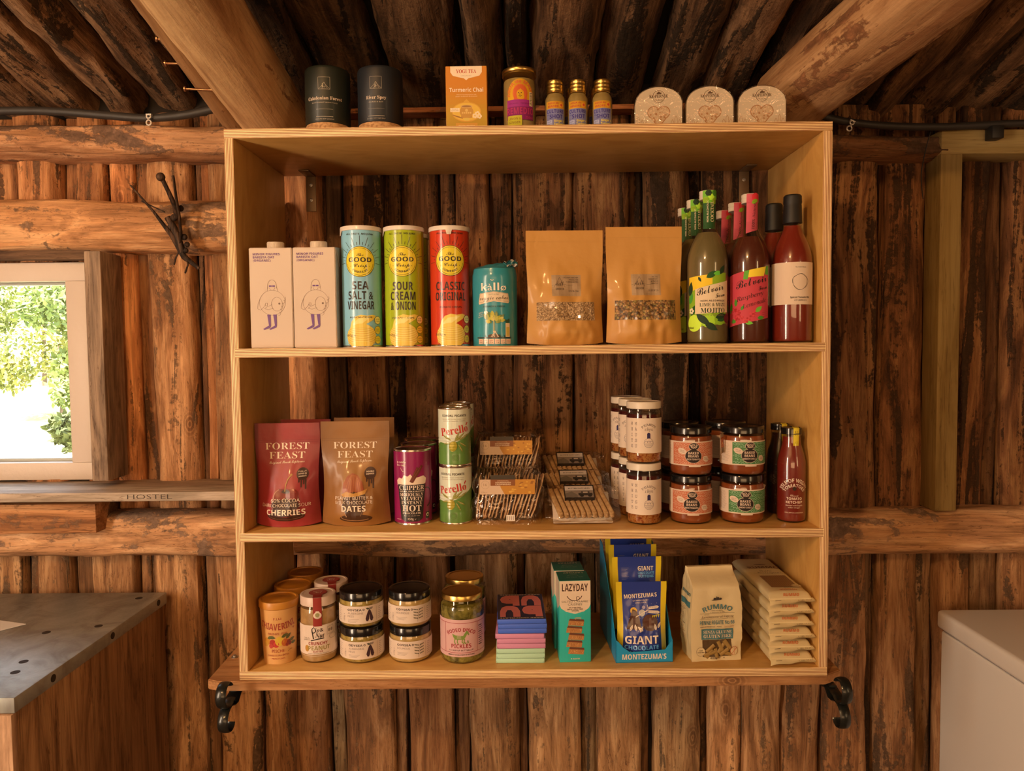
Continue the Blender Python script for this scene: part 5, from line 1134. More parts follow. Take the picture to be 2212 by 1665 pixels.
# crispbread packs
crisp = speckle('crispbread', [(.3, (.40, .23, .11)), (.5, (.58, .38, .21)), (.7, (.68, .48, .29))], 90, .75, coat=0, bump=.6)
rr = random.Random(21)
def bagfilm(t, x0, x1, y0, y1, z0, z1, seed, seam=True, bul=.006, lean=0):
    def bf(u, v):
        a = u * 2 * pi; e = .42; c_, s_ = cos(a), sin(a); X_ = math.copysign(abs(c_) ** e, c_); Y_ = math.copysign(abs(s_) ** e, s_); k = 1 - .9 * sm((v - .80) / .2) * .35
        n_ = noise.noise((cos(a) * 2 + seed, sin(a) * 2, v * 5)) * bul + noise.noise((cos(a) * 6 + seed, sin(a) * 6, v * 13)) * bul * .5
        return ((x0 + x1) / 2 + X_ * ((x1 - x0) / 2 * (1 - .12 * sm((v - .7) / .3)) + n_), (y0 + y1) / 2 + Y_ * ((y1 - y0) / 2 * k + n_ * .5) + lean * v * (z1 - z0), z0 + (z1 - z0) * v + n_ * v)
    mb = MB().grid(bf, lp(0, 1, 44), lp(0, 1, 24), flip=False)
    b = len(mb.v) - 45; mb.f.append(list(range(b, b + 45))); mb.m.append(0); mb.c.append((.8,) * 3)
    return mb
def crisppack(lb, X, Yf, Z, w, hc, n, seed, first=None):
    t = thing('crispbread_pack', lb, 'crispbread', (X, Yf, Z), .0, 'clear packs of crispbread'); rr = random.Random(seed)
    for i in range(n):
        x = -w / 2 + .012 + (w - .024) * i / (n - 1); tl = rad(9 + 8 * i / n + rr.uniform(-4, 4)); R_ = hc / 2 * rr.uniform(.95, 1.0); mb = MB(); sd = rr.random() * 50
        def cf_(u, v, s_):
            a = u * 2 * pi; q = v * R_ * (1 + .05 * noise.noise((cos(a) * 2 + sd, sin(a) * 2, 0)))
            wv = .0035 * noise.noise((q * 40 * cos(a) + sd, q * 40 * sin(a), 1.0)) * (v > .1)
            return (wv + s_ * .0021 * (1 - .5 * v ** 6), q * .8 * math.copysign(abs(cos(a)) ** .8, cos(a)), q * math.copysign(abs(sin(a)) ** .8, sin(a)))
        us, vs = lp(0, 1, 22), (.02, .35, .65, .9, 1.0)
        mb.grid(lambda u, v: cf_(u, v, 1), us, vs).grid(lambda u, v: cf_(u, v, -1), us, vs, flip=True)
        o_ = len(vs) * len(us); k0 = (len(vs) - 1) * len(us)
        for j in range(22): mb.f.append([k0 + j, k0 + j + 1, o_ + k0 + j + 1, o_ + k0 + j][::-1]); mb.m.append(0); mb.c.append((.8,) * 3)
        mb.build('crispbread', crisp, t, 50, loc=(x, .052, .004 + R_ * .985), rot=(0, tl, 0))
    bagfilm(t, -w / 2, w / 2, .001, .104, .001, hc + .012, seed).build('film_bag', film, t, 180)
    C1, C2, C3 = (.60, .45, .33), O('#a8641e', 1.3), O('#7a3a18', 1.2); A = Art(); W_ = w * 500 - 17
    A.rect(-W_, 0, W_, 31, C1, 0).poly([(-6, 0), (W_, 0), (W_, 31), (-18, 31), (-14, 14)], C2, 1)
    for _ in range(16): x, y = rr.uniform(0, W_ - 4), rr.uniform(3, 26); A.circ(x, y, rr.uniform(1.5, 4), rr.choice((O('#c08030', 1.3), O('#8a4a16', 1.2))), 2 + _ * .05, ry=rr.uniform(1, 2), n=10)
    A.rect(-W_ + 22, 18, 16, 31, C3, 4).rect(-W_ + 22, 31, 16, 40, (.02, .014, .010), 4).text('ORIGINAL', -9, 27.3, 2.0, (.7, .5, .35), w=24, l=5).text('SOURDOUGH', -9, 23.4, 2.5, (.75, .6, .45), w=32, f='B', l=5).text('CRISPBREAD', -9, 19.6, 2.5, (.75, .6, .45), w=32, f='B', l=5)
    A.circ(-W_ + 11, 20, 8.5, (.35, .25, .17), 1).circ(-W_ + 11, 20, 8, C1, 2).text('16', -W_ + 11, 17.6, 5, (.3, .2, .13), w=7, l=3).text('125g e', -W_ + 9, 3, 2.6, (.3, .2, .13), w=12, l=3)
    mb = MB(); A.emit(mb, lambda u, v, hh: (u, -.0035 - hh + .25 * max(0, v - .031) + .16 * (v - .0) * 0, hc * .66 + v), 8, 6); mb.build('header_card', card, t)
    if first:
        A = Art().rect(-9, 0, 9, 13, (.72, .66, .60), 1)
        for i in range(4): A.line([(-7 + i * 4.2, 2.5), (-7 + i * 4.2, 10)], .9, INK, 2)
        mb = MB(); A.emit(mb, lambda u, v, hh: (.006 + u, -.0045 - hh, .010 + v), 20); mb.build('price_sticker', paper, t)
    return t
p = onZ(1096, 1135, ZS)
crisppack('front clear pack of round crispbread with price sticker', p.x + .001, p.y + .002, ZS, .148, .100, 17, 31, True)
crisppack('rear clear pack of crispbread standing higher behind the front pack', onY(1094, 1000, .165).x, .160, ZS + .068, .150, .098, 17, 32)
crisppack('lower rear crispbread pack hidden behind the front pack', onY(1100, 1100, .165).x, .160, ZS, .148, .052, 9, 33)
# finger biscuit packs
fing = speckle('oat_biscuit', [(.3, (.33, .19, .08)), (.5, (.46, .29, .13)), (.7, (.54, .37, .19))], 120, .7, coat=.1, bump=.5)
p = onZ(1258, 1134, ZS); fg = None
for lb, dx, dy, dz, tl in (('front clear pack of finger biscuits leaning back on the shelf', .002, .004, .002, 33), ('middle pack of finger biscuits, only its label showing above the front pack', -.003, .086, .0220, 33), ('rear pack of finger biscuits leaning highest against the others', -.004, .178, .0470, 36)):
    L_ = (p.x + dx, p.y + dy, ZS + dz + .001)
    if fg: dup(fg, lb, L_, rot=(rad(tl), 0, .03)); continue
    t = fg = thing('biscuit_pack', lb, 'biscuits', L_, 0, 'clear packs of finger biscuits'); t.rotation_euler = (rad(tl), 0, .02)
    MB().box(-.062, .0, 0, .062, .090, .003, bev=.001).box(-.062, .0, .003, .062, .0015, .006).build('tray', milky, t)
    for i in range(10):
        x = -.054 + .0118 * i
        MB().box(-.0052, -.040, -.008, .0052, .042, .008, bev=.0035, seg=3).build('biscuit', fing, t, loc=(x, .046, .0125), rot=(rad(-2), rad(-10), rad(14)))
    def bf(u, v):
        a = u * 2 * pi; c_, s_ = cos(a), sin(a); n_ = noise.noise((c_ * 3, s_ * 3, v * 7)) * .0035 + noise.noise((c_ * 8, s_ * 8, v * 16)) * .0018
        e = 1 - (2 * v - 1) ** 8; return (-.079 + .158 * v, .045 + math.copysign(abs(c_) ** .5, c_) * (.049 * (.85 + .15 * e)) + n_ * .5, .0125 + math.copysign(abs(s_) ** .6, s_) * (.0115 * e + .0012) + n_ * e + .001)
    MB().grid(bf, lp(0, 1, 36), lp(0, 1, 30), flip=True).build('film_bag', film, t, 180)
    A = Art().rect(-32, 0, 32, 42, (.018, .014, .012), 0).rect(-30, 24, 30, 38, (.50, .45, .42), 1).text('BUTTER OATCAKES', 0, 29, 3.4, INK, w=46, f='S', l=3)
    A.rect(-30, 2, 30, 23, (.22, .18, .15), 1).rect(-2, 8, 28, 16, (.03, .025, .022), 2).rect(4, 14, 22, 21, (.06, .05, .045), 2).circ(5, 7, 4, (.02, .018, .016), 3).circ(22, 7, 4, (.02, .018, .016), 3).poly([(-30, 2), (-30, 14), (-16, 21), (-4, 10), (-4, 2)], (.13, .11, .09), 2).rect(8, 15.5, 18, 19.5, (.42, .36, .3), 3)
    mb = MB(); A.emit(mb, lambda u, v, hh: (u - .004, .046 + v * .95, .0275 + hh), 50); A2 = Art().rect(-32, 0, 32, 9, (.018, .014, .012), 0); A2.emit(mb, lambda u, v, hh: (u - .004, .046 - hh, .0185 + v), 50); mb.build('label', card, t)
# chilli peanut jars
rayu = speckle('chilli_peanut_oil', [(.25, (.10, .012, .004)), (.42, (.26, .06, .012)), (.58, (.42, .20, .06)), (.75, (.18, .025, .008))], 170, .25, coat=.5, bump=.3)
rayo = mat('dark_red_oil', (.055, .006, .008), .15, coat=.5)
whl = mat('white_lid', (.66, .60, .52), .35)
def mausu():
    X, Y, r, _ = cyl(1353, 1428, 900, .033, ZS, 1080); h = .1275; t = thing('chilli_jar', '', 'jar', (X, Y, ZS), face(X, Y) - .03, 'stacked jars of peanut chilli oil')
    pr = jarprof(r, h - .006, r * .93, h - .030); MB().lathe(pr, 56).build('glass_jar', glass, t)
    MB().lathe([(r * .79, .002), (r * .92, .0035), (r * .965, .008), (r * .965, .034), (0, .034)], 48).build('peanut_flakes', rayu, t)
    MB().lathe([(r * .964, .0342), (r * .964, h - .026), (0, h - .026)], 48).build('chilli_oil', rayo, t)
    lid(t, r * .985, h - .015, h, whl, 0)
    A = Art(); LB = (.70, .60, .52); NV = (.03, .022, .09); A.rect(-62, 22, 62, 94, LB, 1)
    for i, c in enumerate('WHITE'): A.text(c, -24, 80 - 11.6 * i, 6, (.10, .08, .09), f='M', l=2, w=4.6 if c != 'I' else 3.4)
    for i, c in enumerate('MAUSU'): A.text(c, -14.5, 80 - 11.6 * i, 6, (.10, .08, .09), f='M', l=2, w=4.6)
    A.text('PEANUT', 12, 78.5, 4.6, (.10, .08, .09), w=29, f='M', arc=17, l=2).text('rāyu', 12, 68.5, 5.2, (.10, .08, .09), w=17, f='M', l=2)
    A.rect(8.6, 51, 15.4, 61, NV, 2).circ(12, 61, 3.4, NV, 2, n=16, a0=0, a1=180).circ(12, 43, 10, NV, 2).circ(12, 43, 9.5, LB, 3)
    for i in range(5): y = 42 - i * 1.8; hw = sqrt(max(0, 81 - (y - 43) ** 2)); A.line([(12 - hw, y), (12 + hw, y)], .35, NV, 4)
    for x in (7, 12, 17): A.arc(x, 44, 3.2, 0, 180, .5, NV, 4, n=8)
    label(t, A, straight(r, h)); return t, h
m1, hj = mausu(); m1['label'] = 'lower front jar of white labelled peanut chilli oil'
dup(m1, 'upper front jar of white labelled peanut chilli oil', (m1.location.x + .0004, m1.location.y, ZS + hj + .0004), m1.rotation_euler.z - .02)
for lb, px, yy, zz, a in (('upper white lidded chilli oil jar, second in its row', 1372, .076, 1, -.75), ('lower white lidded chilli oil jar, second in its row', 1372, .076, 0, -.1), ('upper white lidded chilli oil jar at the back of its row', 1354, .152, 1, -.9), ('lower white lidded chilli oil jar at the back of its row', 1354, .152, 0, -.2)):
    Y = m1.location.y + yy; p = onY(px, 1000, Y); dup(m1, lb, (p.x, Y, ZS + zz * (hj + .0004)), face(p.x, Y) + a)
# baked bean jars
sauce = speckle('bean_sauce', [(.35, (.20, .042, .010)), (.6, (.27, .066, .017))], 35, .3, coat=.4, bump=.15)
def beanjar(lb, xl, xr, col, lin_, name2, off, stripe):
    X, Y, r, _ = cyl(xl, xr, 1045, .033, ZS, 1085); h = .1005; t = thing('bean_jar', lb, 'jar', (X, Y, ZS), face(X, Y) + off, 'stacked jars of baked beans')
    pr = jar(t, r, h, .014, r * .975, sauce, black_lid, rn=r * .92, zs=h - .027); A = Art(); rr = random.Random(6); LW, DK = (.66, .54, .45), (.020, .014, .012)
    A.rect(-80, 22, 66, 72, LW, 1).rect(-80, 24.5, 66, 69.5, col, 2).rect(-80, 22, stripe, 72, LW, 3)
    for i in range(16): A.line([(-70 + stripe + 42, 30 + i * 2.4), (stripe - 5 - rr.uniform(0, 6), 30 + i * 2.4)], .45, (.3, .24, .2), 4)
    for i in range(18):
        for j in range(7):
            x = stripe + 5 + i * 6.4 + (3 if j % 2 else 0); y = 27.5 + j * 6.4
            if x < 63: A.arc(x + rr.uniform(-.8, .8), y + rr.uniform(-.8, .8), 2.8, rr.uniform(0, 360), rr.uniform(500, 620), .6, lin_, 4, n=9, ry=2.1)
    A.circ(6, 62, 10.5, LW, 5, ry=8).circ(6, 62, 9.8, DK, 6, ry=7.4).text('BOLD', 6, 63, 4, LW, w=13, f='B', l=7, arc=14).text('BEAN', 6, 57.8, 4, LW, w=13, f='B', l=7, arc=-14).circ(5, 42, 17, LW, 5, ry=14.5).circ(5, 42, 16.3, DK, 6, ry=13.8)
    A.text('BAKED', 5, 46, 5, LW, w=21, f='B', l=7).text('BEANS', 5, 39.6, 5, LW, w=21, f='B', l=7).text(name2, 5, 34, 3.4, LW, w=26, f='B', l=7)
    for x, y, a_, b_ in ((-18, 52, 9.5, 6), (32, 36, 7.5, 6)): A.circ(x, y, a_, LW, 5, ry=b_, rot=-20).text('with sun' if x < 0 else 'PLANT', x, y + .6, 1.9, DK, w=10, l=7, rot=-8).text('tomato' if x < 0 else 'PROTEIN', x, y - 2.4, 1.9, DK, w=10, l=7, rot=-8)
    A.rect(-14, 72, 8, 74.5, LW, 2).rect(-4, 19.5, 20, 22, LW, 2); label(t, A, straight(r, h)); return t, h, r
j1, hb_, rb_ = beanjar('lower front jar of rich tomato baked beans with red label', 1447, 1537, O('#b85a3c', 1.15), O('#d8a080', 1.0), 'RICH TOMATO', -.06, -40)
dup(j1, 'upper front jar of rich tomato baked beans with red label', (j1.location.x, j1.location.y, ZS + hb_ + .0004), j1.rotation_euler.z + .07)
j2, _, _ = beanjar('lower front jar of smoky chilli baked beans with green label', 1556, 1649, O('#4a6a3a', 1.05), O('#a8b48c', .9), 'SMOKY CHILLI', .05, -30)
dup(j2, 'upper front jar of smoky chilli baked beans with green label', (j2.location.x, j2.location.y, ZS + hb_ + .0004), j2.rotation_euler.z + .18)
for src, lb, px, zz in ((j1, 'upper dark lidded bean jar behind the rich tomato beans', 1468, 1), (j1, 'lower bean jar in shade behind the rich tomato beans', 1468, 0), (j2, 'upper dark lidded bean jar behind the smoky chilli beans', 1566, 1), (j2, 'lower bean jar in shade behind the smoky chilli beans', 1566, 0)):
    Y = src.location.y + .098; p = onY(px, 1000, Y); dup(src, lb, (p.x, Y, ZS + zz * (hb_ + .0004)), face(p.x, Y) + .6)
def hangtag(lb, x, y, Y, rz, tl):
    A = Art().rect(-8, -42, 8, 0, (.62, .44, .28), 0).rect(-7, -30, 7, -8, O('#a0401c', 1.2), 1); rr = random.Random(2)
    for _ in range(10): A.circ(rr.uniform(-5, 5), rr.uniform(-27, -11), rr.uniform(1.4, 2.6), rr.choice((O('#c87838', 1.2), O('#8a2c14', 1.1))), 2 + _ * .06, n=10)
    mb = MB(); mb.box(-.008, 0, -.042, .008, .0005, 0, col=(.6, .45, .3)); A.emit(mb, front(0), 50); o = mb.build('hang_tag', card, loc=onY(x, y, Y), rot=(0, rad(tl), rz)); tag(o, lb, 'tag')
hangtag('orange picture tag hanging at the right of the lower smoky chilli jar', 1646, 1044, .060, -.5, 18)
hangtag('orange picture tag hanging between the two stacks of bean jars', 1559, 936, .050, .9, -8)
# ketchup bottles
ket = mat('tomato_ketchup', (.18, .016, .010), .3, coat=.4); ketd = mat('shaded_sauce', (.022, .006, .004), .3, coat=.4)
def ketchup(lb, px0, px1, yt, Yf, m, F):
    X, Y, r, h = cyl(px0, px1, yt, Yf, ZS, 1060); t = thing('sauce_bottle', lb, 'bottle', (X, Y, ZS), face(X, Y) + .08, 'sauce bottles with yellow seals')
    pr = [(r * .86, 0), (r * .96, .002), (r, .007), (r, .118), (r * .985, .125), (r * .90, .138), (r * .72, .155), (r * .645, .168), (r * .63, h - .006)]
    MB().lathe(pr, 56).build('glass_bottle', glass, t); liquid(t, pr, .178, m, 'sauce'); lid(t, r * .69, h - .014, h, black_lid, 0)
    A = Art()
    A.text('ISLE OF WIGHT', 4, 86, 7.5, F, w=62, f='B', arc=26, l=3).text('TOMATOES', 4, 76, 6.5, F, w=44, f='B', arc=20, l=3).circ(4, 72, 4, (.03, .02, .01), 3, n=8)
    A.text('Classic', 4, 56, 4.2, F, w=16, f='C', l=3).text('TOMATO', 4, 49, 5, F, w=31, f='B', l=3).text('KETCHUP', 4, 41.5, 5, F, w=33, f='B', l=3).text('blended with English', 4, 36, 2.8, F, w=34, l=3).text('cider vinegar', 4, 31.6, 2.8, F, w=24, l=3).text('SMALL BATCH & HANDMADE', 4, 21, 2.2, F, w=38, l=3)
    label(t, A, pr, paper, 'printed_lettering'); A = Art(); YL_ = O('#c8a028', 1.25); A.rect(2, 160, 15, h * 1000, YL_, 1).text('MORE TOMATOES', 7, 178, 1.8, INK, w=26, rot=90).text('MORE FLAVOUR', 11, 178, 1.8, INK, w=26, rot=90)
    label(t, A, [(r * .65, .15), (r * .645, h - .016), (r * .70, h - .015), (r * .70, h)], paper, 'yellow_seal', 3)
    s_ = MB().box(r * .04, -r * .69, h + .0002, r * .44, r * .2, h + .0006, col=YL_).build('seal_top', paper, t); return t
ketchup('front bottle of tomato ketchup with yellow seal strip', 1678, 1740, 926, .040, ket, (.74, .62, .52))
ketchup('dark sauce bottle in shade behind the tomato ketchup', 1656, 1712, 917, .118, ketd, (.10, .075, .06))  # shade is painted into this rear bottle's sauce and lettering colours

# =============================================================== bottom compartment
ZF = TH + EPS
# peach jam tubs
PE, PL = O('#c8834a', 1.15), O('#b86a20', 1.1)
def jam():
    X, Y, r, h = cyl(560, 645, 1303, .024, ZF, 1300); t = thing('jam_tub', '', 'tub', (X, Y, ZF), face(X, Y) - .12, 'orange tubs of peach jam')
    rb = r * .80; rt = r * .95; prf = [(rb, 0), (rb * 1.01, .002), (rt, h - .012)]
    mb = MB().lathe(prf, 64, col=PE); A = Art(); DR, DK = (.33, .05, .035), (.13, .06, .03)
    A.text('F.LLI', 0, 96, 4.6, DR, w=16).text('CHIAVERINI', -2, 74, 14, DR, w=84, f='B', arc=-120, l=3).text('& C.', 41, 78, 6, DR, w=14, f='B', l=3, rot=70).text('FIRENZE 1928', -1, 64, 4.4, DR, w=42)
    for x, y, rr_, c in ((-26, 50, 8, (.50, .24, .03)), (-12, 46, 8, (.36, .03, .02)), (-4, 43, 6.5, (.50, .05, .04)), (4, 50, 10, (.62, .42, .05)), (16, 46, 8, (.48, .12, .03)), (-16, 40, 5, (.45, .05, .04)), (25, 46, 5, (.22, .03, .03)), (28, 42, 4, (.2, .03, .03)), (21, 41, 4, (.28, .04, .03)), (-30, 44, 6, (.55, .3, .05))): A.circ(x, y, rr_, c, 2, n=20)
    for x, y, a in ((-24, 56, 20), (8, 58, 25), (-20, 60, -10), (26, 48, 15), (18, 54, 40), (30, 42, 0)): A.leaf(x, y, 16, 7, a, (.09, .10, .03), 4)
    A.text('PESCHE', 0, 26, 6.4, DR, w=28).text('CONFETTURA EXTRA', 0, 18, 3.6, DR, w=52).text('PEACH JAM', 0, 11, 3.6, DR, w=30).text('EXTRA', 29, 27, 2, DK, w=12, rot=18)
    A.emit(mb, cylmap(prf), 4, 8); mb.build('tub', card, t)
    MB().lathe([(r * .965, h - .016), (r, h - .0145), (r, h - .003), (r * .985, h - .0006), (r * .93, h), (r * .86, h - .0004), (r * .84, h - .003), (r * .5, h - .003), (r * .48, h - .0024), (0, h - .0024)], 64, col=PL).build('lid', card, t); return t
j0 = jam(); j0['label'] = 'front orange tub of peach jam with painted fruit'
for lb, px, dy in (('middle orange peach jam tub, lid showing behind the front tub', 634, .093), ('rearmost orange peach jam tub in the corner', 661, .186)):
    p = onY(px, 1290, j0.location.y + dy); dup(j0, lb, (p.x, j0.location.y + dy, ZF), face(p.x, .1))
# peanut butter
pbm = speckle('peanut_butter', [(.35, (.36, .21, .08)), (.6, (.48, .30, .13))], 45, .35, coat=.4, bump=.2)
pkl = mat('pale_pink_lid', (.62, .49, .43), .4, coat=.1)
def pbj():
    X, Y, r, h = cyl(649, 728, 1292, .033, ZF, 1350); t = thing('peanut_butter_jar', '', 'jar', (X, Y, ZF), face(X, Y) - .06, 'jars of peanut butter')
    pr = jar(t, r, h, .020, r * .965, pbm, pkl, rn=r * .93, zs=h - .034); A = Art(); LW, DK, RB = (.68, .58, .51), (.025, .018, .015), (.27, .028, .022)
    A.rect(-70, 20, 62, 82, LW, 1).arc(0, 20, 62, 180, 360, .6, LW, 1, ry=3)
    A.text('ip&', 3, 68, 8, DK, w=17, f='BI', l=3).text('Nut', 4, 56, 9, DK, w=19, f='BI', l=3).line([(-8, 78), (-12, 74), (-12, 68), (-8, 66), (-4, 70), (-6, 76)], 1.8, DK, 3).line([(-12, 72), (-9, 54)], 2.4, DK, 3).line([(-14, 50), (0, 53), (12, 54)], 2.2, DK, 3)
    A.text('CRUNCHY', 0, 40.5, 6.6, RB, w=40, f='B', l=3).text('PEANUT', 2, 29.5, 8.8, O('#8a6a30', 1.2), w=46, f='B', l=3).text('BUTTER', 0, 24.8, 3.4, RB, w=20, f='B', l=3).text('SPREAD OF ROASTED PEANUTS', 0, 21.6, 1.5, DK, w=44).circ(-24, 33, 5, O('#a86a28', 1.2), 2, ry=7).text('Crunchy', -24, 54, 2.8, DK, w=14, f='I').text('goodness', -24, 50.5, 2.8, DK, w=15, f='I')
    GY = (.30, .24, .2); A.line([(19, 60), (35, 62), (34, 78), (20, 76)], .6, GY, 3, closed=True).circ(24, 69, 2.6, GY, 3, ry=3.6).circ(30, 69.5, 2.6, GY, 3, ry=3.6).arc(33, 55, 9, 0, 360, .7, GY, 3, n=18, ry=5).rect(41, 34, 50, 78, (.58, .48, .42), 2)
    for i in range(16): A.line([(42, 36 + i * 2.6), (49, 36 + i * 2.6)], .4, DK, 3)
    label(t, A, pr)
    A = Art(); A.rect(-9, 80, 9, h * 1000, RB, 2).circ(0, 103, 8.5, LW, 3, ry=7).poly([(-7, 104), (7, 104), (3, 112), (-3, 112)], LW, 3).circ(0, 104, 4.6, (.28, .27, .12), 4, n=10).text('we plant', 0, 97.6, 1.6, DK, w=9, l=5)
    prl = [(r * 1.005, .08), (r * 1.004, h - .034), (r * .985, h - .021), (r * .972, h - .019), (r * .968, h)]; label(t, A, prl, paper, 'seal_strip', 3, 3)
    A = Art().circ(0, 0, 19, RB, 1, n=32).rect(-9, -36, 9, 0, RB, 1).circ(0, 0, 17.6, (.32, .06, .05), 2, n=32).text('Nut', 0, -6, 8, LW, w=17, f='C', rot=6, l=3).text('PEANUT', 0, 4, 4, LW, w=17, f='B', arc=20, l=3); mb = MB(); A.emit(mb, planemap((0, 0, h + .0002), (1, 0, 0), (0, 1, 0)), 60); mb.build('lid_seal', paper, t); return t
q0 = pbj(); q0['label'] = 'front peanut butter jar with red seal strip over its pale lid'
p = onY(716, 1290, q0.location.y + .087); dup(q0, 'peanut butter jar standing behind the front one, lid showing', (p.x, q0.location.y + .087, ZF), face(p.x, .15) + .05)
# meze jars
mez = speckle('aubergine_meze', [(.3, (.13, .085, .015)), (.48, (.34, .24, .055)), (.65, (.46, .34, .10))], 95, .3, coat=.4, bump=.3)
hou = speckle('houmous', [(.3, (.42, .27, .085)), (.6, (.54, .37, .14))], 60, .35, coat=.4, bump=.15)
def meze(lb, xl, xr, cont, kind):
    X, Y, r, _ = cyl(xl, xr, 1360, .028, ZF, 1395); h = .0745; t = thing('meze_jar', lb, 'jar', (X, Y, ZF), face(X, Y) - .04, 'stacked jars of meze')
    pr = jar(t, r, h, .017, r * .975, cont, black_lid, rn=r * .93, zs=h - .026); A = Art(); LW, DK, GY = (.68, .575, .50), (.035, .028, .03), (.28, .23, .21)
    A.rect(-72, 11, 74, 48, LW, 1).text('ODYSEA', -13, 38.5, 4.4, DK, w=30, f='B').circ(6, 40.7, 2.2, DK, 2).circ(6, 40.7, 1.2, LW, 3)
    for i, s_ in enumerate(('AUBERGINE', 'MEZE') if kind == 1 else ('HOUMOUS',)): A.text(s_, -28, 31.5 - 6.2 * i, 4.0, GY, w=(33, 14)[i] if kind == 1 else 28, al='l')
    for i in range(3): A.line([(-28, 20.5 - 2.6 * i + (4 if kind == 2 else 0)), (-4 - 3 * i, 20.5 - 2.6 * i + (4 if kind == 2 else 0))], .6, GY, 2)
    A.text('220g e', -36, 24, 3.4, GY, w=16, rot=90).line([(35, 14), (35, 44)], .5, GY, 2)
    for i in range(7): A.line([(40, 41 - 4 * i), (48 - (i % 3), 41 - 4 * i)], .9, GY, 2); A.line([(-60, 41 - 4 * i), (-46 - (i % 3) * 2, 41 - 4 * i)], .6, GY, 2)
    if kind == 1:
        AU = (.05, .022, .03)
        for sx in (-1, 1): A.poly([(18, 41), (18 + sx * 3, 37), (18 + sx * 6.5, 28), (18 + sx * 8.5, 21), (18 + sx * 6.5, 16), (18 + sx * 3, 15.5), (18 + sx * 1, 20), (18, 30)], AU, 2)
        A.leaf(18, 41, 9, 5, 20, GY, 3).leaf(18, 41, 8, 4, 160, (.07, .07, .04), 3).line([(18, 41), (19, 45)], .8, (.1, .1, .05), 3)
    else:
        A.line([(18, 14), (19, 26), (22, 42)], .7, GY, 2)
        for y in range(4):
            for sx in (-1, 1):
                for k_ in range(3): A.leaf(19.5 + sx * (1 + k_ * 3.2), 20 + y * 6 + k_ * .8, 4, 2.4, (90 + sx * -50), (.16, .14, .10), 3)
    label(t, A, straight(r, h)); return t, h
a0_, hm_ = meze('lower jar of aubergine meze with black lid', 735, 831, mez, 1); dup(a0_, 'upper jar of aubergine meze with black lid', (a0_.location.x - .0004, a0_.location.y, ZF + hm_ + .0004), a0_.rotation_euler.z)
b0_, _ = meze('lower jar of houmous with plant sprig label', 841, 934, hou, 2); dup(b0_, 'upper jar of houmous with plant sprig label', (b0_.location.x - .0008, b0_.location.y, ZF + hm_ + .0004), b0_.rotation_euler.z)
# pickles
pick = speckle('pickled_gherkins', [(.3, (.035, .032, .008)), (.45, (.13, .115, .02)), (.6, (.28, .24, .05)), (.75, (.06, .05, .012))], 55, .25, coat=.5, bump=.3)
def pickles():
    X, Y, r, h = cyl(951, 1047, 1290, .022, ZF, 1380); t = thing('pickle_jar', '', 'jar', (X, Y, ZF), face(X, Y) - .06, 'jars of pickles')
    pr = jar(t, r, h, .012, r * .93, pick, gold, rn=r * .88, zs=h - .030); PKL = O('#c88a80', 1.15); RD, DK = (.30, .018, .024), (.03, .02, .02); A = Art()
    A.rect(-85, 17, 85, 95, PKL, 1).line([(-72, 26), (72, 26)], .9, RD, 2).line([(-72, 88), (72, 88)], .9, RD, 2).line([(-36, 26), (-36, 88)], .9, RD, 2).line([(36, 26), (36, 88)], .9, RD, 2)
    A.text('RODEO DISCO', 0, 71, 7.4, RD, w=60, f='B', arc=52, l=3).text('PICKLES', 0, 36, 8.4, RD, w=42, f='B', l=3).text('PUCKER UP, BUTTERCUP!', 0, 29.5, 3.2, DK, w=52, l=3).text('MADE IN THE WILD WEST OF SCOTLAND', 0, 20.5, 2.5, DK, w=57, f='B', l=3)
    GR_ = O('#7a7c34', 1.0); A.poly([(-13, 54), (6, 54), (13, 66), (15, 62), (17, 64), (14, 71), (11, 72), (4, 62), (-12, 63), (-19, 66), (-17, 60)], GR_, 3)
    for x in (-13, -7, 3, 7): A.line([(x, 55), (x - 1, 49), (x + (1 if x < 0 else 3), 45)], 2, GR_, 3)
    A.text('GOAT', -4, 59.4, 2, PKL, w=9, f='B', l=4).text('ROCK', -4, 56.6, 2, PKL, w=9, f='B', l=4).text('&', 14, 46, 6, GR_, l=3)
    for i in range(10): A.line([(40, 78 - 4.4 * i), (50 + (i % 3) * 2, 78 - 4.4 * i)], 1.1 if i % 3 else 1.8, DK, 2)
    label(t, A, pr); return t
k0 = pickles(); k0['label'] = 'front pickle jar with pink horse label and gold lid'
p = onY(1004, 1290, k0.location.y + .105); dup(k0, 'pickle jar standing behind, gold lid showing above the front one', (p.x, k0.location.y + .105, ZF), face(p.x, .15))
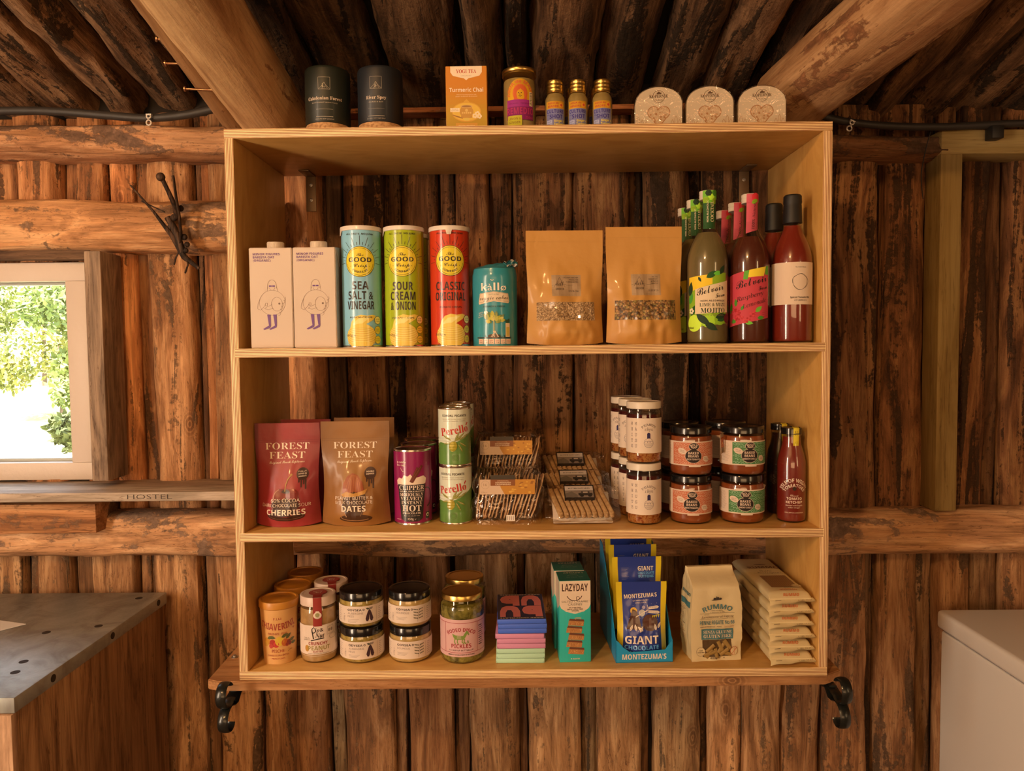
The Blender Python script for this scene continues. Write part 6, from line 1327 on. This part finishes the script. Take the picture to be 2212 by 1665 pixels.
# chocolate bars
pf, pb_ = onZ(1131, 1337, ZF + .093), onZ(1122, 1283, ZF + .093); dpt = pb_.y - pf.y; w = .1015
CB3 = [O('#b4c09c', 1.0), O('#c8758a', 1.1), O('#4258a8', 1.15)]; nm = ['pale green', 'pink', 'blue']; pos = ['lowest', 'middle', 'uppermost']; c0 = {}
rr = random.Random(9)
for i in range(9):
    c = i // 3; X = onZ(1124 + (0, 2, 5)[c], 1432, ZF).x; L_ = (X + rr.uniform(-.0012, .0012) - (.002 if i == 5 else 0), pf.y + rr.uniform(-.001, .001), ZF + i * .0104); lb = '%s %s chocolate bar in the square stack' % (pos[i % 3], nm[c])
    rz = rr.uniform(-.03, .03) + .015
    if c in c0 and i < 8: dup(c0[c], lb, L_, rz); continue
    t = thing('chocolate_bar', lb if i < 8 else 'blue dark chocolate bar on top, with coral lettering', 'chocolate', L_, rz, 'stacked chocolate bars')
    if c not in c0: c0[c] = t
    mb = MB().box(-w / 2, 0, 0, w / 2, dpt, .0099, col=CB3[c], bev=.0012); dk = tuple(x * .55 for x in CB3[c]); A = Art()
    for sx in (-1, 1): A.poly([(sx * 47, .8), (sx * 50.2, 4.5), (sx * 50.2, .8)], tuple(x * .8 for x in CB3[c]), 1).line([(sx * 46.6, .8), (sx * 50, 4.8)], .35, dk, 2)
    A.line([(-49, .5), (49, .5)], .5, dk, 2); A.emit(mb, front(0), 60)
    if i == 8:
        A = Art(); D = dpt * 1000; NV, CO = (.020, .024, .075), O('#c8605a', 1.2); A.rect(-50, .5, 50, D - .5, NV, 1); A.text('DARK CHOCOLATE', 0, 9, 5.4, (.66, .56, .46), w=90, f='B', rot=180, l=3).text('DARK CHOCOLATE', 0, D - 4, 5.4, (.66, .56, .46), w=90, f='B', rot=180, l=3)
        q = (D - 26) / 2; y0 = 13
        for r_, (y, s_) in enumerate(((y0, 0), (y0 + q + 1.5, 1))):
            for x0 in (-45, 2):
                if (x0 < 0) != bool(s_): A.poly([(x0, y), (x0 + 12, y), (x0 + 12, y + q * .35), (x0 + 16, y + q * .6), (x0 + 24, y + q * .6), (x0 + 28, y + q * .35), (x0 + 28, y), (x0 + 43, y), (x0 + 43, y + q * .5), (x0 + 38, y + q * .85), (x0 + 28, y + q), (x0 + 14, y + q), (x0 + 4, y + q * .85), (x0, y + q * .5)][::1], CO, 3)
                else: A.poly([(x0 + 43, y + q), (x0 + 14, y + q), (x0 + 4, y + q * .85), (x0, y + q * .6), (x0 + 4, y + q * .3), (x0 + 14, y + q * .2), (x0 + 28, y + q * .2), (x0 + 28, y), (x0 + 43, y)], CO, 3).circ(x0 + 22, y + q * .6, 1.6, NV, 5, n=10)
        A.emit(mb, planemap((0, 0, .0099), (1, 0, 0), (0, 1, 0)), 60)
    mb.build('wrapper', card, t)
# caramel crispie boxes
p0, p1 = onZ(1209, 1430, ZF), onZ(1277, 1430, ZF); w = p1.x - p0.x; h = onY(1243, 1254, p0.y).z - ZF; dp = .066
t = thing('crispie_box', 'front teal and cream box of salted caramel crispies', 'box', ((p0.x + p1.x) / 2, p0.y, ZF), .05, 'boxes of caramel crispies')
TL, TD, CR = O('#2a9484', 1.15), O('#1a5a4c', 1.0), (.70, .58, .46); mb = MB().box(-w / 2, 0, 0, w / 2, dp, h, col=TL, bev=.0007); A = Art(); hw = w * 500; hm = h * 1000; DK = (.06, .025, .018)
A.poly([(-hw + .4, hm - .4), (-hw + .4, hm - 50), (-hw + 4, hm - 58), (-hw + 14, hm - 65), (0, hm - 70), (hw - 14, hm - 65), (hw - 4, hm - 58), (hw - .4, hm - 50), (hw - .4, hm - .4)], CR, 1)
for i in range(40):
    for j in range(9): A.line([(-hw + 2 + j * 7.2, 4 + i * 2.7), (-hw + 4 + j * 7.2, 5 + i * 2.7), (-hw + 6 + j * 7.2, 4 + i * 2.7)], .25, tuple(c * .82 for c in TL), .6)
A.text('LAZYDAY', 0, hm - 22, 15.5, DK, w=54, f='B', l=3).arc(-1, hm - 25, 17, 205, 335, 1.5, DK, 3, n=18).arc(6, hm - 36, 3, 0, 180, 1, DK, 3, n=8).line([(3, hm - 36), (3, hm - 41)], 1, DK, 3).line([(9, hm - 36), (9, hm - 39)], 1, DK, 3)
GYT = (.20, .20, .17); A.text('SALTED CARAMEL', 0, hm - 46, 4.2, GYT, w=56, l=3).text('CRISPIES', 0, hm - 52, 4.4, GYT, w=30, l=3)
for i, (s_, ww) in enumerate((('GLUTEN FREE', 25), ('MILK & EGG FREE', 32), ('VEGAN', 14))): A.text(s_, 0, hm - 57.6 - 3.4 * i, 2.2, DK, w=ww, f='B', l=3)
rr = random.Random(12)
for i in range(5):
    y = 18 + i * 15; s_ = (-1) ** i * 2; A.poly([(-17 + s_, y), (15 + s_, y - 2), (17 + s_, y + 8), (-15 + s_, y + 11)], (.42, .20, .07), 2 + i * .1).poly([(-15 + s_, y + 10.4), (17 + s_, y + 7.6), (16 + s_, y + 12), (-13 + s_, y + 14.5)], (.13, .045, .025), 3 + i * .1)
    for _ in range(26): x = rr.uniform(-15, 14) + s_; A.line([(x, y + rr.uniform(0, 8)), (x + rr.uniform(1, 2.5), y + rr.uniform(0, 8))], .8, rr.choice(((.60, .36, .15), (.32, .13, .04), (.5, .27, .1))), 4 + _ * .02)
for k_ in range(3): A.arc(6, 93 - k_, 7 - k_, 0, 200, .5, (.62, .45, .28), 6, n=8, ry=2)
A.text('9 SLICES', 0, 6, 2.8, CR, w=19, f='B', l=3); A.emit(mb, front(0), 80)
A = Art().rect(-hw + .5, .5, hw - .5, dp * 1000 - .5, TD, 1).text('LAZYDAY', 2, dp * 1000 - 8, 9, (.62, .56, .44), w=42, f='B', rot=180, l=3).arc(0, 32, 12, 20, 160, .9, (.62, .56, .44), 3, ry=6).text('join in the joy', 2, 24, 3.4, (.62, .56, .44), w=34, rot=180, l=3); A.emit(mb, planemap((0, 0, h), (1, 0, 0), (0, 1, 0)), 80)
A = Art().poly([(1, hm - .5), (dp * 1000 - 1, hm - .5), (dp * 1000 - 1, hm - 52), (dp * 500, hm - 70), (1, hm - 52)], CR, 1); A.emit(mb, planemap((-w / 2, dp, 0), (0, -1, 0), (0, 0, 1)), 80)
mb.build('carton', card, t); dup(t, 'teal and cream caramel crispie box standing behind the front one', (onY(1228, 1330, p0.y + .1).x, p0.y + dp + .006, ZF), .05)
# chocolate button pouches in their tray
q0_, q1_ = onZ(1330, 1431, ZF), onZ(1453, 1428, ZF); w = q1_.x - q0_.x; X = (q0_.x + q1_.x) / 2; Yt = q0_.y; BL = O('#1c7a9c', 1.1); BLD = (.012, .018, .03)
t = thing('display_tray', 'bright blue cardboard display tray holding the chocolate button pouches', 'tray', (X, Yt, ZF), .04); D = .215
mb = MB(); c_ = .0014; hw = w / 2
mb.box(-hw, 0, 0, hw, D, c_, col=BL)
def wallp(pts, n, col): # pts: outline (a, z) with a along the wall
    m = len(pts); P = [(x, y, z) for x, y, z in pts]; Q = [(x + n[0] * c_, y + n[1] * c_, z) for x, y, z in pts]
    mb.add(P + Q, [tuple(range(m))[::-1], tuple(range(m, 2 * m))] + [(i, (i + 1) % m, m + (i + 1) % m, m + i) for i in range(m)], col=col)
wallp([(-hw, 0, 0), (hw, 0, 0), (hw, 0, .046), (hw - .006, 0, .040), (hw - .016, 0, .026), (-hw + .030, 0, .022), (-hw + .016, 0, .032), (-hw + .006, 0, .044), (-hw, 0, .048)], (0, 1), BL)
for sx in (-1, 1): wallp([(sx * hw, 0, 0), (sx * hw, D, 0), (sx * hw, D, .205), (sx * hw, D - .03, .205), (sx * hw, .055, .10), (sx * hw, .012, .05), (sx * hw, 0, .046)], (-sx, 0), BL)
wallp([(-hw, D, 0), (hw, D, 0), (hw, D, .15), (-hw, D, .15)], (0, -1), BL)
A = Art().text("MONTEZUMA'S", 0, 7, 11, (.72, .66, .58), w=92, f='B', l=2); A.emit(mb, front(-.0002), 60); mb.build('tray', card, t)
NVY, YEL = O('#26306c', 1.1), O('#c89a1c', 1.2)
def buttons(kind=1):
    w = onY(1441, 1330, Yt + .02).x - onY(1331, 1330, Yt + .02).x; h = onY(1380, 1255, Yt + .03).z - ZF - .002; d = .040
    t = thing('chocolate_pouch', '', 'pouch', (X - .002, Yt + .006 + d / 2, ZF + .0022), .03, 'navy pouches of chocolate buttons'); fr_, mp = pouch(w, h, d, .93, .05, .0010, 7, .7, 2.4)
    mb = pouchmesh(fr_, NVY, 36, 40, colfn=lambda u, q: YEL if abs(u) > .76 else NVY); A = Art(); F, LBL = (.76, .68, .58), O('#6a9ac0', 1.0); CH = (.075, .030, .022)
    if kind == 2:
        H_ = h * 1000; A.text('GIANT', 19, H_ - 30, 9.5, F, w=34, f='B', l=4).text('CHOCOLATE', 20, H_ - 37, 5, LBL, w=36, f='B', l=4).text('BUTTONS', 20, H_ - 44.5, 5.4, LBL, w=34, f='B', l=4)
        for i in range(9): A.line([(-34, H_ - 24 - 3 * i), (-18 - (i % 3) * 3, H_ - 24 - 3 * i)], .5, (.25, .24, .3), 2)
        A.emit(mb, mp, 5, 5); mb.build('bag', gloss, t); return t, h
    A.text("MONTEZUMA'S", -2, h * 1000 - 33, 8.4, F, w=70, f='B', rot=3, l=4).text('EXTRAORDINARY', -2, h * 1000 - 40, 2.6, F, w=34, rot=3).text('CHOCOLATE', -2, h * 1000 - 44.5, 2.6, F, w=24, rot=3)
    A.circ(17, 76, 17, CH, 3, n=30).circ(14, 79, 12, (.10, .042, .03), 4).poly([(-36, 64), (-20, 104), (-12, 100), (-6, 84), (-2, 62)], CH, 2).circ(-18, 100, 7.5, O('#c88a28', 1.3), 1).circ(0, 96, 7, (.50, .50, .52), 3).line([(-14, 88), (0, 95), (14, 102)], 1.3, F, 4).circ(4, 107, 3.6, (.40, .36, .5), 3)
    A.line([(12, 112), (11, 94)], .7, F, 3).poly([(14, 108), (34, 110), (38, 107), (34, 104), (14, 103)], F, 3).poly([(14, 101), (36, 99), (40, 96), (36, 93), (14, 96)], F, 3).text('OVER THE MOON', 24, 106, 1.8, NVY, w=17, l=5).text('OUT OF THIS WORLD', 25, 96, 1.8, NVY, w=20, l=5, rot=-6)
    for i in range(4): A.poly([(22 + 4.4 * i, 90 + i * .6), (26 + 4.4 * i, 90.6 + i * .6), (23.6 + 4.4 * i, 85)], O('#c8a030', 1.2), 4)
    for x, y, a in ((-28, 60, 60), (-14, 60, 100), (0, 60, 140), (-6, 58, 60), (30, 60, 100), (34, 64, 60)): A.leaf(x, y, 14, 5.5, a, F, 4).line([(x, y), (x + 10 * cos(rad(a)), y + 10 * sin(rad(a)))], .6, (.3, .25, .3), 5)
    for i in range(24): A.circ(random.Random(i).uniform(-36, 36), random.Random(i + 50).uniform(56, 116), .5, F, 1.5, n=6)
    A.text('GIANT', -2, 34, 16.5, F, w=72, f='B', l=4).text('CHOCOLATE', -2, 22, 8.6, LBL, w=73, f='B', l=4).text('BUTTONS', -2, 10.5, 8.6, LBL, w=71, f='B', l=4); A.emit(mb, mp, 5, 5); mb.build('bag', gloss, t); return t, h
bt, hh_ = buttons(); bt['label'] = 'front navy pouch of giant chocolate buttons with yellow sides'
b2 = None
for lb, dy, dz in (('second navy chocolate button pouch, small GIANT lettering showing at its right', .047, .040), ('third navy chocolate button pouch in the blue tray', .094, .054), ('rearmost navy chocolate button pouch under the shelf', .142, .064)):
    L_ = (X - .002 - dy * .04, bt.location.y + dy, ZF + .0022 + dz)
    if b2: dup(b2, lb, L_, .04)
    else: b2, _ = buttons(2); b2['label'] = lb; b2.location = L_; b2.rotation_euler.z = .04
# penne bag
qa, qb = onZ(1490, 1428, ZF), onZ(1604, 1425, ZF); w = .104; h = .150; d = .066; X = (qa.x + qb.x) / 2
t = thing('pasta_bag', 'upright cream paper bag of gluten free penne pasta', 'pasta', (X, qa.y + .002, ZF), .10); PC = O('#cb9f72', 1.1)
def pb(u, v):  # u around, v up
    a = u * 2 * pi - 3 * pi / 4; c_, s_ = cos(a), sin(a); m_ = max(abs(c_), abs(s_)); sx, sy = c_ / m_, s_ / m_; sx = clampf(sx * 1.0, -1, 1)
    z = v * .200; k = sm((z - h) / .050); n_ = .0022 * noise.noise((sx * 2.3, sy * 2.3, v * 6)) + .0012 * noise.noise((sx * 6, sy * 6, v * 15)); bul = 1 + .05 * sin(pi * clampf(v / .75)) - .03 * sm((v - .55) / .2)
    dy_ = (d / 2) * (1 - .86 * k); wx = w / 2 * bul * (1 - .04 * k); yy = d / 2 + sy * (dy_ + (n_ * 1.2)) + k * .012; 
    return (sx * (wx + n_), yy, z - k * .012 * (1 - 0))
mb = MB().grid(pb, lp(0, 1, 64), lp(0, 1, 50), col=PC); b = len(mb.v) - 65; mb.f.append(list(range(b, b + 65))); mb.m.append(0); mb.c.append(PC)
ring = list(range(0, 65))[::-1]; mb.f.append(ring); mb.m.append(0); mb.c.append(PC)
def pm_(u, v, hh):
    sx = clampf(u / (w / 2), -1, 1); best = pb((atan2(-1, sx) + 3 * pi / 4) / (2 * pi) % 1, v / .200); return (best[0], best[1] - hh - .0004, best[2])
A = Art(); TB, DK = (.06, .17, .20), (.05, .04, .035)
A.text('RUMMO', 2, 110, 10, TB, w=58, f='B', arc=60, l=3).circ(0, 129, 11, DK, 2, ry=1.2).circ(-4, 131, 3, DK, 2).circ(3, 131.5, 3.4, DK, 2).poly([(-2, 131), (2, 131), (0, 138)], DK, 2).circ(9, 131, 2.4, DK, 2).text('MAESTRI PASTAI', 2, 105.5, 1.8, DK, w=24).text('in Benevento dal 1846', 2, 102.3, 1.6, DK, w=30).text('METODO', -20, 97.5, 1.8, DK, w=10).line([(-34, 101), (36, 101)], .4, DK, 2)
A.text('Lavorazione al Vapore', 2, 91.5, 5, (.10, .06, .05), w=66, f='I', l=3, shear=.1).line([(-34, 89), (36, 89)], .4, DK, 2).text('PENNE RIGATE', -10, 77.5, 8.4, TB, w=48, f='B', l=3).text('No 66', 27, 77.5, 7.6, TB, w=20, f='B', l=3).text('RISO INTEGRALE · MAIS', -12, 71.5, 2.6, DK, w=42).text('Senza glutine', 26, 71.5, 3, (.35, .1, .04), w=22, f='I')
A.rect(-31, 46, 34, 68, TB, 2).text('SENZA GLUTINE', 2, 58.5, 6, (.68, .56, .40), w=58, f='S', l=4).text('GLUTEN FREE', 2, 49.5, 6.4, (.68, .56, .40), w=58, f='S', l=4)
A.circ(-33, 21, 9.4, (.2, .15, .1), 4).circ(-33, 21, 8.8, PC, 5).text('NON', -33, 23, 2, DK, w=7, l=6).text('SENZA OGM', -33, 19, 2.2, DK, w=14, l=6, f='B').circ(36, 21, 8, (.50, .16, .07), 4, ry=9).circ(36, 21, 7.2, PC, 5, ry=8.2).line([(31, 15), (41, 27)], 1.2, (.50, .16, .07), 6).line([(36, 14), (36, 28)], .8, (.50, .16, .07), 6).text('400g  P  e', 2, 5, 4.2, DK, w=32)
A.emit(mb, pm_, 5, 5, lift=.0004)
B = Art()
for i in range(26): B.line([(2, 120 - i * 3.4), (2 + 26 * (.4 + .6 * random.Random(i).random()), 120 - i * 3.4)], .8, (.40, .2, .08) if i % 3 else DK, 2)
B.rect(6, 110, 52, 122, TB, 3); B.text('RUMMO', 30, 134, 7, TB, w=40, f='B', rot=0)
B.emit(mb, lambda u, v, hh: (lambda q: (q[0] - hh - .0006, q[1], q[2]))(pb((atan2(1 - 2 * clampf(u / .058), -1) + 3 * pi / 4) / (2 * pi) % 1, v / .200)), 6, 6)
mb.build('bag', mat('cream_waxed_paper', rough=.48, attr=True, coat=.1, bump=(45, .35, .003)), t)
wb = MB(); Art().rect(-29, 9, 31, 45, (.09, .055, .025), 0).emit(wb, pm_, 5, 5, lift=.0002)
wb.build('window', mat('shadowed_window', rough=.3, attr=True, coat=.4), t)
pen = mat('dry_penne', (.30, .19, .055), .45); rr = random.Random(4)
for i in range(11):
    u, v = rr.uniform(-24, 26) * .001, rr.uniform(14, 39) * .001; q = V(pm_(u, v, .0)); a = rr.uniform(0, pi); L2 = .011
    mb = MB().lathe([(.0026, -L2), (.0040, -L2), (.0040, L2), (.0026, L2), (.0026, -L2)], 14)
    mb.build('penne', pen, t, loc=q + V((0, -.0006, 0)), rot=(0, a, 0)).scale = (1, .5, 1)
# spaghetti packs
SC = O('#cda172', 1.1); SX1 = W2 - TH - .004; spw = .090; sph = .0242; L_ = .262; x_c = SX1 - spw / 2
def spag():
    t = thing('spaghetti_pack', '', 'pasta', (x_c, .014, ZF), 0, 'stacked paper packs of spaghetti')
    def sf(u, v):
        a = u * 2 * pi; c_, s_ = cos(a), sin(a); e = sm(v / .06) * sm((1 - v) / .05); e = max(e, .0); n_ = .0016 * noise.noise((c_ * 2, s_ * 2, v * 14)) + .0008 * noise.noise((c_ * 5, s_ * 5, v * 30))
        return (math.copysign(abs(c_) ** .38, c_) * (spw / 2 - .002 + n_ * .4), v * L_, sph / 2 + math.copysign(abs(s_) ** .55, s_) * (sph / 2 * (.10 + .90 * e ** .6) * .93) * (1 + n_ * 18))
    mb = MB().grid(sf, lp(0, 1, 44), lp(0, 1, 40), flip=False, col=SC)
    mb.f.append(list(range(0, 45))); mb.m.append(0); mb.c.append(SC); b = len(mb.v) - 45; mb.f.append(list(range(b, b + 45))[::-1]); mb.m.append(0); mb.c.append(SC)
    tp = lambda u, v, hh: (u, v, sf((atan2(.6, u / spw * 1.2)) / (2 * pi) % 1, v / L_)[2] * 0 + sph * .985 + hh - .012 * (1 - sm(v / .018)))
    RD, DK = (.50, .12, .03), (.07, .045, .03); A = Art()
    A.text('RUMMO', 3, 20, 7.5, RD, w=33, f='B', arc=50, l=3).text('500g e', 4, 31, 2.4, DK, w=14).rect(-26, 38, 30, 118, (.22, .115, .045), 1)
    for i in range(13): A.line([(-24 + i * 4.1, 39), (-24 + i * 4.1, 117)], 1.1, (.34, .19, .075), 2)
    A.circ(28, 44, 10, PC, 3).circ(28, 44, 8.6, (.36, .22, .10), 4).circ(28, 44, 7.8, PC, 5).text('500g', 28, 42, 3, DK, w=9, l=6).text('SPAGHETTI No 3', 2, 124, 3, DK, w=34).text('Lenta', -2, 146, 7, DK, w=28, f='C').text('Lavorazione', 2, 133, 7, DK, w=54, f='C').line([(-34, 130), (36, 130)], .5, DK, 2).text('RUMMO', 2, 172, 14, (.18, .085, .05), w=66, f='B', arc=110, l=3).circ(2, 200, 14, (.18, .085, .05), 2, ry=3)
    A.emit(mb, tp, 8, 8, lift=.0003)
    B = Art().text('RUMMO', 2, 12.5, 6, RD, w=32, f='B', l=2); B.emit(mb, lambda u, v, hh: (u, .004 - hh - .5 * (0), v + .004), 8, 8)
    mb.build('packet', MATS['cream_waxed_paper'], t)
    fl_ = MB(); fl_.grid(lambda u, v: (u * (spw / 2 + .0005) + .002 * sin(v * 3), -.012 * v + .0035 + .002 * sin(u * 5) * v, sph * .42 + .003 - .0075 * v + .0040 * v * noise.noise((u * 1.5, v, .4)) + .004 * u * v), lp(-1, 1, 16), lp(0, 1, 5), col=SC); n0 = len(fl_.v)
    fl_.grid(lambda u, v: (u * (spw / 2 + .0005) + .002 * sin(v * 3), -.012 * v + .0035 + .002 * sin(u * 5) * v, sph * .42 + .0024 - .0075 * v + .0040 * v * noise.noise((u * 1.5, v, .4)) + .004 * u * v), lp(-1, 1, 16), lp(0, 1, 5), col=SC, flip=True)
    C = Art().text('L 182', 18, 3, 2.6, DK, w=12).text('12.27', 34, 3, 2.6, DK, w=12).line([(-34, 6), (-22, 6.5)], .7, DK, 2); C.emit(fl_, lambda u, v, hh: (u, -.0128 + v * 1.0 - .0006 * 0, sph * .42 - .0043 + v * .62 + hh * 3 + .0009 + .0035 * u / .047 * (1 - v / .012)), 60)
    fl_.build('end_flap', MATS['cream_waxed_paper'], t); return t
sp = spag(); sp['label'] = 'lowest spaghetti pack of the stack against the side panel'; rr = random.Random(3)
for i, s_ in enumerate(('second lowest', 'third lowest', 'third highest', 'second highest', 'topmost')):
    dup(sp, '%s spaghetti pack of the stack against the side panel' % s_, (x_c + rr.uniform(-.003, .001) - .001 - (.002 if i == 4 else 0), .014 + rr.uniform(-.004, .004), ZF + (i + 1) * (sph + .0008)), rr.uniform(-.006, .014))
